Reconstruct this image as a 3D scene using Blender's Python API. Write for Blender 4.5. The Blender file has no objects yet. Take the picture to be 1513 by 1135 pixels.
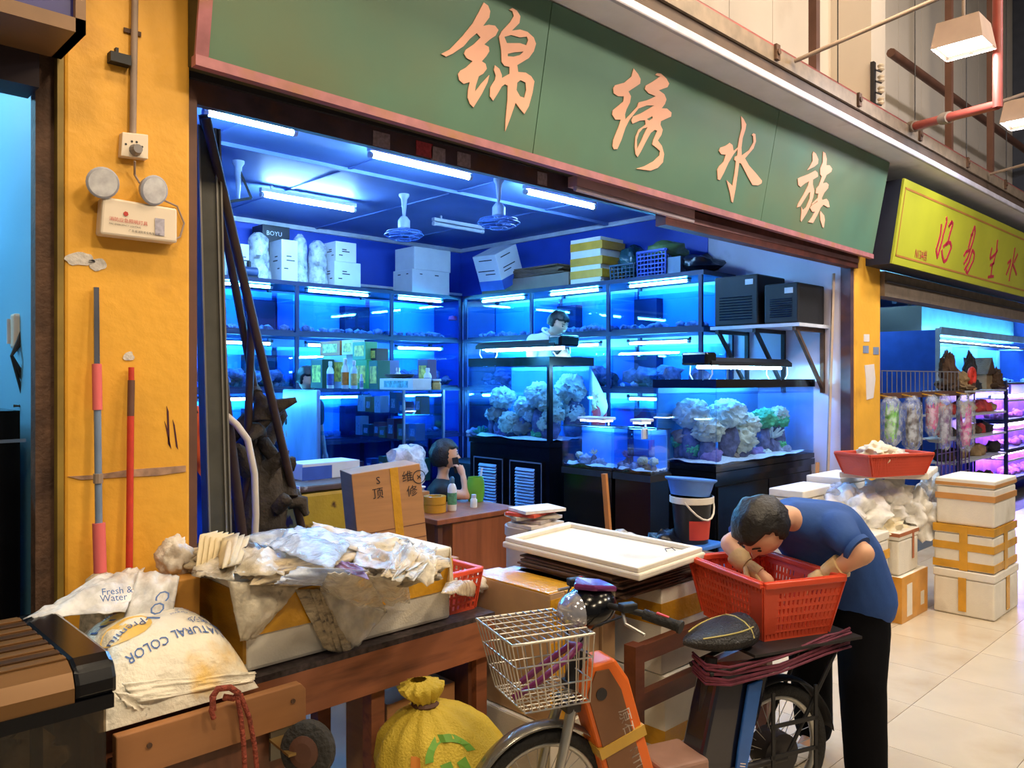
import bpy, bmesh, math, random
from mathutils import Vector, Matrix, noise
from mathutils.geometry import tessellate_polygon
random.seed(7)
S = bpy.context.scene; COL = S.collection
# ---------------------------------------------------------------- camera
FPX, CX, HY, CAMH = 1180.0, 756.5, 558.0, 1.8
YAW = math.radians(-43.98)
cd = bpy.data.cameras.new('camera'); cam = bpy.data.objects.new('camera', cd); COL.objects.link(cam)
cam.location = (0, 0, CAMH); cam.rotation_euler = (math.pi/2, 0, YAW)
cd.sensor_width = 36; cd.lens = 36*FPX/1513; cd.shift_y = (HY-567.5)/1513; cd.clip_start = .05
S.camera = cam
# ---------------------------------------------------------------- world and exposure
w = bpy.data.worlds.new('world'); S.world = w; w.use_nodes = True
w.node_tree.nodes['Background'].inputs[0].default_value = (.80, .72, .62, 1)
w.node_tree.nodes['Background'].inputs[1].default_value = .16
S.view_settings.view_transform = 'Standard'; S.view_settings.look = 'None'
S.view_settings.gamma = 1; S.view_settings.use_curve_mapping = False
S.view_settings.exposure = 0.15
# flood lamp row, then unseen high fill lamps added for light: (x, y, z, warm?, watts, size); their housings are built with the market hall
LAMPS = [(-.6, 2.0, 4.6, 1, 22, .35), (1.15, 2.0, 4.6, 1, 26, .35), (2.9, 2.0, 4.6, 1, 26, .35), (4.65, 1.95, 4.55, 1, 24, .35),
         (6.4, 1.9, 4.22, 0, 34, .30), (8.1, 1.9, 4.06, 0, 34, .30),
         (-1.0, -1.6, 6.0, 1, 150, .8), (2.2, -1.6, 6.0, 1, 170, .8), (5.4, -1.6, 6.0, 1, 150, .8), (8.6, -1.6, 6.0, 0, 170, .8), (4.6, .6, 6.9, 1, 90, .8), (7.4, .6, 6.9, 1, 90, .8)]  # added: soft row to light the pillar evenly, pair to brighten the upper wall
for lx, ly, lz, warm, watt, size in LAMPS:
    ld = bpy.data.lights.new('aisle_light', 'AREA'); ld.shape = 'SQUARE'; ld.size = size; ld.energy = watt
    ld.color = (1, .80, .55) if warm else (.93, .93, 1)
    lo = bpy.data.objects.new('aisle_light', ld); COL.objects.link(lo); lo.location = (lx, ly, lz - .02)
    if lz > 5: lo.rotation_euler = (math.radians(38 if lz < 6.5 else 75), 0, 0)      # added fill lamps tipped to brighten the shop fronts and upper wall
# ---------------------------------------------------------------- pixel helpers
FW = Vector((math.sin(-YAW), math.cos(YAW), 0)); RT = Vector((math.cos(YAW), math.sin(YAW), 0))
def ray(px, py): return FW + RT*((px-CX)/FPX) + Vector((0, 0, (HY-py)/FPX))
def at(px, py, X=None, Y=None, Z=None, d=None):
    r = ray(px, py)
    if X is not None: k = X/r.x
    elif Y is not None: k = Y/r.y
    elif Z is not None: k = (Z-CAMH)/r.z
    else: k = d
    return Vector((0, 0, CAMH)) + r*k
def onplane(px, py, p, n):
    r = ray(px, py); o = Vector((0, 0, CAMH)); return o + r*((p-o).dot(n)/r.dot(n))
# ---------------------------------------------------------------- materials
def lin(c):
    if isinstance(c, str): c = [int(c[i:i+2], 16) for i in (0, 2, 4)]
    return tuple(((v/255)/12.92 if v/255 <= .04045 else ((v/255+.055)/1.055)**2.4) for v in c) + (1,)
MATS = {}
def mat(name, col, rough=.5, metal=0, var=.15, scale=6, bump=0, bscale=40, dirt=None, dscale=3, dlo=.5, dhi=.7, alpha=1, emit=0, ecol=None, stretch=None, spec=.5, coat=0):
    if name in MATS: return MATS[name]
    m = bpy.data.materials.new(name); m.use_nodes = True; MATS[name] = m
    nt = m.node_tree; N = nt.nodes; L = nt.links; b = N['Principled BSDF']
    b.inputs['Roughness'].default_value = rough; b.inputs['Metallic'].default_value = metal
    b.inputs['Specular IOR Level'].default_value = spec; b.inputs['Alpha'].default_value = alpha
    if coat: b.inputs['Coat Weight'].default_value = coat
    c = lin(col); tc = N.new('ShaderNodeTexCoord'); mp = N.new('ShaderNodeMapping'); L.new(tc.outputs['Object'], mp.inputs[0])
    if stretch: mp.inputs['Scale'].default_value = stretch
    n = N.new('ShaderNodeTexNoise'); n.inputs['Scale'].default_value = scale; n.inputs['Detail'].default_value = 6
    L.new(mp.outputs[0], n.inputs[0])
    r = N.new('ShaderNodeValToRGB'); r.color_ramp.elements[0].position = .3; r.color_ramp.elements[1].position = .7
    r.color_ramp.elements[0].color = tuple(x*(1-var) for x in c[:3])+(1,); r.color_ramp.elements[1].color = tuple(min(1, x*(1+var)) for x in c[:3])+(1,)
    L.new(n.outputs[0], r.inputs[0]); out = r.outputs[0]
    if dirt:
        d = N.new('ShaderNodeTexNoise'); d.inputs['Scale'].default_value = dscale; d.inputs['Detail'].default_value = 8; L.new(mp.outputs[0], d.inputs[0])
        dr = N.new('ShaderNodeValToRGB'); dr.color_ramp.elements[0].position = dlo; dr.color_ramp.elements[1].position = dhi
        L.new(d.outputs[0], dr.inputs[0])
        mx = N.new('ShaderNodeMix'); mx.data_type = 'RGBA'; L.new(dr.outputs[0], mx.inputs[0]); L.new(out, mx.inputs[6]); mx.inputs[7].default_value = lin(dirt)
        out = mx.outputs[2]
    L.new(out, b.inputs['Base Color'])
    if bump:
        bn = N.new('ShaderNodeTexNoise'); bn.inputs['Scale'].default_value = bscale; bn.inputs['Detail'].default_value = 4; L.new(mp.outputs[0], bn.inputs[0])
        bp = N.new('ShaderNodeBump'); bp.inputs['Strength'].default_value = bump; bp.inputs['Distance'].default_value = .02
        L.new(bn.outputs[0], bp.inputs['Height']); L.new(bp.outputs[0], b.inputs['Normal'])
    if emit:
        b.inputs['Emission Color'].default_value = (ecol or c[:3]) + (() if len(ecol or c[:3]) == 4 else (1,)); b.inputs['Emission Strength'].default_value = emit
    return m
def glass(name, tint=(235, 245, 255), refl=.08, rough=.02):
    if name in MATS: return MATS[name]
    m = bpy.data.materials.new(name); m.use_nodes = True; MATS[name] = m; nt = m.node_tree; N = nt.nodes; L = nt.links
    N.remove(N['Principled BSDF']); o = N['Material Output']
    t = N.new('ShaderNodeBsdfTransparent'); t.inputs[0].default_value = lin(tint)
    g = N.new('ShaderNodeBsdfGlossy'); g.inputs['Roughness'].default_value = rough
    mx = N.new('ShaderNodeMixShader'); mx.inputs[0].default_value = refl
    L.new(t.outputs[0], mx.inputs[1]); L.new(g.outputs[0], mx.inputs[2]); L.new(mx.outputs[0], o.inputs[0]); return m
def film(name, col=(235, 235, 235), opac=.4, rough=.25, bump=.5, bscale=30, print_col=None):
    "crinkled plastic film: part see-through, part milky, with fine creases"
    if name in MATS: return MATS[name]
    m = mat(name, col, rough=rough, var=.08, bump=bump, bscale=bscale, dirt=print_col, dscale=9, dlo=.56, dhi=.64)
    nt = m.node_tree; N = nt.nodes; L = nt.links; b = N['Principled BSDF']; o = N['Material Output']
    t = N.new('ShaderNodeBsdfTransparent'); mx = N.new('ShaderNodeMixShader')
    n = N.new('ShaderNodeTexNoise'); n.inputs['Scale'].default_value = 14; n.inputs['Detail'].default_value = 5
    r = N.new('ShaderNodeMapRange'); r.inputs[1].default_value = .35; r.inputs[2].default_value = .65
    r.inputs[3].default_value = max(0, opac-.25); r.inputs[4].default_value = min(1, opac+.25)
    tc = N.new('ShaderNodeTexCoord'); L.new(tc.outputs['Object'], n.inputs[0]); L.new(n.outputs[0], r.inputs[0]); L.new(r.outputs[0], mx.inputs[0])
    L.new(t.outputs[0], mx.inputs[1]); L.new(b.outputs[0], mx.inputs[2]); L.new(mx.outputs[0], o.inputs[0]); return m
def glow(name, col, strength):
    if name in MATS: return MATS[name]
    m = bpy.data.materials.new(name); m.use_nodes = True; MATS[name] = m; N = m.node_tree.nodes
    b = N['Principled BSDF']; b.inputs['Base Color'].default_value = (.8, .8, .8, 1)
    b.inputs['Emission Color'].default_value = tuple(col)+(1,); b.inputs['Emission Strength'].default_value = strength; return m
# ---------------------------------------------------------------- mesh builder
def rotz(a): return Matrix.Rotation(a, 4, 'Z')
def basis(d):
    d = Vector(d).normalized(); u = d.orthogonal().normalized(); return u, d.cross(u).normalized()
class MB:
    def __init__(s): s.v = []; s.f = []
    def add(s, vs, fs):
        o = len(s.v); s.v += [Vector(p) for p in vs]; s.f += [tuple(i+o for i in f) for f in fs]; return s
    def box(s, x0, x1, y0, y1, z0, z1, T=None):
        vs = [Vector((x, y, z)) for z in (z0, z1) for y in (y0, y1) for x in (x0, x1)]
        if T is not None: vs = [T @ p for p in vs]
        return s.add(vs, [(0, 2, 3, 1), (4, 5, 7, 6), (0, 1, 5, 4), (2, 6, 7, 3), (0, 4, 6, 2), (1, 3, 7, 5)])
    def bar(s, p0, p1, w, h, up=(0, 0, 1)):
        p0 = Vector(p0); p1 = Vector(p1); d = (p1-p0).normalized(); u = d.cross(Vector(up))
        if u.length < 1e-4: u = Vector((1, 0, 0))
        u.normalize(); v = u.cross(d).normalized(); vs = []
        for p in (p0, p1): vs += [p-u*w/2-v*h/2, p+u*w/2-v*h/2, p+u*w/2+v*h/2, p-u*w/2+v*h/2]
        return s.add(vs, [(0, 1, 2, 3), (7, 6, 5, 4), (0, 4, 5, 1), (1, 5, 6, 2), (2, 6, 7, 3), (3, 7, 4, 0)])
    def cyl(s, p0, p1, r0, r1=None, n=12, caps=True):
        r1 = r0 if r1 is None else r1; p0 = Vector(p0); p1 = Vector(p1); u, v = basis(p1-p0); vs = []
        for p, r in ((p0, r0), (p1, r1)):
            vs += [p+(u*math.cos(2*math.pi*i/n)+v*math.sin(2*math.pi*i/n))*r for i in range(n)]
        fs = [(i, (i+1) % n, n+(i+1) % n, n+i) for i in range(n)]
        if caps: fs += [tuple(range(n))[::-1], tuple(range(n, 2*n))]
        return s.add(vs, fs)
    def tube(s, pts, r, n=8, closed=False):
        pts = [Vector(p) for p in pts]; m = len(pts); rs = r if isinstance(r, (list, tuple)) else [r]*m; vs = []; u = None
        for k, p in enumerate(pts):
            a = pts[(k-1) % m] if (closed or k) else p; b = pts[(k+1) % m] if (closed or k < m-1) else p
            d = (b-a).normalized() if (b-a).length > 1e-9 else Vector((0, 0, 1))
            if u is None: u = d.orthogonal().normalized()
            u = (u-d*u.dot(d)); u = u.normalized() if u.length > 1e-6 else d.orthogonal().normalized(); v = d.cross(u)
            vs += [p+(u*math.cos(2*math.pi*i/n)+v*math.sin(2*math.pi*i/n))*rs[k] for i in range(n)]
        fs = []
        for k in range(m if closed else m-1):
            q = (k+1) % m; fs += [(k*n+i, k*n+(i+1) % n, q*n+(i+1) % n, q*n+i) for i in range(n)]
        if not closed: fs += [tuple(range(n))[::-1], tuple(range((m-1)*n, m*n))]
        return s.add(vs, fs)
    def lathe(s, c, prof, n=20, sx=1, sy=1, T=None):
        c = Vector(c); vs = []; m = len(prof)
        for r, z in prof: vs += [Vector((r*sx*math.cos(2*math.pi*i/n), r*sy*math.sin(2*math.pi*i/n), z)) for i in range(n)]
        vs = [(T @ p if T is not None else p)+c for p in vs]
        fs = [(k*n+i, k*n+(i+1) % n, (k+1)*n+(i+1) % n, (k+1)*n+i) for k in range(m-1) for i in range(n)]
        if prof[0][0] > 1e-6: fs.append(tuple(range(n))[::-1])
        if prof[-1][0] > 1e-6: fs.append(tuple(range((m-1)*n, m*n)))
        return s.add(vs, fs)
    def prism(s, pts, ext, holes=()):
        "planar outline (with holes) pushed along ext"
        loops = [[Vector(p) for p in pts]]+[[Vector(p) for p in h] for h in holes]; ext = Vector(ext); flat = [p for l in loops for p in l]; n = len(flat)
        tris = [tuple(t) for t in tessellate_polygon(loops)] if (holes or len(pts) > 4) else [tuple(range(n))]
        fs = list(tris)+[tuple(i+n for i in t)[::-1] for t in tris]; o = 0
        for l in loops:
            k = len(l); fs += [(o+i, o+(i+1) % k, n+o+(i+1) % k, n+o+i) for i in range(k)]; o += k
        return s.add(flat+[p+ext for p in flat], fs)
    def grid(s, fn, nu, nv, wrap=False):
        vs = [fn(i/nu, j/nv) for j in range(nv+1) for i in range(nu+(0 if wrap else 1))]; w = nu if wrap else nu+1
        return s.add(vs, [(j*w+i, j*w+(i+1) % w, (j+1)*w+(i+1) % w, (j+1)*w+i) for j in range(nv) for i in range(nu)])
    def blob(s, c, r, amp=.2, freq=2, sub=2, seed=0, sc=(1, 1, 1), flat=None):
        bm = bmesh.new(); bmesh.ops.create_icosphere(bm, subdivisions=sub, radius=1); c = Vector(c); vs = []
        for q in bm.verts:
            p = q.co.normalized(); k = 1+amp*noise.noise(p*freq+Vector((seed*3.1, seed*1.7, seed)))+amp*.5*noise.noise(p*freq*2.3+Vector((seed, 5, seed*2)))
            p = Vector((p.x*sc[0], p.y*sc[1], p.z*sc[2]))*k*r
            if flat is not None and p.z < -flat*r: p.z = -flat*r
            vs.append(c+p)
        fs = [tuple(x.index for x in f.verts) for f in bm.faces]; bm.free(); return s.add(vs, fs)
    def shift(s, T):
        s.v = [T @ p for p in s.v]; return s
def topm(o):
    while o.parent: o = o.parent
    return Matrix.Translation(o.location) @ rotz(o.rotation_euler.z)
def build(mb, name, m, parent=None, W=False, smooth=None, bevel=0, label=None, cat=None, group=None, kind=None, subsurf=0, solid=0):
    "link one mesh object; W: vertices are in world space"
    vs = mb.v
    if W and parent is not None:
        I = topm(parent).inverted(); vs = [I @ p for p in vs]
    me = bpy.data.meshes.new(name); loc = None
    if parent is None and W and kind != 'structure':
        lo = [min(p[i] for p in vs) for i in range(3)]; hi = [max(p[i] for p in vs) for i in range(3)]
        loc = Vector(((lo[0]+hi[0])/2, (lo[1]+hi[1])/2, lo[2])); vs = [p-loc for p in vs]
    me.from_pydata([tuple(p) for p in vs], [], mb.f); me.validate(); me.update()
    bm = bmesh.new(); bm.from_mesh(me); bmesh.ops.recalc_face_normals(bm, faces=bm.faces); bm.to_mesh(me); bm.free()
    o = bpy.data.objects.new(name, me); COL.objects.link(o); me.materials.append(m)
    if loc is not None: o.location = loc
    if parent is not None: o.parent = parent
    if smooth is not None:
        me.polygons.foreach_set('use_smooth', [True]*len(me.polygons)); me.set_sharp_from_angle(angle=math.radians(smooth))
    if bevel:
        b = o.modifiers.new('bevel', 'BEVEL'); b.width = bevel; b.segments = 2; b.limit_method = 'ANGLE'
    if solid:
        q = o.modifiers.new('solid', 'SOLIDIFY'); q.thickness = solid
    if subsurf:
        q = o.modifiers.new('sub', 'SUBSURF'); q.levels = subsurf; q.render_levels = subsurf
    return tag(o, label, cat, group, kind)
def tag(o, label=None, cat=None, group=None, kind=None):
    if label: o['label'] = label
    if cat: o['category'] = cat
    if group: o['group'] = group
    if kind: o['kind'] = kind
    return o
def thing(name, label, cat, loc=(0, 0, 0), rz=0, group=None):
    o = bpy.data.objects.new(name, None); COL.objects.link(o); o.location = loc; o.rotation_euler = (0, 0, rz); o.empty_display_size = .1
    return tag(o, label, cat, group)
def copy_tree(o, parent=None, label=None, loc=None, rz=None):
    c = o.copy(); COL.objects.link(c); c.parent = parent
    if label: c['label'] = label
    if loc is not None: c.location = loc
    if rz is not None: c.rotation_euler = (0, 0, rz)
    for ch in list(o.children): copy_tree(ch, c)
    return c
def text_mb(s, size, P, U, V, depth=.0015, font_w=1.0, fn=None):
    "lettering as a thin mesh: baseline start P, directions U (along) and V (up)"
    c = bpy.data.curves.new('lettering', 'FONT'); c.body = s; c.size = size; c.resolution_u = 2
    o = bpy.data.objects.new('lettering', c); COL.objects.link(o); dg = bpy.context.evaluated_depsgraph_get()
    me = bpy.data.meshes.new_from_object(o.evaluated_get(dg)); bpy.data.objects.remove(o); bpy.data.curves.remove(c)
    P = Vector(P); U = Vector(U).normalized(); V = Vector(V).normalized(); n = U.cross(V); mb = MB()
    fs = [tuple(p.vertices) for p in me.polygons]; q = [v.co.copy() for v in me.vertices]; bpy.data.meshes.remove(me)
    if fn: vs = [fn(p.x*font_w, p.y) for p in q]
    else: vs = [P+U*(p.x*font_w)+V*p.y+n*depth for p in q]
    return mb.add(vs, fs)
# ================================================================ the setting
YS = 3.07                                   # front plane of the shop row
M_yel = mat('yellow_paint', (226, 166, 52), .55, var=.10, scale=3, dirt=(150, 95, 35), dscale=2.2, dlo=.60, dhi=.85, bump=.15, bscale=25)
M_tile = mat('floor_tile', (205, 190, 165), .22, var=.07, scale=2.5, dirt=(150, 120, 80), dscale=1.3, dlo=.55, dhi=.9)
M_grout = mat('grout', (110, 100, 85), .8)
M_concrete = mat('shop_floor', (95, 90, 85), .5, var=.25, scale=3)
M_white = mat('white_sheet', (222, 210, 196), .5, var=.06, scale=1.2, dirt=(170, 150, 130), dscale=.8, dlo=.6, dhi=.9)
M_soffit = mat('soffit_plaster', (240, 236, 240), .6, var=.05, dirt=(150, 140, 135), dscale=1.5, dlo=.62, dhi=.8)
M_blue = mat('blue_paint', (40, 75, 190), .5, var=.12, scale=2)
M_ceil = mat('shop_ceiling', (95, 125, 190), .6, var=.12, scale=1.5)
M_wallR = mat('pale_wall', (205, 200, 215), .6, var=.08, scale=2, dirt=(120, 115, 125), dscale=1.6, dlo=.58, dhi=.8)
M_dark = mat('dark_steel', (38, 34, 36), .55, var=.3)
M_rust = mat('rusty_steel', (88, 62, 45), .75, var=.35, scale=14, dirt=(60, 38, 26), dscale=6, bump=.3, bscale=60)
M_brownpaint = mat('brown_steel', (95, 62, 48), .6, var=.2)
M_lintel = mat('purple_steel', (70, 52, 62), .5, var=.3, scale=9, dirt=(95, 60, 45), dscale=5)
st = lambda mb, name, m, **k: build(mb, name, m, W=True, kind='structure', **k)
fl = st(MB().box(-3, 20, -3.5, 9.5, -.12, -.012), 'floor', M_grout)
tm = None; tx0, ty0 = 4.03-.6*12, 1.633-.6*8; nt_ = 0
tiles = []
for i in range(38):
    for j in range(14):
        x, y = tx0+.6*i, ty0+.6*j
        if y > 3.0: continue
        d = (Vector((x+.3, y+.3, 0))).dot(FW); l = (Vector((x+.3, y+.3, 0))).dot(RT)
        if d < 1 or abs(l/d) > .8: continue
        tiles.append((d, x, y))
tiles.sort()
def tile_mesh():
    return MB().box(-.2985, .2985, -.2985, .2985, -.012, 0)
for k, (d, x, y) in enumerate(tiles[:300]):
    if tm is None:
        o = build(tile_mesh(), 'floor_tile', M_tile, parent=fl); tm = o.data
    else:
        o = bpy.data.objects.new('floor_tile', tm); COL.objects.link(o); o.parent = fl
    o.location = (x+.3, y+.3, 0)
st(MB().box(1.0, 20, 3.03, 9.4, -.11, .003), 'floor_shop', M_concrete)
# ---- left pillar
PX0, PX1 = at(95, 560, Y=YS).x, at(281, 560, Y=YS).x
lp = st(MB().box(PX0, PX1, YS, YS+.14, 0, 4.2), 'wall_pillar_left', M_yel, bevel=.012)
M_patch = mat('bare_plaster', (205, 198, 190), .8, var=.2, scale=30, bump=.4)
def blotch(px, py, rx, ry, name, m, parent, seed, Y=YS, th=.003):
    pts = []
    for k in range(18):
        a = 2*math.pi*k/18; q = 1+.35*noise.noise(Vector((math.cos(a)*1.5+seed, math.sin(a)*1.5, seed*2.3)))
        pts.append(at(px+rx*math.cos(a)*q, py+ry*math.sin(a)*q, Y=Y))
    return build(MB().prism(pts, (0, -th, 0)), name, m, parent=parent, W=True)
blotch(118, 383, 20, 10, 'peeled_patch', M_patch, lp, 1); blotch(143, 391, 14, 9, 'peeled_patch', M_patch, lp, 4); blotch(190, 527, 8, 7, 'peeled_patch', M_patch, lp, 7)
M_scr = mat('dark_scratch', (70, 25, 40), .7)
for a, b in (((244, 622), (252, 663)), ((247, 600), (250, 660)), ((256, 620), (262, 664))):
    build(MB().prism([at(a[0]-1, a[1], Y=YS), at(a[0]+2, a[1]+8, Y=YS), at(b[0]+1, b[1], Y=YS), at(b[0]-2, b[1]-4, Y=YS)], (0, -.002, 0)), 'scratch', M_scr, parent=lp, W=True)
M_strip = mat('torn_tape', (165, 130, 105), .6, var=.35, scale=25)
build(MB().prism([at(99, 704, Y=YS), at(140, 702, Y=YS), at(190, 694, Y=YS), at(274, 688, Y=YS), at(274, 697, Y=YS), at(230, 703, Y=YS), at(180, 705, Y=YS), at(120, 709, Y=YS)], (0, -.004, 0)), 'tape_strip', M_strip, parent=lp, W=True)
# ---- right pillar
RX0, RX1 = at(1263, 560, Y=YS+.02).x, at(1301, 560, Y=YS+.02).x
rp = st(MB().box(RX0, RX1, YS+.02, YS+.5, 0, 4.2), 'wall_pillar_right', M_yel, bevel=.012)
M_notice = mat('blue_grey_notice', (120, 135, 165), .5); M_paper = mat('torn_paper', (215, 205, 200), .7, var=.1)
for (a, b, c, d_) in ((1275, 1281, 511, 522), (1290, 1296, 513, 524)):
    build(MB().prism([at(a, c, Y=YS+.02), at(b+2, c, Y=YS+.02), at(b+2, d_, Y=YS+.02), at(a, d_, Y=YS+.02)], (0, -.004, 0)), 'notice', M_notice, parent=rp, W=True)
build(MB().prism([at(1277, 540, Y=YS+.02), at(1291, 538, Y=YS+.02), at(1293, 560, Y=YS+.02), at(1290, 588, Y=YS+.02), at(1280, 591, Y=YS+.02), at(1279, 560, Y=YS+.02)], (0, -.004, 0)), 'torn_notice', M_paper, parent=rp, W=True)
build(MB().prism([at(1276, 494, Y=YS+.02), at(1284, 494, Y=YS+.02), at(1284, 505, Y=YS+.02), at(1276, 505, Y=YS+.02)], (0, -.004, 0)), 'notice', M_paper, parent=rp, W=True)
# ---- shop shell
XW, YB, ZC = 7.3, 8.6, 3.6
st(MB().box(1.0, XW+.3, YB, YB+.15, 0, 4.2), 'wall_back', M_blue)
st(MB().box(XW, XW+.3, YS+.5, YB, 0, 4.2), 'wall_right', M_wallR)
st(MB().box(XW, RX0, YS+.1, YS+.5, 0, 4.2), 'wall_return', M_wallR)
st(MB().box(XW-.012, XW, 4.6, YB, 2.86, ZC), 'wall_right_upper', M_blue)
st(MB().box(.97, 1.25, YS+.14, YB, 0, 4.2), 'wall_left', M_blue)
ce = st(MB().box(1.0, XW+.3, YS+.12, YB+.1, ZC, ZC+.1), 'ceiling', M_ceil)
for k in range(5):
    build(MB().box(1.3+1.22*k, 1.33+1.22*k, YS+.2, YB, ZC-.012, ZC), 'ceiling_batten', M_ceil, parent=ce, W=True)
for yy in (5.9,):
    build(MB().box(1.25, XW, yy, yy+.05, ZC-.03, ZC), 'ceiling_batten', M_ceil, parent=ce, W=True)
M_cornice = mat('white_moulding', (200, 205, 215), .5)
st(MB().box(XW-.05, XW-.013, YS+.5, YB, ZC-.05, ZC), 'trim_1', M_cornice); st(MB().box(1.2, XW, YB-.05, YB, ZC-.05, ZC), 'trim_2', M_cornice)
st(MB().box(1.25, XW, YB-.04, YB, 2.95, 2.98), 'trim_3', M_cornice)
# ---- lintel under the sign, shutter box
ln = st(MB().box(PX1, RX0, 3.14, 3.175, 2.882, 3.75), 'trim_lintel', M_lintel)
build(MB().box(PX1, RX0, 3.12, 3.14, 2.975, 3.005), 'flange', M_dark, parent=ln, W=True)
build(MB().box(PX1, 2.9, 3.105, 3.14, 3.008, 3.02), 'flange', mat('steel_edge', (120, 120, 150), .3, .8), parent=ln, W=True)
M_sticker = mat('faded_sticker', (150, 130, 140), .5, var=.3, scale=60); M_stred = mat('red_sticker', (170, 60, 70), .5, var=.3, scale=60)
for px, py, wd, m in ((560, 206, 20, M_sticker), (623, 220, 22, M_stred), (645, 228, 18, M_sticker), (683, 236, 18, M_sticker), (800, 264, 14, M_sticker)):
    p = at(px, py, Y=3.14); build(MB().box(p.x-.035, p.x+wd*.003, 3.136, 3.14, p.z-.035, p.z+.035), 'sticker', m, parent=ln, W=True)
sh = st(MB().box(at(976, 330, Y=3.1).x, RX0, 3.06, 3.14, 2.80, 2.935), 'trim_shutter_bar', mat('rusty_shutter', (98, 48, 42), .6, var=.4, scale=12, dirt=(60, 30, 28)))
build(MB().box(at(976, 330, Y=3.1).x, RX0, 3.055, 3.06, 2.85, 2.885), 'slat', mat('mauve_slat', (150, 110, 115), .5, var=.2), parent=sh, W=True)
st(MB().box(PX1, PX1+.035, YS+.02, YS+.3, 0, 2.9), 'trim_guide_left', M_brownpaint)
st(MB().box(RX0-.07, RX0, YS+.03, YS+.12, 0, 2.82), 'trim_guide_right', M_lintel)
# ---- canopy
CE = 2.62
cp = st(MB().box(-3, 20, CE, 3.2, 3.75, 3.87), 'ceiling_canopy', M_soffit)
build(MB().box(-3, 20, CE-.03, CE, 3.745, 3.80), 'canopy_lip', mat('white_lip', (190, 186, 198), .45), parent=cp, W=True, bevel=.01)
build(MB().box(-3, 20, CE-.01, CE+.03, 3.80, 3.885), 'canopy_fascia', mat('dark_brown_fascia', (80, 62, 50), .7, var=.25), parent=cp, W=True)
M_galv = mat('galvanised_tray', (128, 112, 95), .6, .2, var=.2, scale=12)
tray = thing('cable_tray', 'long grey metal cable tray along the edge of the white canopy', 'cable tray', (4, CE, 3.885))
build(MB().box(-3, 20, CE-.03, CE-.015, 3.885, 3.985).box(-3, 20, CE-.015, CE+.1, 3.885, 3.895), 'channel', M_galv, parent=tray, W=True)
for k in range(9):
    x = 1+1.3*k; build(MB().box(x, x+.05, CE-.05, CE-.03, 3.90, 4.0).cyl((x+.025, CE-.06, 3.95), (x+.025, CE-.05, 3.95), .02, n=8), 'clamp', M_rust, parent=tray, W=True)
M_redpipe = mat('red_pipe', (150, 62, 50), .5, var=.2)
build(MB().cyl((-3, CE+.05, 4.02), (16, CE+.05, 4.02), .035, n=12), 'fire_pipe', mat('dull_red_pipe', (128, 62, 58), .5, var=.2), W=True, smooth=40, label='dull red pipe lying in the cable tray along the canopy edge', cat='pipe')
# ---- upper wall of white sheets
uw = st(MB().box(-3, 16, 3.62, 3.7, 3.8, 8), 'wall_upper', M_white)
for k in range(24):
    x = -2.2+.75*k; build(MB().box(x, x+.742, 3.605, 3.62, 3.87, 7.9), 'sheet_panel', M_white, parent=uw, W=True)
pr = at(1280, 60, Y=3.3)
st(MB().box(8.0, 8.35, 3.2, 3.62, 3.87, 8), 'wall_pier', M_white)
st(MB().box(-4, 18, -4.5, 5, 8, 8.1), 'ceiling_hall', mat('roof_sheet', (60, 62, 70), .7))
st(MB().box(14.5, 14.6, -4, 3.6, 3.0, 8), 'wall_far', mat('far_sheet', (80, 85, 100), .7))
# ================================================================ shop signs
SB, STp = Vector((0, 2.985, 2.92)), Vector((0, 2.83, 3.742)); SU = (STp-SB).normalized(); SN = Vector((1, 0, 0)).cross(SU)   # SN points to the aisle
SX0, SX1 = 1.235, 7.47
M_green = mat('sign_green', (84, 120, 98), .5, var=.08, scale=2, dirt=(108, 112, 78), dscale=.9, dlo=.45, dhi=.8)
sg = thing('shop_sign', 'long green sign board with four pink brush characters above the blue aquarium shop', 'sign', (4.35, 2.95, 2.92))
H = (STp-SB).length
def bot(x): return Vector((x, SB.y, SB.z))+SU*(.075*max(0, 1-(x-SX0)/(SX1-SX0)))      # the board hangs slightly askew
def signbox(x0, x1, y, t=.0): return [bot(x0), bot(x1), Vector((x1, STp.y, STp.z)), Vector((x0, STp.y, STp.z))]
b0_, b1_ = bot(SX0), bot(SX1); build(MB().add([b0_, (SX0, 3.10, b0_.z), (SX0, 3.10, STp.z), (SX0, STp.y, STp.z), b1_, (SX1, 3.10, b1_.z), (SX1, 3.10, STp.z), (SX1, STp.y, STp.z)], [(0, 1, 2, 3), (4, 5, 6, 7), (0, 1, 5, 4), (1, 2, 6, 5), (2, 3, 7, 6), (3, 0, 4, 7)]), 'sign_box', mat('sign_edge', (70, 62, 30), .6, var=.3), parent=sg, W=True)
sx = [SX0+.03, at(800, 150, Y=2.9).x, at(1137, 200, Y=2.9).x, SX1]
for k in range(3):
    build(MB().prism(signbox(sx[k]+.003, sx[k+1]-.003, 0), SN*.008), 'sign_panel', M_green, parent=sg, W=True)
M_pink = mat('pink_trim', (158, 98, 102), .5, var=.2, scale=12, dirt=(150, 100, 60), dscale=5)
build(MB().bar(bot(SX0)-Vector((.02, 0, .01)), bot(SX1)-Vector((0, 0, .01)), .04, .04), 'bottom_trim', M_pink, parent=sg, W=True)
build(MB().prism([p+SN*.001 for p in signbox(SX0-.02, SX0+.03, 0)], SN*.014), 'side_trim', M_pink, parent=sg, W=True)
M_char = mat('pink_lettering', (236, 176, 148), .55, var=.04)
def ch(ox, oy, k, outer, holes=()):
    f = lambda p: onplane(ox+p[0]*k, oy+p[1]*k, SB+SN*.0095, SN)
    build(MB().prism([f(p) for p in outer], SN*.004, [[f(p) for p in h] for h in holes]), 'character', M_char, parent=sg, W=True)
k1 = 180/973
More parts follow.
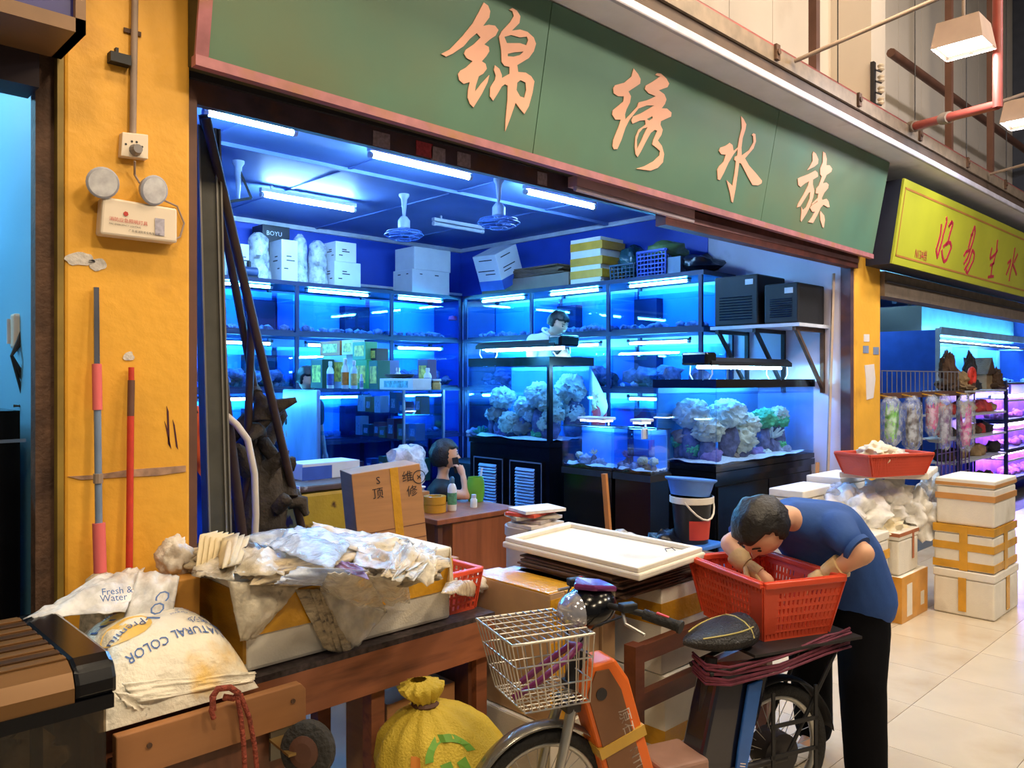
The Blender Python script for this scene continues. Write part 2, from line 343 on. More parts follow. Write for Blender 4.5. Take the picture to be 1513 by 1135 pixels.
ch(640, 0, k1, [(400,20),(435,45),(452,90),(445,140),(395,208),(440,198),(490,205),(518,240),(495,285),(450,315),(405,355),(440,375),(445,410),(420,450),(385,490),(415,510),(425,550),(395,590),(360,610),(335,690),(330,735),(380,670),(445,600),(430,660),(385,750),(318,858),(290,830),(272,780),(275,720),(290,655),(240,670),(205,640),(195,595),(215,565),(260,540),(312,490),(265,465),(243,430),(255,400),(320,355),(375,300),(345,265),(290,310),(240,370),(150,430),(100,453),(62,432),(130,395),(230,290),(310,190),(360,100)])
ch(640, 0, k1, [(605,78),(630,65),(665,85),(693,130),(685,185),(625,245),(690,236),(750,255),(800,300),(818,350),(800,410),(760,465),(668,520),(675,575),(735,580),(780,610),(805,650),(790,740),(760,850),(725,910),(690,870),(655,820),(610,950),(572,1050),(575,960),(590,800),(592,685),(570,672),(545,690),(510,750),(475,805),(450,770),(452,700),(490,640),(497,605),(482,560),(490,522),(525,550),(545,600),(545,625),(607,590),(606,535),(565,525),(543,495),(540,400),(522,295),(545,250),(610,180),(640,130),(630,90)],
   [[(565,295),(620,280),(690,300),(745,293),(755,320),(740,362),(690,345),(585,345)], [(592,430),(650,418),(718,413),(690,440),(640,453),(592,450)], [(668,660),(695,640),(735,660),(740,720),(725,782),(690,770),(662,720)]])
k2 = 140/935
ch(880, 90, k2, [(370,75),(415,130),(440,180),(435,225),(320,302),(345,350),(335,410),(300,480),(285,530),(290,580),(405,455),(420,410),(500,390),(590,350),(520,320),(482,280),(490,245),(560,205),(632,155),(585,140),(600,122),(640,125),(695,175),(722,225),(705,260),(620,290),(675,330),(695,380),(680,425),(648,468),(700,470),(745,510),(740,550),(640,595),(635,630),(658,680),(645,730),(610,785),(650,840),(672,920),(660,1000),(610,1055),(540,1083),(400,1065),(480,1040),(570,990),(625,935),(632,890),(600,860),(555,825),(565,780),(605,690),(580,680),(540,710),(490,800),(440,900),(410,948),(390,920),(382,850),(390,750),(420,680),(490,630),(485,585),(430,590),(360,620),(348,590),(365,550),(440,520),(575,440),(500,440),(420,470),(330,580),(290,660),(250,780),(210,870),(175,872),(163,840),(170,780),(220,660),(245,580),(190,580),(160,530),(165,490),(270,400),(275,350),(215,348),(175,320),(168,270),(190,240),(280,215),(350,155)],
   [[(500,575),(555,545),(560,565),(525,590)], [(405,870),(402,780),(425,710),(460,668),(510,655),(490,690),(450,780)]])
k3 = 100/757
ch(1040, 160, k3, [(412,88),(440,120),(470,180),(460,240),(430,330),(415,440),(418,530),(500,470),(550,380),(545,310),(530,300),(550,280),(572,290),(578,370),(550,450),(455,560),(500,640),(580,730),(645,810),(640,840),(600,862),(540,858),(490,770),(412,618),(390,610),(375,720),(350,900),(320,1055),(305,1045),(285,940),(250,805),(315,868),(340,720),(355,590),(335,578),(340,545),(368,530),(375,455),(330,510),(270,610),(220,720),(175,803),(150,795),(145,690),(165,650),(215,600),(240,520),(190,515),(163,475),(180,440),(240,420),(285,388),(315,410),(328,480),(375,440),(390,340),(420,220)])
k4 = 90/786
ch(1160, 215, k4, [(360,78),(395,110),(425,180),(418,235),(370,275),(280,320),(310,275),(350,200),(348,110)])
ch(1160, 215, k4, [(385,325),(415,350),(420,400),(355,440),(352,500),(372,580),(360,660),(320,780),(270,880),(205,982),(195,970),(205,870),(205,790),(225,835),(265,800),(310,690),(320,600),(300,610),(250,690),(190,785),(150,800),(160,760),(230,640),(290,520),(305,460),(250,490),(195,535),(165,510),(158,430),(190,412),(300,370)])
ch(1160, 215, k4, [(485,78),(515,100),(532,170),(528,255),(570,255),(602,300),(590,340),(530,380),(480,490),(530,478),(558,505),(550,550),(500,610),(468,680),(475,705),(530,688),(555,720),(570,795),(545,798),(490,765),(455,800),(410,900),(355,1000),(295,990),(340,930),(380,855),(345,855),(320,810),(335,780),(410,730),(415,710),(340,770),(345,750),(415,680),(425,620),(390,620),(395,560),(430,520),(470,400),(448,375),(447,300),(480,220)])
ch(1160, 215, k4, [(452,845),(500,905),(508,960),(495,1060),(478,1055),(450,960),(445,880)])
# ---- neighbour's lime sign
M_lime = mat('sign_lime', (168, 168, 40), .5, var=.08, scale=2)
NX0, NX1 = at(1318, 385, Y=2.85).x, 13.5
nz0, nz1 = at(1318, 389, Y=2.85).z, at(1338, 264, Y=2.74).z
ng = thing('shop_sign', 'lime yellow sign board with red outlined characters above the neighbouring shop', 'sign', (10, 2.95, nz0))
NB = Vector((0, 2.85, nz0)); NT = Vector((0, 2.74, nz1)); NU = (NT-NB).normalized(); NN = Vector((1, 0, 0)).cross(NU)
build(MB().prism([(NX0, NB.y+.02, NB.z), (NX0, 3.1, NB.z), (NX0, 3.1, NT.z), (NX0, NT.y+.02, NT.z)], (NX1-NX0, 0, 0)), 'sign_box', mat('navy_box', (30, 32, 48), .5), parent=ng, W=True)
build(MB().prism([(NX0, NB.y, NB.z), (NX1, NB.y, NB.z), (NX1, NT.y, NT.z), (NX0, NT.y, NT.z)], NN*-.02), 'sign_panel', M_lime, parent=ng, W=True)
M_nred = mat('sign_red', (176, 30, 62), .5); M_nline = mat('sign_brown_line', (165, 105, 50), .5)
u0, v0 = .05, .07; hN = (NT-NB).length
q = lambda u, v: NB+Vector((NX0, 0, 0))+Vector((u, 0, 0))+NU*v+NN*.001
for a in ([(u0, v0), (5, v0), (5, v0+.018), (u0, v0+.018)], [(u0, hN-v0-.018), (5, hN-v0-.018), (5, hN-v0), (u0, hN-v0)], [(u0, v0), (u0+.014, v0), (u0+.014, hN-v0), (u0, hN-v0)]):
    build(MB().prism([q(*p) for p in a], NN*.002), 'border_line', M_nline, parent=ng, W=True)
def nstroke(pts, wd):
    P = [onplane(1370+p[0]*143/1353, 310+p[1]*143/1353, NB+NN*.002, NN) for p in pts]
    mb = MB()
    for a, b in zip(P[:-1], P[1:]): mb.bar(a, b, .004, wd, up=NU)
    return mb
for strokes in (
    [[(200,200),(185,350),(150,480),(125,560),(145,680)], [(270,100),(275,160),(225,350),(195,480),(150,640)], [(345,160),(300,240),(345,170),(360,200),(320,330),(290,450),(225,520)], [(260,490),(320,450),(340,520),(300,620),(270,700),(235,730),(210,640),(205,560)]],
    [[(665,230),(640,300),(600,430),(575,540)], [(665,230),(670,320),(640,440),(600,560)], [(610,360),(640,340)], [(600,560),(540,590),(510,650)], [(600,570),(560,680),(510,760)], [(630,560),(580,740),(520,840)], [(630,560),(660,610),(650,700),(560,890),(540,840)]],
    [[(905,530),(880,650),(885,690)], [(880,690),(960,610),(985,560)], [(985,420),(970,560),(940,690),(905,800),(890,930)], [(880,780),(940,740)], [(850,940),(930,930)]],
    [[(1228,530),(1200,720),(1160,900),(1145,1000)], [(1125,750),(1170,700),(1150,790),(1105,910)], [(1265,620),(1215,740)], [(1190,740),(1230,850),(1250,910)]]):
    mb = MB()
    for s_ in strokes:
        t = nstroke(s_, .032); mb.add(t.v, t.f)
    build(mb, 'character', M_nred, parent=ng, W=True)
pn = onplane(1351, 380, NB+NN*.002, NN)
build(text_mb('N13A档', .115, pn, (1, 0, 0), NU, .002, .8), 'lettering', M_nred, parent=ng, W=True)
# ---- left neighbour's blue sign, seen by its corner
ls = thing('shop_sign', 'corner of a dark blue sign box with brown frame beside the yellow pillar', 'sign', (-.2, 2.8, 2.9))
bx1 = at(111, 30, Y=2.78).x; bz = at(108, 26, Y=2.78).z
build(MB().box(-3, bx1, 2.80, 3.05, bz, 3.74), 'sign_box', mat('blue_sign', (38, 34, 110), .4), parent=ls, W=True)
build(MB().box(-3, bx1+.03, 2.775, 2.80, bz-.045, bz).box(bx1, bx1+.03, 2.775, 3.05, bz-.045, 3.74).box(-3, bx1+.03, 2.80, 3.05, bz-.045, bz-.03), 'frame', mat('brown_frame', (125, 92, 60), .5), parent=ls, W=True)
# ================================================================ inside the aquarium shop
M_rack = mat('rack_navy', (22, 30, 75), .45, var=.2); M_black = mat('black_gloss', (10, 11, 16), .18, var=.2); M_blackm = mat('black_matt', (20, 20, 23), .6, var=.2)
M_back = mat('tank_back_blue', (75, 155, 240), .5, var=.12, scale=3); M_over = mat('overflow_dark', (14, 22, 60), .5, var=.2)
M_glass = glass('tank_glass', (225, 240, 255), .06); M_water = glass('water_top', (200, 230, 255), .18, .08)
M_rubble = mat('coral_rubble', (150, 150, 175), .8, var=.5, scale=25, bump=.6, bscale=40); M_rock = mat('live_rock', (105, 100, 130), .85, var=.55, scale=18, bump=.8, bscale=30)
M_sand = mat('white_sand', (225, 225, 225), .8, var=.15, scale=60)
G_tank = glow('tank_tube_glow', (.06, .50, 1.0), 250); G_ceil = glow('ceiling_tube_glow', (.30, .62, 1.0), 240)
M_cap = mat('tube_cap', (200, 205, 215), .4)
def tubelamp(name, p0, p1, r, m, label, cat, group, batten=None):
    p0 = Vector(p0); p1 = Vector(p1); d = (p1-p0).normalized(); t = thing(name, label, cat, (p0+p1)/2, 0, group)
    build(MB().cyl(p0+d*.03, p1-d*.03, r, n=8), 'tube', m, parent=t, W=True, smooth=50)
    for a in (p0, p1-d*.03): build(MB().cyl(a, a+d*.03, r*1.25, n=8), 'end_cap', M_cap, parent=t, W=True)
    if batten: build(MB().bar(p0+Vector((0, 0, batten)), p1+Vector((0, 0, batten)), .05, .035), 'batten', M_cap, parent=t, W=True)
    return t
# ceiling tubes
for a, b, z, lb_ in (((300, 165), (432, 200), 3.5, 'lit ceiling tube above the leaning poles and steel channel'), ((545, 228), (695, 263), 3.5, 'lit ceiling tube behind the lintel stickers'), ((385, 287), (528, 310), 3.5, 'lit ceiling tube over the white cartons of the back rack'), ((775, 283), (882, 306), 3.5, 'lit ceiling tube behind the lintel above the yellow taped box')):
    A = at(*a, Z=z); B = at(*b, Z=z); B.y = A.y
    tubelamp('fluorescent_lamp', A, B, .02, G_ceil, lb_, 'lamp', 'lit ceiling tubes', .045)
    build(MB().box(A.x+.1, A.x+.12, A.y-.01, A.y+.01, 3.55, 3.6), 'bracket', M_cap, parent=COL.objects[-1].parent, W=True)
A = at(640, 330, Z=3.5); B = at(707, 344, Z=3.5); B.y = A.y
t = tubelamp('fluorescent_lamp', A, B, .02, M_cap, 'unlit fluorescent tube on a batten near the hanging fan', 'lamp', None, .045)
build(MB().box(A.x+.1, A.x+.12, A.y-.01, A.y+.01, 3.55, 3.6), 'bracket', M_cap, parent=t, W=True)
# pink twin batten under the sign
bt = thing('lamp_batten', 'unlit pinkish twin tube batten fixed under the green sign', 'lamp', at(932, 294, Y=3.08))
A = at(846, 268, Y=3.08); B = at(1020, 318, Y=3.08)
build(MB().bar(A, B, .07, .06), 'batten', mat('mauve_batten', (190, 150, 155), .45, var=.1), parent=bt, W=True)
for dz in (-.045,): build(MB().cyl(A+Vector((0, -.02, dz)), B+Vector((0, -.02, dz)), .016, n=8), 'tube', mat('unlit_tube', (215, 200, 215), .3), parent=bt, W=True)
# hanging fan and bare bracket
def fan(px, py, lab, full):
    top = at(px, py, Z=ZC-.01); t = thing('ceiling_fan' if full else 'fan_bracket', lab, 'fan' if full else 'bracket', top)
    build(MB().lathe(top-Vector((0, 0, .05)), [(.012, -.2 if full else -.28), (.03, 0), (.05, .03), (.05, .05)], 12), 'mount', mat('fan_grey', (150, 165, 190), .4), parent=t, W=True, smooth=40)
    if full:
        build(MB().lathe(top-Vector((0, 0, .36)), [(.03, .14), (.06, .1), (.06, .03), (.03, .0)], 14), 'motor', mat('fan_grey', (150, 165, 190), .4), parent=t, W=True, smooth=40)
        mb = MB()
        for rr, z in ((.17, -.37), (.19, -.40), (.15, -.43), (.08, -.45)): mb.tube([top+Vector((rr*math.cos(a*math.pi/10), rr*math.sin(a*math.pi/10), z)) for a in range(20)], .005, 5, True)
        for a in range(10): c, s_ = math.cos(a*math.pi/5), math.sin(a*math.pi/5); mb.tube([top+Vector((c*q, s_*q, z)) for q, z in ((.05, -.36), (.17, -.37), (.19, -.40), (.15, -.43), (.05, -.45))], .003, 4)
        build(mb, 'cage', mat('fan_blue', (70, 110, 190), .4), parent=t, W=True)
        for a in range(3):
            T = Matrix.Translation(top-Vector((0, 0, .40))) @ rotz(a*2.09) @ Matrix.Rotation(.4, 4, 'X')
            build(MB().box(.03, .15, -.04, .04, -.003, .003, T), 'blade', mat('fan_blue', (70, 110, 190), .4), parent=t, W=True)
    else:
        build(MB().bar(top-Vector((0, 0, .05)), top+Vector((.09, -.05, -.3)), .03, .02).bar(top+Vector((.09, -.05, -.3)), top+Vector((-.12, .03, -.36)), .02, .02), 'arm', M_blackm, parent=t, W=True)
fan(597, 287, 'small caged fan hanging from the shop ceiling', True); fan(352, 238, 'bare dark fan bracket hanging under the ceiling by the tube', False); fan(737, 264, 'small blue caged fan close behind the lintel', True)
# ---- aquarium racks along the back and right walls
def rubble(mb, ax, n, big, seed):
    rnd = random.Random(seed)
    for k in range(n):
        u = rnd.random(); r = (.02+.03*rnd.random())*(2.0 if big else 1); p = ax(u, .15+.7*rnd.random(), 0)
        mb.blob(p+Vector((0, 0, r*.6)), r, .45, 2.5, 1, rnd.random()*50, (1.2, 1.2, .9))
def rack_tank(wall, a, b, zb, kind, seed, k_):
    "wall 'b': runs along X at Y 7.89..8.5; wall 'r': runs along Y at X 6.72..7.25"
    D = .50; ztop = zb+.46
    if wall == 'b': ax = lambda u, v, z: Vector((a+(b-a)*u, 7.9+D*v, zb+z)); nrm = Vector((0, -1, 0))
    else: ax = lambda u, v, z: Vector((6.73+D*v, a+(b-a)*u, zb+z)); nrm = Vector((-1, 0, 0))
    ordw = 'corner' if (wall == 'b' and k_ == 3) or (wall == 'r' and k_ == 0) else ('second', 'third', 'fourth')[(2-k_) if wall == 'b' else k_-1]; row = {2.30: 'upper', 1.69: 'middle', 1.10: 'lower'}[zb]; wl = 'back wall' if wall == 'b' else 'right wall'; OW = 'corner one' if ordw == 'corner' else ordw+' from rack corner'
    t = thing('rack_aquarium', {'upper': 'shallow rubble strewn blue aquarium, %s, upper %s row' % (OW, wl), 'middle': 'blue aquarium heaped with rock, %s, middle %s row' % (OW, wl),
              'lower': 'plain blue aquarium, %s, lower %s row' % (OW, wl)}[row], 'aquarium', ax(.5, .5, 0), 0, '%s row of tanks on the %s' % (row, wl))
    def slab(u0, u1, v0, v1, z0, z1): p, q = ax(u0, v0, z0), ax(u1, v1, z1); return MB().box(min(p.x, q.x), max(p.x, q.x), min(p.y, q.y), max(p.y, q.y), p.z, q.z)
    build(slab(.01, .99, .97, 1, .0, .46), 'back_panel', M_back, parent=t, W=True)
    build(slab(.005, .995, 0, 1, -.01, .012), 'bottom_pane', M_rack, parent=t, W=True)
    build(slab(.01, .99, 0, .012, .012, .40), 'front_pane', M_glass, parent=t, W=True)
    for u in (.003, .987): build(slab(u, u+.01, 0, .97, .012, .42), 'side_pane', M_glass, parent=t, W=True)
    build(slab(.015, .985, .02, .96, .345, .348), 'water_surface', M_water, parent=t, W=True)
    mb = MB(); rubble(mb, lambda u, v, z: ax(.04+.92*u, v, .015), 34 if row == 'upper' else 14, False, seed)
    build(mb, 'coral_rubble', M_rubble, parent=t, W=True, kind='stuff', smooth=60)
    if row == 'middle':
        rnd = random.Random(seed+9)
        for k in range(16):
            u = .06+.88*rnd.random(); v = .12+.7*rnd.random(); r = .05+.05*rnd.random()
            build(MB().blob(ax(u, v, .03+r*.6+.10*rnd.random()*(1-abs(u-.5))), r, .6, 2.6, 2, rnd.random()*40, (1.2, 1.2, .9)), 'live_rock', M_rock, parent=t, W=True, smooth=60)
    if kind == 'o': build(slab(.68, .97, .72, .96, .012, .36), 'overflow_box', M_over, parent=t, W=True)
    if kind == 'p': build(slab(.03, .30, .72, .96, .012, .36), 'overflow_box', M_over, parent=t, W=True)
    p0, p1 = ax(.13, .22, .475), ax(.83, .22, .475)
    tubelamp('tank_light', p0, p1, .014, G_tank, 'tube light over the tank %s, %s %s row' % (OW, row, wl), 'lamp', 'tube lights over the %s tanks of the %s' % (row, wl))
    l = COL.objects[-1].parent
    build(MB().bar(p0+Vector((0, 0, .022)), p1+Vector((0, 0, .022)), .05, .016), 'reflector', M_rack, parent=l, W=True)
    for e in (p0, p1): build(MB().bar(e+Vector((0, 0, .03)), e+Vector((0, 0, .045)), .02, .02, up=(1, 0, 0)), 'hanger', M_rack, parent=l, W=True)
BX = [1.9, 3.12, 4.35, 5.60, 6.68]; RY = [7.82, 6.62, 5.46, 4.31]
sd = 0
for zb in (2.30, 1.69, 1.10):
    for k in range(4):
        if zb == 1.10 and k == 0: continue
        rack_tank('b', BX[k]+.02, BX[k+1]-.02, zb, 'o' if k in (1, 2) else '', sd, k); sd += 1
    for k in range(3):
        rack_tank('r', RY[k]-.02, RY[k+1]+.02, zb, ('', 'p', 'p')[k], sd, k); sd += 1
def rackframe(lab, boxes, posts):
    t = thing('tank_rack', lab, 'rack', (boxes[0][0], boxes[0][2], 0))
    for bx in boxes: build(MB().box(*bx), 'shelf', M_rack, parent=t, W=True)
    for ps in posts: build(MB().box(*ps), 'post', M_rack, parent=t, W=True)
rackframe('long navy steel rack of aquariums against the back wall', [(1.85, 6.7, 7.86, 8.52, z, z+.045) for z in (1.045, 1.635, 2.245, 2.80)], [(x-.02, x+.02, 7.865, 7.895, 0, 2.80) for x in BX]+[(x-.02, x+.02, 8.49, 8.53, 0, 2.80) for x in BX])
rackframe('long navy steel rack of aquariums against the right wall', [(6.69, 7.29, 4.27, 7.84, z, z+.045) for z in (1.045, 1.635, 2.245, 2.80)], [(6.695, 6.725, y-.02, y+.02, 0, 2.80) for y in RY]+[(7.25, 7.285, y-.02, y+.02, 0, 2.80) for y in RY])
# red float in a back tank
fl_ = at(669, 470, Y=7.99); build(MB().lathe(fl_, [(.0, .03), (.05, .02), (.06, -.02), (.05, -.03)], 14), 'algae_magnet', mat('pink_red', (225, 60, 110), .4), W=True, smooth=40, label='small pink red algae magnet on the glass of a back tank', cat='magnet')
# ---- corals
CM = {'white': mat('coral_white', (222, 226, 214), .75, var=.15, scale=20, bump=.5), 'cream': mat('coral_cream', (214, 200, 170), .75, var=.25, scale=18, bump=.5), 'green': mat('coral_green', (90, 185, 120), .7, var=.3, scale=20, bump=.5),
      'brown': mat('coral_brown', (150, 125, 110), .8, var=.35, scale=16, bump=.6), 'purple': mat('coral_purple', (135, 110, 165), .75, var=.3, scale=18, bump=.6), 'grey': M_rubble}
def cauli(mb, c, r, seed, f=8.5, amp=.55, sub=4, sc=(1, 1, .85)):
    "rounded coral head with knobbly polyps"
    bm = bmesh.new(); bmesh.ops.create_icosphere(bm, subdivisions=sub, radius=1); vs = []
    for q in bm.verts:
        p = q.co.normalized(); d = noise.voronoi(p*f+Vector((seed, seed*1.3, 0)))[0][0]; k = 1+amp*(.55-d)+.15*noise.noise(p*1.7+Vector((seed, 0, 0)))
        vs.append(c+Vector((p.x*sc[0], p.y*sc[1], p.z*sc[2]))*k*r)
    fs = [tuple(x.index for x in f_.verts) for f_ in bm.faces]; bm.free(); return mb.add(vs, fs)
def branch(mb, c, r, seed, n=26):
    rnd = random.Random(seed)
    for k in range(n):
        a = rnd.random()*6.28; e = .15+1.2*rnd.random(); d = Vector((math.cos(a)*math.cos(e), math.sin(a)*math.cos(e), math.sin(e)))
        p0 = c-Vector((0, 0, r*.4)); p1 = p0+d*r*(.9+.35*rnd.random()); mb.tube([p0, (p0+p1)/2+Vector((rnd.random()-.5, rnd.random()-.5, 0))*r*.15, p1], [r*.12, r*.10, r*.06], 6)
    return mb
def coral(kind, colr, px, py, rpx, X=None, Y=None, tank='', sc=(1, 1, .85), seed=0, floor_z=None):
    p = at(px, py, X=X, Y=Y); r = 1.08*rpx/FPX*p.dot(FW); mb = MB(); p.x = min(p.x, 7.02)
    kn = {'c': 'cauliflower', 'b': 'branching', 'r': 'rock'}[kind]
    t = thing('coral', '%s %s coral in the %s' % (colr, kn, tank) if kind != 'r' else '%s lumpy rock in the %s' % (colr, tank), 'coral', (p.x, p.y, floor_z), 0, '%s %s corals of the %s' % (colr, kn, tank))
    if kind == 'b': branch(mb, p, r, seed)
    elif kind == 'r': mb.blob(p, r, .5, 2.2, 3, seed, (1.1, 1.1, .8))
    else: cauli(mb, p, r, seed, sc=sc)
    build(mb, 'head', CM[colr], parent=t, W=True, smooth=80)
    if floor_z is not None and p.z-r*.6 > floor_z+.01:
        build(MB().blob((p.x, p.y, (floor_z+p.z-r*.5)/2), r*.62, .4, 2, 2, seed+3, (1, 1, max(.4, (p.z-r*.4-floor_z)/2/(r*.62)))), 'stalk', M_rock, parent=t, W=True, smooth=60)
def aquarium(name, lab, x0, x1, y0, y1, z0, z1, trim_t, trim_b, posts, backs):
    t = thing(name, lab, 'aquarium', ((x0+x1)/2, (y0+y1)/2, z0)); e = .012
    build(MB().box(x0, x1, y0, y1, z0, z0+trim_b), 'bottom_trim', M_black, parent=t, W=True)
    build(MB().box(x0-.005, x1+.005, y0-.005, y0+.03, z1-trim_t, z1).box(x0-.005, x1+.005, y1-.03, y1+.005, z1-trim_t, z1).box(x0-.005, x0+.03, y0+.03, y1-.03, z1-trim_t, z1).box(x1-.03, x1+.005, y0+.03, y1-.03, z1-trim_t, z1), 'top_trim', M_black, parent=t, W=True)
    zz0, zz1 = z0+trim_b, z1-trim_t
    for nm, bx in (('front_pane', (x0+e, x1-e, y0, y0+e)), ('side_pane', (x0, x0+e, y0, y1)), ('side_pane', (x1-e, x1, y0+e, y1)), ('back_pane', (x0+e, x1-e, y1-e, y1))):
        build(MB().box(*bx, zz0, zz1), nm, M_back if nm in backs else M_glass, parent=t, W=True)
    for (px_, py_, wx, wy) in posts: build(MB().box(px_, px_+wx, py_, py_+wy, zz0, zz1), 'corner_post', M_black, parent=t, W=True)
    build(MB().box(x0+e, x1-e, y0+e, y1-e, zz1-.05, zz1-.047), 'water_surface', M_water, parent=t, W=True)
    build(MB().grid(lambda u, v: Vector((x0+e+(x1-x0-2*e)*u, y0+e+(y1-y0-2*e)*v, zz0+.02+.03*noise.noise(Vector((u*6, v*4, z0))))), 20, 10), 'sand', M_sand, parent=t, W=True, smooth=80)
    return t, zz0
def hood(lab, p0, p1, wd, legs, tubes=2, endblk=True):
    p0 = Vector(p0); p1 = Vector(p1); d = (p1-p0).normalized(); n = Vector((0, 0, 1)).cross(d).normalized(); t = thing('aquarium_lamp', lab, 'lamp', (p0+p1)/2)
    prof = [(-.5, 0), (-.5, .25), (-.32, .5), (.32, .5), (.5, .25), (.5, 0)]
    build(MB().prism([p0+n*(a*wd)+Vector((0, 0, b*.14)) for a, b in prof], p1-p0), 'housing', M_blackm, parent=t, W=True)
    for k in range(tubes):
        o = n*wd*(.5*(k+.5)/tubes*2-.5)*.7; build(MB().cyl(p0+d*.06+o-Vector((0, 0, .012)), p1-d*.06+o-Vector((0, 0, .012)), .012, n=8), 'tube', G_tank2, parent=t, W=True)
    for e in (p0+d*.04, p1-d*.04): build(MB().tube([e+n*wd*.4, e+n*wd*.42-Vector((0, 0, legs*.6)), e+n*wd*.3-Vector((0, 0, legs))], .006, 6), 'leg', M_cap, parent=t, W=True)
    for e in (p0+d*.04, p1-d*.04): build(MB().tube([e-n*wd*.4, e-n*wd*.42-Vector((0, 0, legs*.6)), e-n*wd*.3-Vector((0, 0, legs))], .006, 6), 'leg', M_cap, parent=t, W=True)
    if endblk: build(MB().box(-.09, .07, -wd*.48, wd*.48, .0, .11, Matrix.Translation(p0+d*.02) @ Matrix(((d.x, n.x, 0, 0), (d.y, n.y, 0, 0), (0, 0, 1, 0), (0, 0, 0, 1)))), 'power_unit', M_black, parent=t, W=True, bevel=.02)
    return t
G_tank2 = glow('reef_tube_glow', (.24, .66, 1.0), 170)
# centre reef tank on louvred cabinet
cx0, cx1, cy0, cy1 = 5.5, 6.14, 5.19, 6.35
T1, fz = aquarium('reef_aquarium', 'tall reef aquarium of white corals on a black cabinet with blue louvred doors', cx0, cx1, cy0, cy1, 1.13, 2.0, .085, .05, [(5.495, 5.185, .05, .035)], ('side_pane2',))
build(MB().box(6.10, 6.128, cy0+.02, cy1-.02, 1.18, 1.91), 'blue_backing', M_back, parent=T1, W=True)
hood('black hood lamp with glowing tubes over the louvred cabinet tank', (5.75, 5.22, 2.10), (5.75, 6.36, 2.10), .30, .10)
cb = thing('tank_cabinet', 'black cabinet with blue louvred doors under the tall reef tank', 'cabinet', (5.82, 5.77, 0))
build(MB().box(cx0+.01, cx1, cy0+.01, cy1-.01, 0, 1.125), 'body', M_black, parent=cb, W=True)
M_louv = mat('louvre_blue', (120, 145, 195), .4)
for ya, yb in ((5.26, 5.74), (5.80, 6.28)):
    d_ = build(MB().box(cx0-.012, cx0+.01, ya, yb, .12, 1.0), 'door', M_black, parent=cb, W=True)
    e = .012; build(MB().box(cx0-.016, cx0-.012, ya+.02, yb-.02, .985-e, .985).box(cx0-.016, cx0-.012, ya+.02, ya+.02+e*.6, .14, .985).box(cx0-.016, cx0-.012, yb-.02-e*.6, yb-.02, .14, .985), 'inlay', mat('silver_line', (150, 160, 185), .3, .6), parent=d_, W=True)
    mb = MB(); build(MB().box(cx0-.014, cx0-.012, ya+.11, yb-.11, .2, .92), 'louvre_panel', mat('louvre_shadow', (25, 35, 70), .5), parent=d_, W=True)
    for k in range(24): z = .205+.03*k; mb.add([(cx0-.014, ya+.11, z+.024), (cx0-.014, yb-.11, z+.024), (cx0-.032, yb-.11, z), (cx0-.032, ya+.11, z)], [(0, 1, 2, 3)])
    build(mb, 'louvre_slats', M_louv, parent=d_, W=True, kind='stuff', solid=.004)
CT = 'tall reef tank on the louvred cabinet'
for a in (('c', 'white', 743, 588, 17), ('c', 'white', 798, 585, 20), ('c', 'white', 776, 601, 15), ('c', 'cream', 812, 596, 16), ('c', 'white', 783, 614, 10), ('c', 'cream', 757, 625, 18), ('r', 'brown', 738, 612, 14), ('c', 'cream', 808, 626, 13), ('c', 'white', 727, 612, 9), ('r', 'brown', 775, 632, 14),
          ('b', 'green', 712, 638, 12), ('c', 'green', 796, 640, 10), ('r', 'grey', 700, 640, 9), ('r', 'purple', 745, 640, 12), ('c', 'cream', 818, 612, 14)):
    coral(a[0], a[1], a[2], a[3], a[4], X=5.78, tank=CT, seed=a[2]*.37, floor_z=fz)
for a in (('c', 'white', 845, 575, 22), ('c', 'cream', 862, 592, 20), ('c', 'white', 848, 610, 18)):
    coral(a[0], a[1], a[2], a[3], a[4], Y=5.4, tank=CT, seed=a[2]*.37, floor_z=fz)
# right reef tank
rx0, rx1, ry0, ry1 = 5.54, 7.24, 3.42, 4.02
T2, fz2 = aquarium('reef_aquarium', 'long reef aquarium crowded with pale corals beside the white wall', rx0, rx1, ry0, ry1, 1.05, 1.785, .07, .045, [], ())
build(MB().box(rx0+.02, rx1-.02, ry1-.032, ry1-.014, 1.10, 1.71), 'blue_backing', mat('tank_back_teal', (75, 135, 175), .5, var=.25, scale=2), parent=T2, W=True)
hood('black hood lamp with a blue tube over the long reef tank', (5.72, 3.7, 1.90), (7.1, 3.7, 1.90), .26, .12)
cb = thing('tank_cabinet', 'plain glossy black cabinet under the long reef tank', 'cabinet', (6.4, 3.7, 0))
build(MB().box(rx0+.02, rx1-.02, ry0+.02, ry1-.02, 0, 1.045), 'body', M_black, parent=cb, W=True)
for xa in (5.58, 6.40): build(MB().box(xa, xa+.80, ry0+.005, ry0+.02, .08, .93), 'door', M_black, parent=cb, W=True, bevel=.004)
build(MB().box(rx0-.005, rx1, ry0-.005, ry1+.005, .99, 1.045), 'top_board', M_black, parent=cb, W=True)
RTN = 'long reef tank beside the white wall'
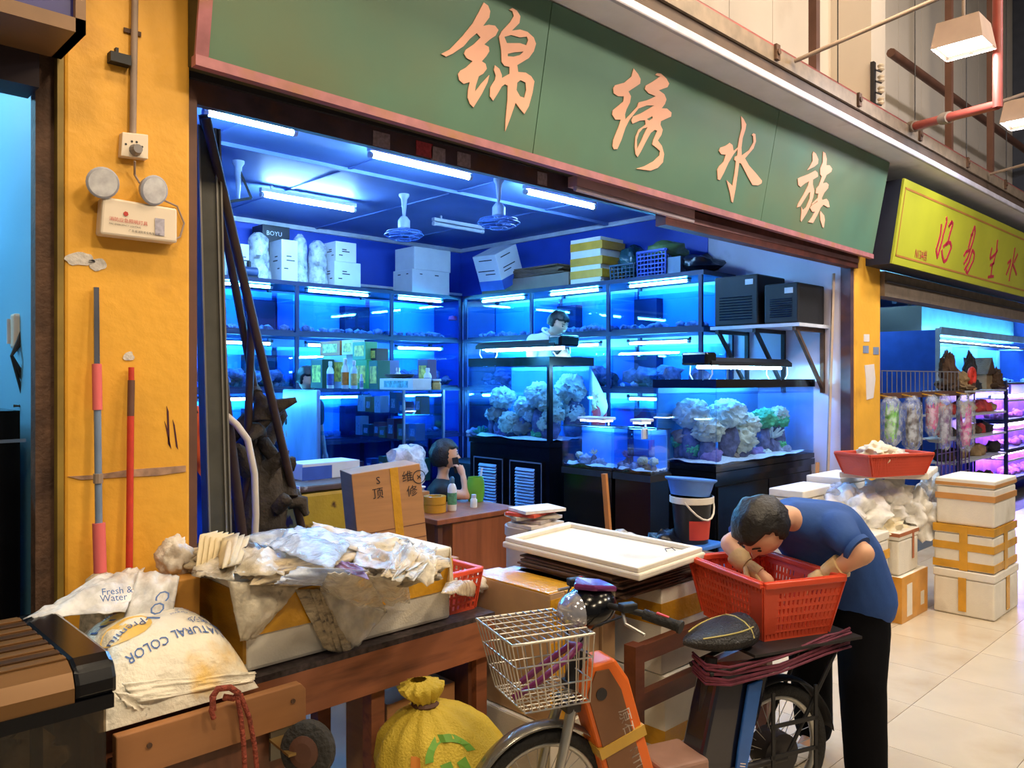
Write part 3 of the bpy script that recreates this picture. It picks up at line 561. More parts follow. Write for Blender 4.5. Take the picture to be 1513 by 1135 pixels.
for a in (('c', 'white', 1022, 612, 24), ('c', 'cream', 1045, 635, 20), ('c', 'white', 1075, 612, 24), ('c', 'cream', 1100, 628, 20), ('c', 'green', 1128, 618, 16), ('c', 'cream', 1150, 613, 13), ('c', 'green', 1175, 618, 13), ('b', 'white', 1140, 640, 17), ('r', 'brown', 1010, 645, 14),
          ('c', 'cream', 1090, 650, 22), ('c', 'green', 1003, 650, 12), ('c', 'green', 1025, 662, 13), ('r', 'purple', 1048, 675, 14), ('b', 'green', 1040, 688, 14), ('c', 'white', 1127, 672, 12), ('c', 'green', 1180, 655, 10), ('r', 'purple', 1110, 672, 15), ('r', 'grey', 1150, 668, 15), ('b', 'white', 1168, 675, 9), ('r', 'brown', 1080, 678, 12), ('r', 'grey', 1172, 678, 12), ('b', 'green', 1002, 687, 10)):
    coral(a[0], a[1], a[2], a[3], a[4], **(dict(X=5.80) if a[2] < 1062 else dict(Y=3.66)), tank=RTN, seed=a[2]*.31, floor_z=fz2)
# two small cube tanks
for k, (ya, yb, lab) in enumerate(((4.02, 4.55, 'small frameless cube aquarium next to the tall reef tank'), (3.64, 4.0, 'small frameless cube aquarium with a clear breeder box on its side'))):
    T3, f3 = aquarium('cube_aquarium', lab, 4.98, 5.24, ya, yb, 1.05, 1.40, .004, .012, [], ())
    build(MB().box(5.21, 5.225, ya+.02, yb-.02, 1.065, 1.39), 'blue_backing', M_back, parent=T3, W=True)
    s_ = thing('aquarium_stand', ('black stand under the cube tank next to the tall reef tank', 'black stand under the cube tank with the breeder box')[k], 'stand', (5.2, (ya+yb)/2, 0))
    build(MB().box(4.99, 5.23, ya+.01, yb-.01, 0, 1.0), 'body', M_black, parent=s_, W=True); build(MB().box(4.97, 5.25, ya-.002, yb+.002, 1.0, 1.048), 'top_board', M_blackm, parent=s_, W=True)
    l = thing('clip_lamp', ('white clip lamp glowing over the cube tank next to the tall reef tank', 'slim white lamp glowing over the cube tank with the breeder box')[k], 'lamp', (5.2, ya+.2, 1.44))
    build(MB().box(5.03, 5.19, ya+.12, yb-.12, 1.45, 1.475), 'housing', M_cap, parent=l, W=True, bevel=.008); build(MB().box(5.05, 5.17, ya+.14, yb-.14, 1.437, 1.45), 'led_panel', glow('led_white', (.5, .8, 1.0), 25), parent=l, W=True)
    build(MB().tube([(5.19, ya+.25, 1.46), (5.25, ya+.25, 1.45), (5.253, ya+.25, 1.39)], .008, 6), 'clip_arm', M_cap, parent=l, W=True)
    cc = 'cube tank next to the tall reef tank' if k == 0 else 'cube tank with the breeder box'
    for a in ((('r', 'grey', 866, 680, 9), ('r', 'grey', 885, 686, 9), ('c', 'cream', 856, 672, 5), ('b', 'cream', 878, 668, 7)) if k == 0 else (('b', 'purple', 926, 672, 9), ('r', 'grey', 922, 688, 8), ('c', 'cream', 950, 681, 7), ('r', 'grey', 940, 690, 8), ('c', 'white', 966, 682, 6), ('r', 'brown', 958, 693, 7))):
        coral(a[0], a[1], a[2], a[3], a[4], X=5.09, tank=cc, seed=a[2]*.2, floor_z=f3)
bb = thing('breeder_box', 'clear acrylic breeder box hooked on the cube aquarium', 'box', (4.93, 3.7, 1.2))
for bx in ((4.90, 4.975, 3.60, 3.80, 1.20, 1.206), (4.90, 4.906, 3.60, 3.80, 1.20, 1.33), (4.90, 4.975, 3.60, 3.606, 1.20, 1.33), (4.90, 4.975, 3.794, 3.80, 1.20, 1.33)): build(MB().box(*bx), 'pane', glass('acrylic', (215, 230, 250), .15), parent=bb, W=True)
build(MB().box(4.94, 5.0, 3.68, 3.70, 1.33, 1.41), 'hook', M_cap, parent=bb, W=True)
# ================================================================ goods, counter, desk
M_wbox = mat('white_carton', (215, 218, 222), .6, var=.05); M_carton = mat('brown_carton', (178, 128, 82), .7, var=.1, scale=3, stretch=(1, 1, 12)); M_tape = mat('yellow_tape', (205, 150, 40), .25, var=.15, scale=8, bump=.2)
M_tapeC = mat('clear_tape', (200, 165, 105), .25, var=.1); M_foam = mat('white_foam', (226, 220, 206), .7, var=.05, scale=10, dirt=(165, 150, 125), dscale=2.5, dlo=.58, dhi=.8, bump=.12, bscale=120)
M_ink = mat('ink_black', (30, 30, 35), .6); M_inkb = mat('ink_blue', (45, 85, 150), .6); M_bagc = film('clear_bag', (225, 232, 240), .4)
def carton(name, lab, x0, x1, y0, y1, z0, z1, m, cat='box', rz=0, group=None, tape=None, lines=None, T=None):
    c = Vector(((x0+x1)/2, (y0+y1)/2, z0)); t = thing(name, lab, cat, c, rz, group); hx, hy, hz = (x1-x0)/2, (y1-y0)/2, z1-z0
    build(MB().box(-hx, hx, -hy, hy, 0, hz), 'body', m, parent=t, bevel=.004)
    for s_ in (-1, 1): build(MB().box(-hx+.002, hx-.002, min(s_*hy, s_*.003), max(s_*hy, s_*.003), hz, hz+.003), 'flap', m, parent=t)
    if tape: build(MB().box(-hx-.002, hx+.002, -.03, .03, hz+.003, hz+.005).box(-hx-.002, -hx, -.03, .03, hz*.7, hz+.005), 'tape', tape, parent=t)
    if lines:
        mb = MB()
        for (u, z, wd) in lines: mb.box(-hx+u*2*hx, -hx+u*2*hx+wd, -hy-.001, -hy, z*hz, z*hz+.012).box(-hx-.001, -hx, -hy+u*2*hy, -hy+u*2*hy+wd, z*hz, z*hz+.012)
        build(mb, 'print', M_ink, parent=t)
    return t
def on_back(pxa, pxb, ytop, ybot, Yp=7.95, dep=.3, zb=2.846):
    a = at(pxa, ybot, Y=Yp); b = at(pxb, ybot, Y=Yp); t = at((pxa+pxb)/2, ytop, Y=Yp); m_ = at((pxa+pxb)/2, ybot, Y=Yp); return a.x, b.x, Yp, Yp+dep, zb, zb+(t.z-m_.z)
def on_right(pxa, pxb, ytop, ybot, Xp=6.76, dep=.3, zb=2.846):
    a = at(pxa, ybot, X=Xp); b = at(pxb, ybot, X=Xp); t = at((pxa+pxb)/2, ytop, X=Xp); m_ = at((pxa+pxb)/2, ybot, X=Xp); return Xp, Xp+dep, b.y, a.y, zb, zb+(t.z-m_.z)
L1 = [(.3, .6, .06), (.3, .5, .1), (.15, .3, .05)]
carton('carton', 'white tall narrow carton standing beside the leaning poles on the back rack', *on_back(350, 368, 343, 392), M_wbox, lines=L1)
carton('carton', 'white tall carton with a red mark between bagged pumps on the back rack', *on_back(416, 440, 350, 411), M_wbox, lines=L1)
c_ = on_back(494, 533, 382, 418); carton('carton', 'white square carton with small print at the end of the back rack goods', *c_, M_wbox, lines=L1)
x0, x1, y0, y1, z0, z1 = c_; carton('carton', 'smaller white carton stacked on the square carton of the back rack', x0+.02, x1-.06, y0, y1, z1+.004, z1+.23, M_wbox, lines=L1)
carton('carton', 'black pump carton lettered in white behind the bagged pumps', *on_back(388, 428, 320, 405, 8.22, .25), mat('black_carton', (28, 30, 40), .5), rz=0)
_c = COL.objects[-1].parent; build(text_mb('BOYU', .07, (-.12, -.127, .53), (1, 0, 0), (0, 0, 1)), 'lettering', M_wbox, parent=_c)
build(MB().lathe(Vector(((on_back(322, 342, 350, 390)[0]+on_back(322, 342, 350, 390)[1])/2, 8.1, 2.846)), [(.08, 0), (.09, .02), (.09, .2), (.06, .25), (.06, .29)], 16), 'jar', mat('jar_plastic', (190, 205, 210), .3), W=True, smooth=40, label='round pale plastic jar at the left end of the back rack top', cat='jar')
def bagged(px0, px1, y0, y1, lab, seed):
    x0_, x1_, ya, yb, za, zb_ = on_back(px0, px1, y0, y1, 7.95, .28); cxx = (x0_+x1_)/2; r = (x1_-x0_)/2; h = zb_-za; t = thing('bagged_pump', lab, 'pump', (cxx, 8.1, za))
    build(MB().lathe((0, 0, .003), [(r*.75, 0), (r*.8, h*.25), (r*.5, h*.35), (r*.55, h*.75), (r*.3, h*.85)], 16), 'pump_body', mat('pump_white', (205, 210, 215), .4), parent=t, smooth=40)
    build(MB().lathe((0, 0, h*.45), [(r*.62, 0), (r*.62, h*.08)], 16), 'band', M_blackm, parent=t)
    def bg(u, v):
        a = u*2*math.pi; rr = r*(1.0-.25*v)*(1+.14*noise.noise(Vector((math.cos(a)*3, math.sin(a)*3, v*5+seed)))); rr *= 1 if v < .9 else (1-(v-.9)*6); return Vector((rr*math.cos(a), rr*math.sin(a), .002+v*h*1.02))
    build(MB().grid(bg, 24, 16, True), 'plastic_bag', M_bagc, parent=t, smooth=80)
bagged(374, 408, 335, 405, 'bagged white pump with clear plastic crumpled round it beside the tall carton', 1); bagged(442, 464, 335, 408, 'slim bagged pump with a dark band on the back rack', 2); bagged(465, 493, 347, 413, 'wide bagged white filter drum beside the square cartons', 3)
pp = thing('pump', 'small dark blue pump lying before the bagged pump on the back rack', 'pump', (at(368, 395, Y=7.93).x, 7.93, 2.846))
build(MB().cyl((-.1, 0, .06), (.08, 0, .06), .055, n=14), 'motor', mat('pump_blue', (50, 70, 110), .4), parent=pp, smooth=40); build(MB().cyl((0, 0, .1), (0, 0, .17), .02, n=10), 'outlet', M_blackm, parent=pp); build(MB().box(-.1, .08, -.05, .05, 0, .015), 'foot', M_blackm, parent=pp)
c_ = on_back(609, 664, 397, 432, 7.95, .4); carton('carton', 'large white carton in the corner where the racks meet', *c_, M_wbox, lines=[(.2, .8, .04), (.6, .8, .06)])
carton('carton', 'white carton stacked on the large corner carton', c_[0]+.03, c_[1]+.02, c_[2], c_[3], c_[5]+.004, c_[5]+.28, M_wbox)
tb = carton('carton', 'blue and white printed carton tilted against the corner cartons', 6.55, 7.0, 7.0, 7.35, 2.846, 3.28, M_wbox, lines=[(.2, .85, .2), (.2, .55, .25), (.2, .45, .15)]); tb.rotation_euler = (0, -.42, .15); tb.location.z = 2.95
build(MB().box(-.227, .227, -.177, .177, .0, .12), 'blue_band', mat('blue_print', (60, 95, 185), .5), parent=tb)
# flat cardboard and boxes on the right rack
lc = on_right(712, 840, 395, 425); carton('carton', 'long flat brown carton under folded cardboard on the right rack', lc[0], lc[1]+.1, lc[2], lc[3], 2.846, 3.0, mat('dull_carton', (135, 115, 100), .7, var=.15))
rnd = random.Random(4); cs = M_carton
for k in range(9):
    y = lc[2]+.1+.05*rnd.random(); T = Matrix.Translation((6.98, (lc[2]+lc[3])/2+.1*(rnd.random()-.5), 3.012+.0125*k)) @ rotz(.12*(rnd.random()-.5)) @ Matrix.Rotation(.02*(rnd.random()-.5), 4, 'X')
    build(MB().box(-.2, .2, -.62+.1*rnd.random(), .62-.15*rnd.random(), 0, .008, T), 'cardboard_sheet', mat('old_cardboard', (120, 95, 75), .8, var=.3), W=True, label='flattened brown cardboard sheet in the heap on the long carton', cat='cardboard', group='flattened cardboard sheets on the right rack')
yb_ = on_right(843, 914, 340, 408); t = carton('foam_box', 'white foam box wrapped in yellow tape on top of the right rack', yb_[0], yb_[1]+.1, yb_[2]+.25, yb_[3], 2.846, 2.846+.50, M_foam)
for z in (.06, .2, .37): build(MB().box(-.203, .203, -.55*(yb_[3]-yb_[2]-.25)-.002, .5*(yb_[3]-yb_[2]-.25)+.002, z, z+.09), 'tape_band', M_tape, parent=t)
def crate(name, lab, T, lx, ly, h, m, cols=8, rows=5, cat='crate', taper=.85, rim=.02, group=None):
    "basket with a lattice of slots in each wall"
    t = thing(name, lab, cat, T.translation, 0, group); R = T.to_3x3().to_4x4(); mb = MB()
    def P(u, v, side):   # v 0..1 height
        k = taper+(1-taper)*v; x, y = lx/2*k, ly/2*k; z = v*h
        return R @ Vector({0: (x*(2*u-1), -y, z), 1: (x, y*(2*u-1), z), 2: (x*(1-2*u), y, z), 3: (-x, y*(1-2*u), z)}[side])
    for s_ in range(4):
        n = cols if s_ in (0, 2) else max(3, int(cols*ly/lx+.5)); mb = MB()
        for i in range(n+1):
            u = i/n; wd = .012 if 0 < i < n else .02; mb.bar(P(u, .02, s_), P(u, 1, s_), wd*lx*2, .006, up=P(.5, .5, s_).normalized())
        for j in range(rows+1):
            v = j/rows; mb.bar(P(0, v, s_), P(1, v, s_), .006, (.012 if 0 < j < rows else .03)*max(.5, h*4), up=(0, 0, 1))
        build(mb, 'lattice_side', m, parent=t)
    build(MB().box(-lx/2*taper, lx/2*taper, -ly/2*taper, ly/2*taper, 0, .008).shift(R), 'base', m, parent=t)
    rm = MB(); q = [P(0, 1, 0), P(0, 1, 1), P(0, 1, 2), P(0, 1, 3)]
    for a, b in zip(q, q[1:]+q[:1]): rm.bar(a, b, rim*1.4, rim, up=R @ Vector((0, 0, 1)))
    build(rm, 'rim', m, parent=t, bevel=.004); return t
bc = on_right(942, 981, 358, 398); M_bcr = mat('blue_crate', (60, 85, 190), .4)
crate('plastic_crate', 'blue slotted plastic crate on top of the right rack', Matrix.Translation((6.98, (bc[2]+bc[3])/2, 2.846)), .42, .36, .26, M_bcr, 9, 6, taper=.97)
build(MB().blob((6.98, (bc[2]+bc[3])/2-.05, 3.12), .2, .3, 2, 3, 5, (1, 1.1, .55)), 'plastic_bag', mat('green_bag', (95, 120, 70), .3, bump=.5, bscale=15), W=True, smooth=70, label='olive green full bag on the blue crate', cat='bag')
dc = on_right(903, 936, 375, 402); crate('plastic_crate', 'dark grey slotted crate holding a dark green bag on the right rack', Matrix.Translation((6.98, (dc[2]+dc[3])/2+.02, 2.846)), .40, .32, .16, mat('dark_crate', (55, 75, 95), .5), 8, 4, taper=.97)
build(MB().blob((6.98, (dc[2]+dc[3])/2+.02, 3.06), .17, .35, 2.2, 3, 8, (1, .9, 1)), 'plastic_bag', mat('dark_green_bag', (35, 70, 75), .2, bump=.6, bscale=12), W=True, smooth=70, label='shiny dark green plastic bag in the grey crate', cat='bag')
gx = on_right(982, 1003, 372, 397); carton('carton', 'small grey box beside the blue crate on the right rack', gx[0]+.03, gx[1], gx[2], gx[3], 2.846, 3.02, mat('grey_carton', (110, 130, 155), .6))
build(MB().blob((6.98, 4.5, 2.94), .18, .4, 2.2, 3, 11, (1, 1.2, .55)), 'plastic_bag', mat('black_bag', (22, 24, 34), .3, bump=.6, bscale=12), W=True, smooth=70, label='black plastic bag at the aisle end of the right rack top', cat='bag')
# ---- chiller boxes on a bracket shelf
br = thing('bracket_shelf', 'white board shelf on dark steel brackets fixed to the pale wall', 'shelf', (7.0, 3.75, 2.2))
bz_ = at(1140, 484, X=6.75).z
build(MB().box(6.70, 7.295, 3.3, 4.2, bz_, bz_+.03), 'board', M_cornice, parent=br, W=True)
for y in (3.36, 3.75, 4.14):
    build(MB().bar((6.72, y, bz_-.02), (7.29, y, bz_-.02), .035, .035).bar((6.76, y, bz_-.03), (7.27, y, bz_-.55), .03, .03).bar((7.28, y, bz_), (7.28, y, bz_-.6), .035, .035, up=(0, 1, 0)), 'bracket', M_dark if y > 3.5 else M_rust, parent=br, W=True)
for k, (ya, yb, h, lab) in enumerate(((3.72, 4.18, .47, 'large black aquarium chiller on the bracket shelf by the tank rack'), (3.33, 3.66, .36, 'smaller black aquarium chiller beside the large one on the bracket shelf'))):
    t = thing('aquarium_chiller', lab, 'chiller', (6.98, (ya+yb)/2, bz_+.032))
    build(MB().box(6.74, 7.26, ya, yb, bz_+.034, bz_+.034+h), 'casing', M_blackm, parent=t, W=True, bevel=.015)
    for j in range(9): build(MB().box(6.733, 6.742, ya+.06, yb-.06, bz_+.09+j*h*.055, bz_+.098+j*h*.055), 'vent_slat', M_black, parent=t, W=True)
    build(MB().box(6.736, 6.742, ya+.05, ya+.13, bz_+h-.06, bz_+h-.01), 'sticker', M_wbox, parent=t, W=True); build(MB().box(6.9, 7.1, ya+.1, ya+.16, bz_+.034+h, bz_+.05+h), 'handle', M_black, parent=t, W=True)
# timber batten leaning by the wall
build(MB().bar((7.2, 3.3, .004), (7.25, 3.24, 2.76), .035, .02), 'timber_batten', mat('pale_timber', (190, 165, 140), .6), W=True, label='pale timber batten standing against the wall beside the chillers', cat='batten')
# ---- glass display cabinet with goods
dx0, dx1, dy0, dy1, dz = 4.12, 4.58, 5.62, 7.35, 1.69
dcab = thing('display_cabinet', 'tall glass display cabinet filled with boxed aquarium goods behind the desk', 'cabinet', (4.35, 6.5, 0)); M_dg = glass('cabinet_glass', (205, 225, 245), .10)
for z in (.5, .87, 1.23, 1.46): build(MB().box(dx0+.01, dx1-.01, dy0+.01, dy1-.01, z, z+.012), 'glass_shelf', M_dg, parent=dcab, W=True)
build(MB().box(dx0, dx1, dy0, dy1, dz-.025, dz), 'top_pane', M_glass, parent=dcab, W=True); build(MB().box(dx0, dx0+.008, dy0, dy1, .3, dz-.025), 'front_pane', M_dg, parent=dcab, W=True); build(MB().box(dx0+.008, dx1, dy0, dy0+.008, .3, dz-.025), 'side_pane', M_dg, parent=dcab, W=True)
build(MB().box(dx1-.008, dx1, dy0+.008, dy1, .3, dz-.025), 'back_pane', M_dg, parent=dcab, W=True); build(MB().box(dx0, dx1, dy0, dy1, 0, .3), 'plinth', M_rack, parent=dcab, W=True)
for (x, y) in ((dx0, dy0), (dx0, dy1-.02), (dx1-.02, dy0)): build(MB().box(x, x+.02, y, y+.02, .3, dz), 'edge_strip', mat('aluminium', (180, 185, 190), .3, .7), parent=dcab, W=True)
GC = [(225, 225, 220), (70, 90, 150), (60, 110, 80), (190, 150, 60), (200, 90, 70), (120, 120, 130), (170, 200, 220)]; rnd = random.Random(12)
for zs, n in ((1.243, 7), (1.473, 6), (.883, 6)):
    for k in range(n):
        y = dy0+.08+k*1.1/n; h = .1+.1*rnd.random(); wd = .07+.05*rnd.random(); col = GC[rnd.randrange(7)]; x = dx0+.12+.1*rnd.random()
        t = thing('boxed_goods', 'small boxed aquarium product standing on a glass shelf of the display cabinet', 'box', (x+.05, y, zs), 0, 'boxed goods inside the display cabinet')
        build(MB().box(-.05, .05, -wd/2, wd/2, 0, h), 'carton', mat('goods_%d%d%d' % col, col, .5, var=.1), parent=t); build(MB().box(-.052, -.05, -wd*.3, wd*.3, h*.25, h*.7), 'print_panel', mat('goods_print', (235, 230, 220), .5, var=.5, scale=60), parent=t)
# marbled sheet
build(MB().box(4.03, 4.07, 6.9, 7.6, .9, 1.68), 'marbled_sheet', mat('marble_panel', (150, 175, 215), .35, var=.35, scale=1.5, stretch=(1, 2, .7)), W=True, bevel=.015, label='pale marbled sheet standing at the far end of the display cabinet', cat='panel')
build(MB().box(3.98, 4.11, 6.88, 7.62, 0, .9), 'panel_support', M_rack, W=True, label='dark low cupboard under the marbled sheet', cat='cupboard')
# bottles and boxes on top of the display cabinet
def bottle(lab, px, ytop, ybot, r, X=4.22, body=(210, 215, 220), lb=(60, 70, 150), cap=(230, 230, 230), group='bottles on the display cabinet', zb=None, cat='bottle', capr=.45):
    p = at(px, ybot, X=X); tp = at(px, ytop, X=X); h = tp.z-p.z; z = dz+.002 if zb is None else zb; t = thing('bottle', lab, cat, (p.x, p.y, z), 0, group)
    build(MB().lathe((0, 0, 0), [(r*.95, 0), (r, .01), (r, h*.62), (r*.8, h*.72), (r*capr, h*.8), (r*capr, h*.84)], 14), 'body', mat('bottle_%d%d%d' % body, body, .3), parent=t, smooth=40)
    build(MB().lathe((0, 0, h*.12), [(r*1.02, 0), (r*1.02, h*.42)], 14), 'label_band', mat('band_%d%d%d' % lb, lb, .5, var=.3, scale=30), parent=t, smooth=40); build(MB().lathe((0, 0, h*.84), [(r*capr*1.2, 0), (r*capr*1.2, h*.14), (r*capr*.8, h*.16)], 12), 'cap', mat('cap_%d%d%d' % cap, cap, .4), parent=t, smooth=40)
bottle('white bottle with dark blue label on the display cabinet', 488, 537, 577, .035); bottle('orange labelled bottle with white cap on the display cabinet', 510, 532, 577, .036, lb=(215, 120, 40)); bottle('pale blue bottle with tan label on the display cabinet', 523, 535, 577, .034, body=(170, 195, 220), lb=(190, 160, 90))
bottle('tiny white bottle at the front of the display cabinet top', 534, 555, 577, .018, lb=(120, 130, 170)); bottle('white spray bottle behind the white box on the display cabinet', 588, 533, 565, .035, lb=(200, 205, 220), X=4.35); bottle('blue grey bottle at the near end of the display cabinet', 632, 545, 577, .036, X=4.45, lb=(80, 110, 150)); bottle('short tan jar at the near end of the display cabinet', 645, 562, 577, .04, X=4.52, body=(200, 160, 100), lb=(190, 150, 90), capr=.9)
def gbox(lab, pa, pb, yt, yb, col, X=4.25, dep=.14, zb=None):
    a = at(pa, yb, X=X); b = at(pb, yb, X=X); h = at(pa, yt, X=X).z-a.z; z = (dz+.002) if zb is None else zb
    t = thing('goods_carton', lab, 'box', (X+dep/2, (a.y+b.y)/2, z)); wd = abs(a.y-b.y)
    build(MB().box(-dep/2, dep/2, -wd/2, wd/2, 0, h), 'carton', mat('gb_%d%d%d' % col, col, .5, var=.12), parent=t, bevel=.003); build(MB().box(-dep/2-.002, -dep/2, -wd*.36, wd*.36, h*.2, h*.8), 'print_panel', mat('gp_%d' % (sum(col) % 5), ((200, 190, 80), (230, 120, 60), (120, 190, 200), (230, 230, 230), (150, 70, 60))[sum(col) % 5], .5, var=.6, scale=25), parent=t)
    return z+h
gbox('dark green upright carton at the far end of the display cabinet', 459, 476, 535, 577, (35, 75, 65)); z1 = gbox('bright green tall carton in the middle of the display cabinet', 524, 542, 535, 577, (50, 150, 75), X=4.34); gbox('deep green narrow carton beside the bright green one', 545, 558, 535, 577, (25, 85, 65)); z2 = gbox('blue grey carton behind the white box on the display cabinet', 558, 572, 535, 577, (90, 100, 150), X=4.36)
z3 = gbox('pale carton behind the bottles on the display cabinet', 478, 512, 530, 577, (150, 190, 215), X=4.40); gbox('orange fish food carton stacked on the pale carton', 473, 502, 509, 530, (205, 110, 45), X=4.40, zb=z3+.002); gbox('white printed carton between the stacked food cartons', 505, 521, 510, 532, (215, 215, 205), X=4.40, zb=z3+.002); gbox('green fish food carton stacked on the tall green carton', 521, 540, 508, 534, (80, 160, 110), X=4.34, zb=z1+.002)
gbox('dark square food carton stacked beside the green ones', 543, 556, 510, 528, (55, 50, 45), X=4.40, zb=z2+.002); gbox('small purple blue tin near the spray bottle', 617, 632, 533, 577, (80, 60, 110), X=4.44, dep=.1)
wbx = gbox('low white box carrying a dark tray on the display cabinet', 561, 610, 562, 578, (235, 232, 235), X=4.18, dep=.2)
build(MB().lathe((4.28, at(590, 560, X=4.28).y, wbx+.002), [(.03, 0), (.13, .01), (.15, .035), (.14, .04), (.11, .02)], 18, sx=.6, sy=1.3), 'tray', M_blackm, W=True, smooth=40, label='black oval tray on the low white box', cat='tray')
# ---- wooden desk
M_wood = mat('red_brown_wood', (150, 84, 48), .4, var=.25, scale=3, stretch=(6, 6, .6)); M_wood2 = mat('dark_brown_wood', (98, 58, 38), .5, var=.25, scale=4, stretch=(6, 6, .6))
kx0, kx1, ky0, ky1, kz = 3.6, 4.4, 4.5, 5.08, .78
dk = thing('desk', 'reddish brown wooden desk with the phone woman behind it', 'desk', (4, 4.8, 0))
build(MB().box(kx0-.02, kx1+.02, ky0-.02, ky1+.02, kz-.04, kz), 'desktop', M_wood, parent=dk, W=True, bevel=.006); build(MB().box(kx0+.16, kx1, ky0, ky0+.02, 0, kz-.04), 'front_panel', M_wood, parent=dk, W=True)
build(MB().box(kx0+.14, kx0+.16, ky0, ky1, 0, kz-.04), 'side_panel', M_wood, parent=dk, W=True); build(MB().box(kx1-.02, kx1, ky0+.02, ky1, 0, kz-.04), 'side_panel', M_wood, parent=dk, W=True); build(MB().box(kx0+.02, kx0+.06, ky0+.02, ky0+.06, 0, kz-.04), 'leg', M_wood2, parent=dk, W=True); build(MB().box(kx0+.02, kx0+.06, ky1-.06, ky1-.02, 0, kz-.04), 'leg', M_wood2, parent=dk, W=True)
for k, (px, py, lab) in enumerate(((645, 757, 'roll of yellow packing tape at the bottom of the pair on the desk'), (645, 757, 'roll of yellow packing tape on top of another on the desk'))):
    p = at(px, py, Z=kz); z = kz+.002+.062*k; c = Vector((p.x, p.y+.02, z)); R_ = .085
    build(MB().lathe(c, [(R_*.6, 0), (R_, 0), (R_, .058), (R_*.6, .058), (R_*.6, 0)], 24), 'tape_roll', M_tape, W=True, smooth=40, label=lab, cat='tape')
def put(px, py): p = at(px, py, Z=kz); return p
p = put(622, 752); carton('tape_carton', 'small open tan carton at the edge of the desk', p.x-.07, p.x+.07, p.y-.02, p.y+.14, kz+.001, kz+.13, M_carton)
p = put(640, 753); cb_ = thing('plastic_tub', 'clear plastic food tub on the desk behind the tape rolls', 'tub', (p.x-.08, p.y+.22, kz+.001)); build(MB().box(-.11, .11, -.08, .08, 0, .15), 'tub', film('tub_plastic', (225, 225, 235), .45, .15, .1), parent=cb_, bevel=.015); build(MB().box(-.115, .115, -.085, .085, .15, .165), 'lid', mat('tub_lid', (235, 235, 240), .3), parent=cb_, bevel=.006)
p = put(668, 755); bt_ = thing('bottle', 'white lotion bottle with a teal cap on the desk', 'bottle', (p.x, p.y, kz+.001)); build(MB().lathe((0, 0, 0), [(.03, 0), (.035, .01), (.035, .17), (.025, .2), (.015, .21)], 16), 'body', mat('lotion', (235, 235, 230), .3), parent=bt_, smooth=40); build(MB().lathe((0, 0, .212), [(.018, 0), (.018, .035), (.008, .05)], 12), 'cap', mat('teal_cap', (70, 110, 130), .4), parent=bt_, smooth=40); build(MB().lathe((0, 0, .05), [(.036, 0), (.036, .09)], 16), 'label_band', mat('green_label', (90, 150, 110), .5, var=.4, scale=40), parent=bt_, smooth=40)
p = put(700, 750); bt_ = thing('bottle', 'small white medicine bottle on the desk', 'bottle', (p.x, p.y, kz+.001)); build(MB().lathe((0, 0, 0), [(.025, 0), (.027, .01), (.027, .06), (.017, .075)], 16), 'body', mat('lotion', (235, 235, 230), .3), parent=bt_, smooth=40); build(MB().lathe((0, 0, .076), [(.02, 0), (.02, .025)], 12), 'cap', M_cap, parent=bt_, smooth=40)
p = put(710, 742); gb = thing('mug', 'green barrel shaped mug holding a white stick on the desk', 'mug', (p.x, p.y+.06, kz+.001)); build(MB().lathe((0, 0, 0), [(.06, 0), (.072, .05), (.075, .1), (.07, .16), (.062, .2), (.056, .2), (.055, .02)], 20), 'barrel', mat('barrel_green', (110, 175, 50), .4), parent=gb, smooth=50); build(MB().bar((.02, 0, .05), (.09, .02, .27), .018, .004), 'stick', M_wbox, parent=gb)
# white bag on the desk by the woman
p = put(632, 753); build(MB().blob((p.x, p.y+.27, kz+.17+.15), .17, .4, 2.2, 3, 3, (1.0, .8, 1.0)), 'plastic_bag', film('white_bag', (230, 232, 240), .6), W=True, smooth=70, label='white translucent carrier bag standing on the plastic tub', cat='bag')
# ---- freezer chest, carton in front
fx0, fx1, fy0, fy1 = 2.85, 3.5, 5.1, 5.7; M_fy = mat('yellow_enamel', (200, 165, 45), .45, var=.15, scale=4, dirt=(80, 45, 25), dscale=5, dlo=.60, dhi=.66, bump=.2); M_worn = mat('worn_top', (95, 75, 70), .6, var=.4, scale=6, dirt=(190, 190, 190), dscale=5, dlo=.62, dhi=.68)
fz_ = thing('chest_freezer', 'rusty yellow chest freezer with a worn brown lid', 'freezer', (3.15, 5.5, 0)); build(MB().box(fx0, fx1, fy0, fy1, .05, .98), 'body', M_fy, parent=fz_, W=True, bevel=.03); build(MB().box(fx0-.02, fx1+.02, fy0-.02, fy1+.02, .985, 1.03), 'lid', M_worn, parent=fz_, W=True, bevel=.012); build(MB().box(fx0-.03, fx0-.018, fy0-.02, fy1+.02, .98, 1.035), 'lid_edge', M_wbox, parent=fz_, W=True, bevel=.004)
for x in (fx0+.05, fx1-.1):
    for y in (fy0+.05, fy1-.1): build(MB().box(x, x+.05, y, y+.05, 0, .05), 'foot', M_blackm, parent=fz_, W=True)
c1 = carton('carton', 'small white and blue carton lying on the freezer lid', 3.0, 3.5, 5.35, 5.62, 1.032, 1.15, M_wbox); build(MB().box(-.252, -.0, -.137, -.134, 0, .1), 'blue_panel', mat('blue_print', (60, 95, 185), .5), parent=c1)
b0 = thing('carton', 'brown carton standing as a base behind the table', 'box', (2.85, 3.95, 0)); build(MB().box(-.3, .3, -.22, .22, 0, .70), 'body', M_carton, parent=b0, bevel=.004)
for s_ in (-1, 1): build(MB().box(-.3, .3, min(0, s_*.22), max(0, s_*.22), .70, .704), 'flap', M_carton, parent=b0)
cc = thing('carton', 'tall brown carton with handwriting and a yellow tape stripe leaning before the freezer', 'box', (2.82, 4.0, .706), -.30)
Tt = Matrix.Rotation(-.10, 4, 'Y')
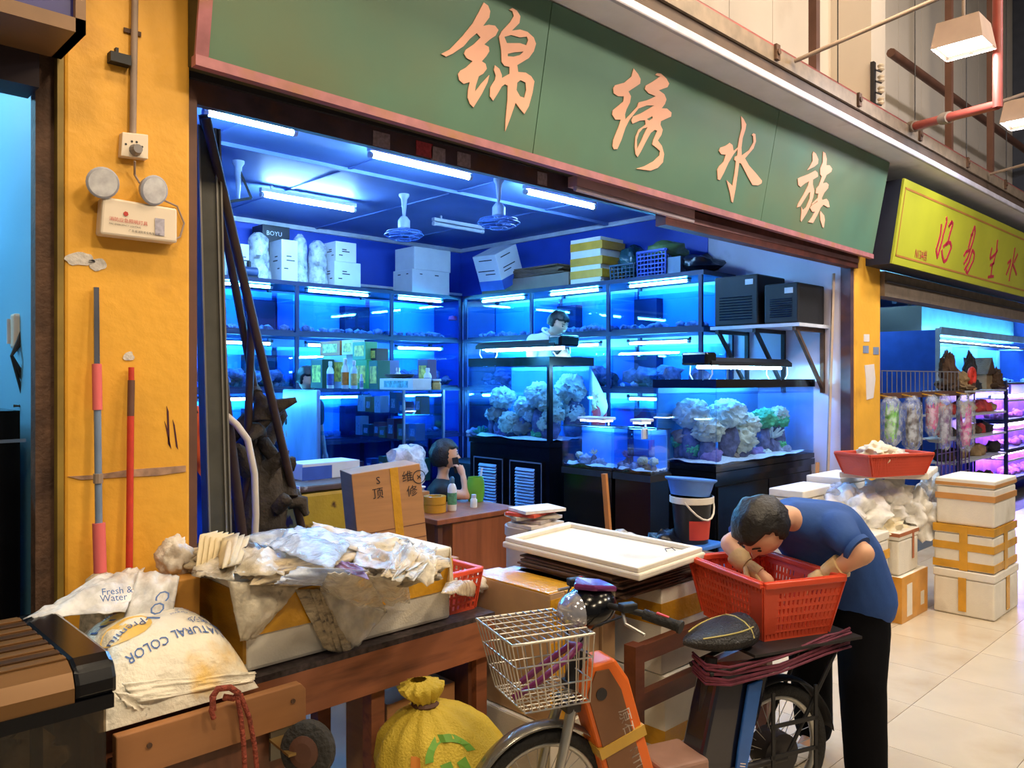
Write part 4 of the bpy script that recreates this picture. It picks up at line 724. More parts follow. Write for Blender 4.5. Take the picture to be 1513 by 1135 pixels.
build(MB().box(-.21, .21, -.13, .13, 0, .56, Tt), 'body', M_carton, parent=cc, bevel=.004); build(MB().box(.02, .07, -.133, -.129, 0, .56, Tt), 'tape_stripe', M_tape, parent=cc)
for z in (.12, .2): build(MB().box(-.21, .21, -.1315, -.1295, z, z+.004, Tt), 'crease', M_wood2, parent=cc)
fnT = lambda ox, oz, s_: (lambda x, y: Tt @ Vector((ox+x, -.1335, oz+y)))
for tx, ox, oz, sz in (('维', .09, .47, .07), ('修', .11, .38, .07), ('⊗', .155, .46, .06), ('顶', -.1, .40, .07), ('S', -.07, .48, .06)): build(text_mb(tx, sz, (0, 0, 0), (1, 0, 0), (0, 0, 1), fn=fnT(ox, oz, sz)), 'handwriting', M_ink, parent=cc)
# ================================================================ on and around the pillar
ep = lambda px, py: at(px, py, Y=YS)
M_ivory = mat('ivory_plastic', (228, 212, 190), .4, var=.04); M_pvc = mat('grey_conduit', (150, 130, 115), .6, var=.2)
el = thing('emergency_light', 'ivory twin headed emergency light box fixed to the yellow pillar', 'lamp', ep(196, 362))
a, b = ep(140, 300), ep(253, 358); c = ep(140, 352); dd = ep(253, 312)
build(MB().prism([ep(144, 294)+Vector((0, -.001, 0)), ep(253, 312)+Vector((0, -.001, 0)), ep(253, 362)+Vector((0, -.001, 0)), ep(140, 349)+Vector((0, -.001, 0))], (0, -.06, 0)), 'casing', M_ivory, parent=el, W=True, bevel=.008)
off = Vector((0, -.0635, 0)); uu = (ep(253, 312)-ep(144, 294)).normalized(); M_redink = mat('red_ink', (190, 60, 50), .6)
fe = lambda px, py: ep(px, py)*1.0
def onface(px, py): return at(px, py, Y=YS-.063)
build(text_mb('消防应急照明灯具', .0165, onface(161, 325), uu, (0, 0, 1)), 'lettering', M_redink, parent=el, W=True); build(text_mb('FIRE EMERGENCY LIGHTING', .0085, onface(161, 331), uu, (0, 0, 1)), 'lettering', M_ink, parent=el, W=True); build(text_mb('广东省消防安全有限公司', .010, onface(190, 342), uu, (0, 0, 1)), 'lettering', M_ink, parent=el, W=True)
build(MB().prism([onface(229, 322), onface(243, 324), onface(243, 349), onface(229, 347)], (0, -.001, 0)), 'status_panel', mat('grey_label', (170, 165, 180), .5, var=.2, scale=90), parent=el, W=True)
q = onface(186, 316); build(MB().cyl(q, q+Vector((0, -.001, 0)), .009, n=6), 'emblem', M_redink, parent=el, W=True)
for px, py, aim in ((151, 270, Vector((-.05, -1, -.25))), (226, 281, Vector((.25, -1, -.25)))):
    cth = at(px, py, Y=YS-.07); d_ = aim.normalized(); R_ = Vector((0, 0, 1)).rotation_difference(d_).to_matrix().to_4x4(); k = .052
    h = build(MB().lathe(cth, [(k*.4, -.05), (k*.85, -.02), (k, 0), (k*1.05, .008), (k*.93, .012)], 24, T=R_), 'lamp_head', mat('grey_rim', (165, 165, 175), .4), parent=el, W=True, smooth=40)
    build(MB().lathe(cth, [(.001, -.012), (k*.35, -.006), (k*.9, .0125)], 24, T=R_), 'reflector', mat('lamp_reflector', (240, 236, 242), .2, .25, var=.25, scale=30), parent=h, W=True, smooth=60)
    build(MB().cyl(cth-d_*.03, ep(px+4, 300)+Vector((0, -.04, 0)), .012, n=8), 'stem', mat('grey_rim', (165, 165, 175), .4), parent=el, W=True)
so = thing('wall_socket', 'square ivory wall socket with a grey plug on the yellow pillar', 'socket', ep(195, 237))
build(MB().prism([ep(176, 198), ep(214, 202), ep(214, 238), ep(174, 233)], (0, -.035, 0)), 'plate', M_ivory, parent=so, W=True, bevel=.003)
q = at(200, 222, Y=YS-.036); build(MB().cyl(q, q+Vector((0, -.03, 0)), .022, .016, n=12), 'plug', mat('plug_grey', (130, 125, 125), .5), parent=so, W=True)
for px, py in ((186, 213), (195, 209), (202, 210), (210, 217)):
    q = at(px, py, Y=YS-.0355); build(MB().cyl(q, q+Vector((0, -.001, 0)), .004, n=8), 'hole', M_ink, parent=so, W=True)
build(MB().tube([at(199, 238, Y=YS-.05), at(199, 258, Y=YS-.02), at(206, 270, Y=YS-.02), at(213, 272, Y=YS-.04)], .004, 6), 'cord', M_pvc, parent=so, W=True); build(MB().tube([at(240, 295, Y=YS-.03), at(262, 305, Y=YS-.01), at(272, 330, Y=YS-.01), at(266, 350, Y=YS-.01), at(253, 356, Y=YS-.02)], .004, 6), 'cord', M_pvc, parent=el, W=True)
cn = thing('conduit', 'thin grey conduit pipe running down the yellow pillar to the socket', 'conduit', ep(194, 200)); build(MB().cyl(ep(198, -60)+Vector((0, -.015, 0)), ep(194, 200)+Vector((0, -.015, 0)), .012, n=10), 'pipe', M_pvc, parent=cn, W=True, smooth=40); build(MB().box(-.03, .03, -.006, 0, -.008, .008, Matrix.Translation(ep(195, 48)+Vector((0, -.002, 0)))), 'clip', M_rust, parent=cn, W=True)
p = ep(180, 93); build(MB().box(p.x-.05, p.x+.02, YS-.04, YS, p.z-.015, p.z+.02).box(p.x-.03, p.x-.02, YS-.03, YS-.01, p.z+.02, p.z+.04), 'wall_bracket', M_blackm, W=True, label='small black bracket stub on the pillar beside the conduit', cat='bracket')
def pole(name, lab, cat, segs, Yb, Yt, zb=None):
    "segs: (part, px0, py0, px1, py1, radius, material); leans from Yb at the foot to Yt"
    t = thing(name, lab, cat, at(segs[-1][3], segs[-1][4], Y=Yb)); y0, y1 = segs[0][2], segs[-1][4]
    for (nm, xa, ya, xb, yb, r, m_) in segs:
        fa = (ya-y0)/(y1-y0); fb = (yb-y0)/(y1-y0); build(MB().cyl(at(xa, ya, Y=Yt+(Yb-Yt)*fa), at(xb, yb, Y=Yt+(Yb-Yt)*fb), r, n=12), nm, m_, parent=t, W=True, smooth=40)
    return t
M_chr = mat('chrome', (215, 215, 225), .12, 1); M_pinkp = mat('pink_plastic', (222, 105, 105), .45, var=.06); M_bluep = mat('pale_blue_tube', (140, 160, 190), .3, .4); M_redp = mat('red_stick', (195, 55, 35), .5, var=.15, scale=15); M_yarn = mat('mop_yarn', (190, 175, 150), .9, var=.4, scale=60)
t = pole('mop', 'mop with pink grips and pale blue handle leaning on the yellow pillar', 'mop', [('tube', 142, 425, 143, 540, .011, M_chr), ('grip', 143, 538, 144, 606, .016, M_pinkp), ('tube', 144, 606, 146, 775, .012, M_bluep), ('socket', 146, 773, 148, 846, .021, M_pinkp)], 2.98, YS-.02)
fb_ = at(148, 846, Y=2.98); build(MB().lathe(fb_, [(.02, .0), (.045, -.02), (.06, -.12), (.075, -(fb_.z-.80))], 18), 'yarn_head', M_yarn, parent=t, W=True, smooth=60); build(MB().cyl(at(145, 700, Y=3.0), at(145, 714, Y=3.0), .016, n=10), 'joint', M_pvc, parent=t, W=True)
t = pole('broom_stick', 'red and brown broom stick leaning on the yellow pillar beside the mop', 'stick', [('tip', 194, 543, 194, 562, .010, M_redp), ('sleeve', 194, 562, 193, 615, .012, M_brownpaint), ('shaft', 193, 615, 191, 838, .012, M_redp)], 3.0, YS-.02)
fb_ = at(191, 838, Y=3.0); build(MB().cyl(fb_, (fb_.x, fb_.y, .80), .012, n=10), 'shaft', M_redp, parent=t, W=True)
# leaning channel, poles, driftwood, hose, drum at the left of the opening
M_chan = mat('olive_grey_steel', (78, 76, 68), .45, .3, var=.2, scale=8); A = at(303, 190, Y=3.5); B = at(330, 905, Y=3.42); B.z = .01
ch_ = thing('steel_channel', 'tall olive grey steel channel leaning inside the opening beside the pillar', 'channel', B); build(MB().bar(A, B, .10, .06, up=(0, 1, 0)), 'web', M_chan, parent=ch_, W=True)
for o_ in (-.045, .03, .05): build(MB().bar(A+Vector((o_, -.034, 0)), B+Vector((o_, -.034, 0)), .008, .012, up=(0, 1, 0)), 'lip', mat('steel_edge2', (140, 135, 125), .35, .6), parent=ch_, W=True)
M_pole = mat('dark_timber_pole', (62, 44, 36), .6, var=.3, scale=8)
for (x0_, y0_, x1_, y1_, Yt, Yb_, r, lab) in ((300, 170, 378, 585, 3.45, 3.95, .02, 'thin dark timber pole leaning left inside the opening'), (304, 175, 407, 615, 3.4, 3.8, .022, 'thick brown timber pole leaning across the others in the opening'), (372, 470, 368, 590, 3.75, 3.85, .02, 'short dark pole standing between the leaning timber poles'), (318, 470, 345, 690, 3.7, 3.8, .026, 'dark strap of timber behind the steel channel')):
    A = at(x0_, y0_, Y=Yt); B = at(x1_, y1_, Y=Yb_); d_ = (B-A); B2 = B+d_*((B.z-.01)/-d_.z); build(MB().cyl(A, B2, r, n=10), 'timber_pole', M_pole, W=True, smooth=40, label=lab, cat='pole')
dw = thing('driftwood', 'heap of dark driftwood branches tied to the leaning poles', 'driftwood', at(395, 760, Y=3.9)); M_drift = mat('driftwood_bark', (52, 44, 36), .9, var=.5, scale=12, bump=.8, bscale=25)
rnd = random.Random(3); c0 = at(392, 660, Y=3.95)
for k in range(22):
    a = Vector((rnd.uniform(-.16, .16), rnd.uniform(-.1, .1), rnd.uniform(-.75, .28))); b = a+Vector((rnd.uniform(-.16, .16), rnd.uniform(-.1, .1), rnd.uniform(-.2, .2)))
    build(MB().tube([c0+a, c0+(a+b)/2+Vector((.03*rnd.uniform(-1, 1), 0, .03)), c0+b], [.035+.02*rnd.random(), .04, .015], 7), 'branch', M_drift, parent=dw, W=True, smooth=70)
build(MB().blob(c0+Vector((0, .05, -.55)), .18, .5, 2, 3, 2, (.9, .8, 3.0)), 'trunk', M_drift, parent=dw, W=True, smooth=70)
build(MB().tube([at(332, 612, Y=3.75), at(350, 628, Y=3.72), at(366, 650, Y=3.7), at(376, 700, Y=3.7), at(378, 760, Y=3.7), at(374, 850, Y=3.7)], .017, 10), 'hose', mat('white_hose', (200, 190, 175), .4), W=True, smooth=60, label='white hose curving down in front of the driftwood', cat='hose')
q = at(350, 700, Y=4.2); build(MB().lathe((q.x, q.y, 0), [(.15, 0), (.16, .02), (.16, 1.42), (.13, 1.5), (.05, 1.52)], 20), 'drum', mat('blue_drum', (50, 85, 170), .4), W=True, smooth=40, label='tall blue plastic drum behind the steel channel', cat='drum')
q = at(293, 650, Y=3.75); bo = thing('life_vest', 'orange rag hanging between the pillar and the steel channel', 'rag', q); build(MB().blob(q, .07, .4, 2, 3, 1, (.7, .6, 2.2)), 'cloth', mat('orange_cloth', (215, 85, 30), .7), parent=bo, W=True, smooth=60); build(MB().tube([q+Vector((0, 0, .12)), (PX1+.035, q.y-.5, q.z+.3)], .004, 6), 'string', M_blackm, parent=bo, W=True)
bo.name = 'hanging_rag'
# ================================================================ table with goods
TX0, TX1, TY0, TY1, TZ = .74, 2.33, 2.52, 3.03, .794
M_apron = mat('table_wood', (150, 92, 62), .5, var=.2, scale=2, stretch=(.6, 4, 5), dirt=(100, 60, 45), dscale=4); M_gran = mat('speckled_mat', (58, 48, 50), .5, var=.8, scale=45)
tb_ = thing('work_table', 'long brown wooden table with a speckled top carrying the bags', 'table', (1.5, 2.77, 0))
build(MB().box(TX0, TX1, TY0, TY1, TZ-.022, TZ), 'tabletop', M_gran, parent=tb_, W=True); build(MB().box(TX0, TX1, TY0, TY0+.03, TZ-.18, TZ-.022), 'front_apron', M_apron, parent=tb_, W=True); build(MB().box(TX1-.03, TX1, TY0+.03, TY1, TZ-.18, TZ-.022), 'side_apron', M_apron, parent=tb_, W=True)
for x in (TX0+.02, 1.72, TX1-.08):
    for y in (TY0+.03, TY1-.09): build(MB().box(x, x+.06, y, y+.06, 0, TZ-.022), 'leg', M_apron, parent=tb_, W=True)
build(MB().box(TX1-.10, TX1-.08, TY0+.06, TY1-.06, 0, TZ-.2), 'end_panel', M_wood2, parent=tb_, W=True)
carton('carton', 'brown carton standing under the table behind the yellow sack', 1.84, 2.19, 2.62, 2.92, .004, .5, M_carton)
# big foam box on the table
fb = thing('foam_box', 'long white foam box bound with yellow tape lying on the table under the bags', 'box', (1.68, 2.81, TZ+.002)); fx = (1.235, 2.13, 2.575, 3.02)
build(MB().box(*fx, TZ+.002, TZ+.25), 'body', M_foam, parent=fb, W=True, bevel=.015); build(MB().box(fx[0]-.004, fx[1]+.004, fx[2]-.004, fx[3]+.004, TZ+.255, TZ+.30), 'lid', M_foam, parent=fb, W=True, bevel=.008)
build(MB().box(fx[0]-.006, fx[1]+.006, fx[2]-.006, fx[3]+.006, TZ+.125, TZ+.255), 'tape_band', M_tape, parent=fb, W=True); build(MB().box(fx[0]-.010, fx[0]+.1, fx[2]+.01, fx[3]-.01, TZ+.03, TZ+.27), 'tape_band', mat('olive_tape', (165, 120, 35), .3, var=.2, scale=4, stretch=(1, 1, 8), bump=.2), parent=fb, W=True)
def sheet(name, lab, cs, m, amp=.02, seed=0, n=14, cat='bag', freq=4, th=.003, group=None, parent=None, bulge=0):
    "crumpled sheet over four corners (px, py, Y)"
    P = []
    for k_, c_ in enumerate(cs):
        q_ = at(c_[0], c_[1], Y=c_[2])
        if 2.575 < c_[2] < 3.1 and 1.2 < q_.x < 2.2 and q_.z < TZ+.32: q_ = at(c_[0], c_[1], Z=TZ+.352+.02*((seed*7+k_*3) % 4))
        P.append(q_)
    nn = (P[1]-P[0]).cross(P[3]-P[0]).normalized()
    if nn.y > 0: nn = -nn
    def fn(u, v):
        p = P[0]*(1-u)*(1-v)+P[1]*u*(1-v)+P[2]*u*v+P[3]*(1-u)*v; s3 = Vector((seed*7.3, seed*1.9, 0)); k = noise.noise(Vector((u*freq, v*freq, seed)))+.5*noise.noise(Vector((u*freq*2.7, v*freq*2.7, seed+9)))+.25*abs(noise.noise(Vector((u*freq*6, v*freq*6, seed+3))))
        e = noise.noise(Vector((u*9+seed, v*9, 4)))*.012 if u in (0, 1) or v in (0, 1) else 0
        r_ = p+nn*(amp*k+bulge*math.sin(math.pi*u)*math.sin(math.pi*v))+(P[1]-P[0])*e+(P[3]-P[0])*e
        if 1.22 < r_.x < 2.14 and r_.y > 2.572: r_.z = max(r_.z, TZ+.304+.012*abs(k))
        return r_
    return build(MB().grid(fn, n, n), name, m, parent=parent, W=True, smooth=70, label=lab, cat=cat if parent is None else None, group=group, solid=th)
M_fb = film('bag_milky', (232, 226, 212), .62, .2, .6, 25); M_fp = film('bag_print', (222, 212, 190), .75, .25, .6, 25, (95, 88, 80)); M_fblue = film('bag_bluish', (205, 218, 240), .6, .18, .7, 25); M_news = mat('newsprint', (188, 172, 142), .6, var=.2, scale=30, bump=.35, bscale=22, dirt=(120, 110, 100), dscale=22, dlo=.5, dhi=.66, stretch=(1, 3, 3)); M_fy2 = film('bag_yellowish', (225, 205, 165), .75, .25, .6, 25); M_pur = film('bag_purple', (165, 120, 165), .85, .3, .5, 25)
Zt = TZ+.305
def wad(name, lab, px, py, Y, rx, ry, rz_, m, seed, cat='bag', amp=.3, rot=0, Z=None):
    p = at(px, py, Y=Y) if Z is None else at(px, py, Z=Z); mb = MB().blob((0, 0, 0), 1, amp, 2.2, 4, seed, (rx, ry, rz_)); mb.shift(Matrix.Translation(p) @ rotz(rot)); return build(mb, name, m, W=True, smooth=75, label=lab, cat=cat)
wad('newspaper_bundle', 'crumpled bundle of old newspaper under the clear bags at the pillar end', 325, 825, 2.85, .14, .14, .05, M_news, 3, 'newspaper', Z=1.125); wad('newspaper_bundle', 'crushed newspaper wad in the middle of the bag heap', 455, 838, 2.8, .22, .13, .045, M_news, 5, 'newspaper', Z=1.12); wad('newspaper_bundle', 'newspaper wad wrapped in plastic near the red basket', 598, 838, 2.8, .13, .15, .05, M_news, 8, 'newspaper', Z=1.125)
wad('plastic_bag', 'puffed clear bag in the middle of the heap behind the glossy bag', 500, 815, 2.8, .20, .13, .045, M_fb, 15, Z=1.13); wad('plastic_bag', 'puffed bluish bag at the back of the heap', 410, 800, 2.8, .16, .10, .045, M_fblue, 16, Z=1.13); wad('plastic_bag', 'puffed printed bag behind the cherry float', 560, 808, 2.8, .14, .10, .045, M_fp, 17, Z=1.13)
t = thing('paper_stack', 'fan of pale cut paper sheets standing in the bag heap by the pillar', 'paper', at(310, 845, Y=2.8))
for k in range(7):
    x = 288+k*8; sheet('paper_leaf', None, [(x, 850-2*k, 2.74+.01*k), (x+20, 838-k, 2.80+.01*k), (x+34, 784+k, 2.88), (x+8, 790+k*1.5, 2.84)], mat('pale_paper', (205, 188, 150), .7, var=.15), .004, k, 6, parent=t)
for k, (lab, cs, m_, amp, bl) in enumerate((
    ('big bluish clear bag spread over the top of the heap', [(395, 805, 2.72), (490, 842, 2.60), (528, 792, 2.78), (440, 776, 2.95)], M_fblue, .022, .02),
    ('milky bag folded behind the bluish one', [(455, 800, 2.9), (560, 822, 2.75), (548, 790, 2.98), (462, 772, 3.0)], M_fb, .02, .02),
    ('clear bag showing brown wrappers beside the paper fan', [(335, 850, 2.62), (420, 850, 2.60), (425, 808, 2.80), (352, 800, 2.85)], M_fp, .02, .03),
    ('milky printed bag hanging over the front of the foam box', [(355, 948, 2.552), (378, 944, 2.55), (442, 868, 2.56), (336, 858, 2.56)], M_fp, .012, .03),
    ('long clear bag hanging over the tape band in the middle', [(515, 960, 2.545), (530, 955, 2.54), (572, 905, 2.545), (472, 870, 2.56)], M_fb, .012, .03),
    ('upper fold of the long clear bag lying across the heap', [(472, 872, 2.56), (572, 905, 2.55), (550, 848, 2.66), (485, 846, 2.66)], M_fb, .015, .03),
    ('glossy clear bag lying across the heap with newspaper inside', [(405, 862, 2.58), (520, 866, 2.56), (545, 842, 2.66), (440, 838, 2.72)], M_fblue, .018, .025),
    ('purple wrapper bag peeping out of the heap', [(495, 838, 2.62), (545, 856, 2.58), (535, 838, 2.66), (505, 828, 2.7)], M_pur, .008, .01),
    ('milky bag drooping over the right end of the foam box', [(560, 892, 2.55), (606, 890, 2.55), (600, 845, 2.60), (545, 850, 2.60)], M_fb, .014, .03),
    ('brownish clear bag covering the newspaper by the pillar', [(283, 850, 2.70), (345, 856, 2.64), (352, 812, 2.82), (300, 806, 2.9)], M_fp, .018, .03),
    ('white shredded bag bundle standing at the right of the heap', [(570, 850, 2.64), (640, 862, 2.62), (646, 822, 2.74), (585, 800, 2.8)], M_fb, .025, .03),
    ('pale bag under the red cherry float', [(520, 835, 2.7), (585, 842, 2.66), (580, 815, 2.8), (530, 806, 2.84)], M_fy2, .012, .02))):
    sheet('plastic_bag', lab, cs, m_, amp, k+1, 16, bulge=bl)
for k in range(4):
    sheet('newspaper_strip', 'folded newspaper strip hanging down the front of the foam box', [(478+k*10, 958+k*3, 2.55-.003*k), (492+k*10, 964+k*2, 2.548-.003*k), (456+k*14, 870, 2.56), (436+k*14, 872, 2.56)], M_news, .006, k+40, 10, 'newspaper', group='newspaper strips hanging from the heap')
rnd = random.Random(6)
t = thing('shredded_bundle', 'splayed bundle of thin clear sheets at the end of the heap', 'plastic sheets', at(600, 860, Y=2.7))
for k in range(16):
    x = 562+rnd.random()*45; yy = 838+rnd.random()*20; sheet('thin_sheet', None, [(x, yy, 2.62), (x+14, yy+4, 2.6), (x+46, 806+rnd.random()*22, 2.76), (x+30, 800+rnd.random()*18, 2.78)], (M_fb, M_news, M_fb)[k % 3], .004, k, 5, parent=t, th=.001)
ck = thing('cherry_float', 'red ball float on a thin dark stem lying on the bags', 'float', at(525, 812, Y=2.7)); build(MB().blob(at(525, 811, Y=2.68), .022, .05, 2, 3, 1), 'ball', mat('shiny_red', (230, 50, 40), .15), parent=ck, W=True, smooth=80); build(MB().tube([at(528, 811, Y=2.67), at(540, 816, Y=2.64), at(550, 826, Y=2.6)], .004, 6), 'stem', M_blackm, parent=ck, W=True)
wad('bagged_bundle', 'white bagged bundle standing against the pillar foot', 258, 826, 2.93, .06, .06, .075, film('bag_dense', (215, 205, 190), .9, .3, .6, 30), 12, amp=.35)
q = at(232, 850, Y=2.88); build(MB().box(q.x-.13, q.x+.12, 2.8, 2.99, TZ+.002, TZ+.30), 'carton', mat('yellow_carton', (190, 135, 55), .7, var=.15), W=True, label='yellowish brown carton tucked between the pillar and the foam box', cat='box', bevel=.004)
# gravel bag: pillow with lettering
GX, GY, GW, GD, GH = .965, 2.70, .24, .27, .235
M_gbag = mat('gravel_bag', (232, 224, 205), .45, var=.06, scale=6, dirt=(228, 185, 90), dscale=2.6, dlo=.60, dhi=.68, bump=.5, bscale=30)
def gsurf(a_, b_, lift=0):
    r = max(abs(a_/GW), abs(b_/GD)); f = max(0, 1-abs(a_/GW)**3.0)**.6*max(0, 1-abs(b_/GD)**2.6)**.62
    z = GH*f*(1+.05*noise.noise(Vector((a_*9, b_*9, 1)))+.02*noise.noise(Vector((a_*30, b_*30, 5)))); return Vector((GX+a_, GY+b_, TZ+.004+z+lift))
gb_ = thing('gravel_bag', 'plump white bag of aquarium gravel with blue NATURAL COLOR lettering at the table end', 'bag', (GX, GY, TZ))
def gtop(u, v):
    a_ = (2*u-1); b_ = (2*v-1); a_ = math.copysign(1-(1-abs(a_))**1.5, a_); b_ = math.copysign(1-(1-abs(b_))**1.5, b_); return gsurf(a_*GW, b_*GD)
build(MB().grid(gtop, 44, 44), 'sack', M_gbag, parent=gb_, W=True, smooth=80); build(MB().box(GX-GW, GX+GW, GY-GD, GY+GD, TZ+.002, TZ+.004), 'sack_base', M_gbag, parent=gb_, W=True)
M_prt = mat('blue_print_ink', (62, 100, 165), .5)
def gtext(s_, size, a0, b0, ang, m_=M_prt, bend=0, fw=1.0):
    ca, sa = math.cos(ang), math.sin(ang)
    def fn(x, y): y2 = y+bend*x*x; return gsurf(a0+x*ca-y2*sa, b0+x*sa+y2*ca, .004)
    mb = text_mb(s_, size, (0, 0, 0), (1, 0, 0), (0, 1, 0), fn=fn, font_w=fw)
    bm = bmesh.new(); vs = [bm.verts.new(p) for p in mb.v]
    for f in mb.f:
        try: bm.faces.new([vs[i] for i in f])
        except ValueError: pass
    me2 = MB(); bm.verts.index_update(); me2.add([v.co.copy() for v in bm.verts], [tuple(v.index for v in f.verts) for f in bm.faces]); bm.free(); build(me2, 'lettering', m_, parent=gb_, W=True)
UPS = math.pi
gtext('NATURAL', .038, .175, -.14, UPS+.06); gtext('COLOR', .038, -.01, -.16, UPS+.12)
gtext('装饰沙', .04, .19, -.09, UPS+.05); gtext('Aquarium Gravel', .022, .19, -.045, UPS+.05); gtext('For Fresh &', .02, .16, -.02, UPS+.05); gtext('Salt Water', .02, .16, .004, UPS+.05)
gtext('Premium', .042, -.05, -.06, UPS+.25, mat('print_slate', (80, 90, 130), .5)); gtext('PH', .06, -.10, .07, UPS+.2); gtext('Maintain', .03, -.02, .12, UPS+.15)
for a0, b0, r0 in ((-.10, -.07, .06), (-.08, .06, .045)):
    pts = [(a0+r0*1.25*math.cos(t_*math.pi/9), b0+r0*math.sin(t_*math.pi/9)) for t_ in range(18)]; mb = MB(); cc_ = gsurf(a0, b0, .0022); mb.add([cc_]+[gsurf(x, y, .0022) for x, y in pts], [(0, i+1, (i+1) % 18+1) for i in range(18)]); build(mb, 'yellow_swirl', mat('print_yellow', (232, 190, 95), .5), parent=gb_, W=True)
mb = MB()
for k in range(5): mb.add([gsurf(.13+.012*k, .16-.01*k, .004), gsurf(.15+.012*k, .165-.01*k, .004), gsurf(.145+.014*k, .10+.006*k, .004), gsurf(.12+.012*k, .105+.006*k, .004)], [(0, 1, 2, 3)])
build(mb, 'plant_emblem', M_prt, parent=gb_, W=True)
sheet('bag_skirt', None, [(168, 1022, 2.44), (230, 1030, 2.43), (215, 1058, 2.435), (195, 1054, 2.435)], M_gbag, .012, 3, 10, parent=gb_); sheet('bag_skirt', None, [(180, 1010, 2.46), (378, 992, 2.44), (376, 1006, 2.43), (205, 1040, 2.43)], M_gbag, .014, 5, 16, parent=gb_)
M_film2 = film('sack_film', (226, 226, 226), .72, .25, .5, 20)
sf = sheet('empty_sack', 'empty translucent gravel sack with blue print draped behind the full one', [(34, 916, 2.66), (185, 905, 2.70), (215, 838, 2.95), (150, 852, 2.95)], M_film2, .022, 21, 18, bulge=.03)
sf2 = sheet('empty_sack', 'folded end of the empty gravel sack reading COLOR beside the foam box', [(172, 945, 2.66), (250, 945, 2.64), (265, 852, 2.80), (205, 842, 2.86)], M_film2, .016, 23, 18, bulge=.03)
q = at(196, 940, Y=2.60); q2 = at(236, 868, Y=2.70); build(text_mb('ROLOC'[::-1], .06, at(235, 872, Y=2.68), (at(205, 938, Y=2.61)-at(235, 872, Y=2.68)), (at(250, 945, Y=2.60)-at(172, 945, Y=2.62))), 'lettering', M_prt, parent=sf2, W=True)
build(text_mb('Fresh &', .03, at(150, 880, Y=2.70), at(190, 876, Y=2.70)-at(150, 880, Y=2.70), Vector((0, .35, 1))), 'lettering', M_prt, parent=sf, W=True); build(text_mb('Water', .03, at(148, 890, Y=2.66), at(190, 886, Y=2.66)-at(148, 890, Y=2.66), Vector((0, .35, 1))), 'lettering', M_prt, parent=sf, W=True)
# red basket with bags on the table
M_redb = mat('orange_red_plastic', (214, 78, 48), .4, var=.06)
rb = at(693, 905, Z=TZ+.004); crate('plastic_basket', 'orange red slotted basket with bags inside at the end of the table', Matrix.Translation((2.205, 2.80, TZ+.004)) @ rotz(math.pi/2), .42, .22, .17, M_redb, 14, 5, 'basket', .86)
wad('plastic_bag', 'white crumpled bag lying in the table basket', 690, 860, 2.76, .09, .12, .05, M_fb, 31); sheet('plastic_bag', 'yellowish bag hanging over the rim of the table basket', [(652, 876, 2.66), (700, 882, 2.60), (712, 862, 2.7), (660, 858, 2.74)], M_fy2, .012, 33, 12, bulge=.03)
# ================================================================ hooded aquarium in the near corner
ha = thing('hooded_aquarium', 'glass aquarium with a ribbed brown hood beside the gravel bag', 'aquarium', (.1, 2.45, 0)); hx0, hx1, hy0, hy1 = -.75, .68, 2.16, 2.76
prof = [(hy0, 1.0), (hy0, 1.035), (hy0+.02, 1.07), (hy0+.06, 1.088), (hy1-.03, 1.088), (hy1, 1.07), (hy1, 1.0)]; M_hood = mat('bronze_hood', (122, 88, 52), .28, .35, var=.1, scale=2, stretch=(.3, 6, 6)); M_hood2 = mat('dark_bronze', (70, 48, 30), .3, .3)
build(MB().prism([(hx0, y, z) for y, z in prof], (hx1-.09-hx0, 0, 0)), 'hood', M_hood, parent=ha, W=True)
for k in range(9):
    y = hy0+.07+.055*k; build(MB().box(hx0, hx1-.09, y, y+.03, 1.088, 1.094), 'hood_rib', M_hood2 if k % 2 else M_hood, parent=ha, W=True, bevel=.002)
build(MB().prism([(hx1-.09, y, z+(.004 if z > 1.0 else 0)) for y, z in prof], (.10, 0, 0)), 'end_cap', M_black, parent=ha, W=True, bevel=.012); build(MB().box(hx0, hx1, hy0-.004, hy1, .965, 1.0), 'frame', M_black, parent=ha, W=True)
for bx in ((hx0, hx1-.02, hy0+.012, hy0+.02), (hx0, hx1-.02, hy1-.02, hy1-.012)): build(MB().box(*bx, .42, .965), 'glass_pane', glass('brownish_glass', (200, 190, 175), .10), parent=ha, W=True)
build(MB().box(hx1-.02, hx1-.012, hy0+.02, hy1-.02, .42, .965), 'glass_pane', glass('brownish_glass', (200, 190, 175), .10), parent=ha, W=True); build(MB().box(hx0, hx1, hy0, hy1, .38, .42), 'base', M_black, parent=ha, W=True); build(MB().box(hx0+.05, hx1-.05, hy0+.05, hy1-.05, 0, .38), 'stand', M_blackm, parent=ha, W=True)
for x in (.35, .52): build(MB().box(x, x+.025, hy0+.1, hy0+.12, .42, .965), 'divider_bar', M_dark, parent=ha, W=True)
for k, (x, y, z, r) in enumerate(((.2, 2.5, .55, .13), (.45, 2.5, .56, .14), (.05, 2.45, .54, .12), (.36, 2.45, .74, .12), (.56, 2.55, .72, .10), (.15, 2.5, .77, .12))):
    build(MB().blob((x, y, z), r, .4, 2.4, 3, k+60, (1.1, .8, .9)), 'plastic_bag', film('bag_dull', (190, 180, 160), .7, .25, .6, 30), W=True, smooth=70, label='crumpled clear plastic bag stuffed inside the hooded aquarium', cat='bag', group='bags inside the hooded aquarium')
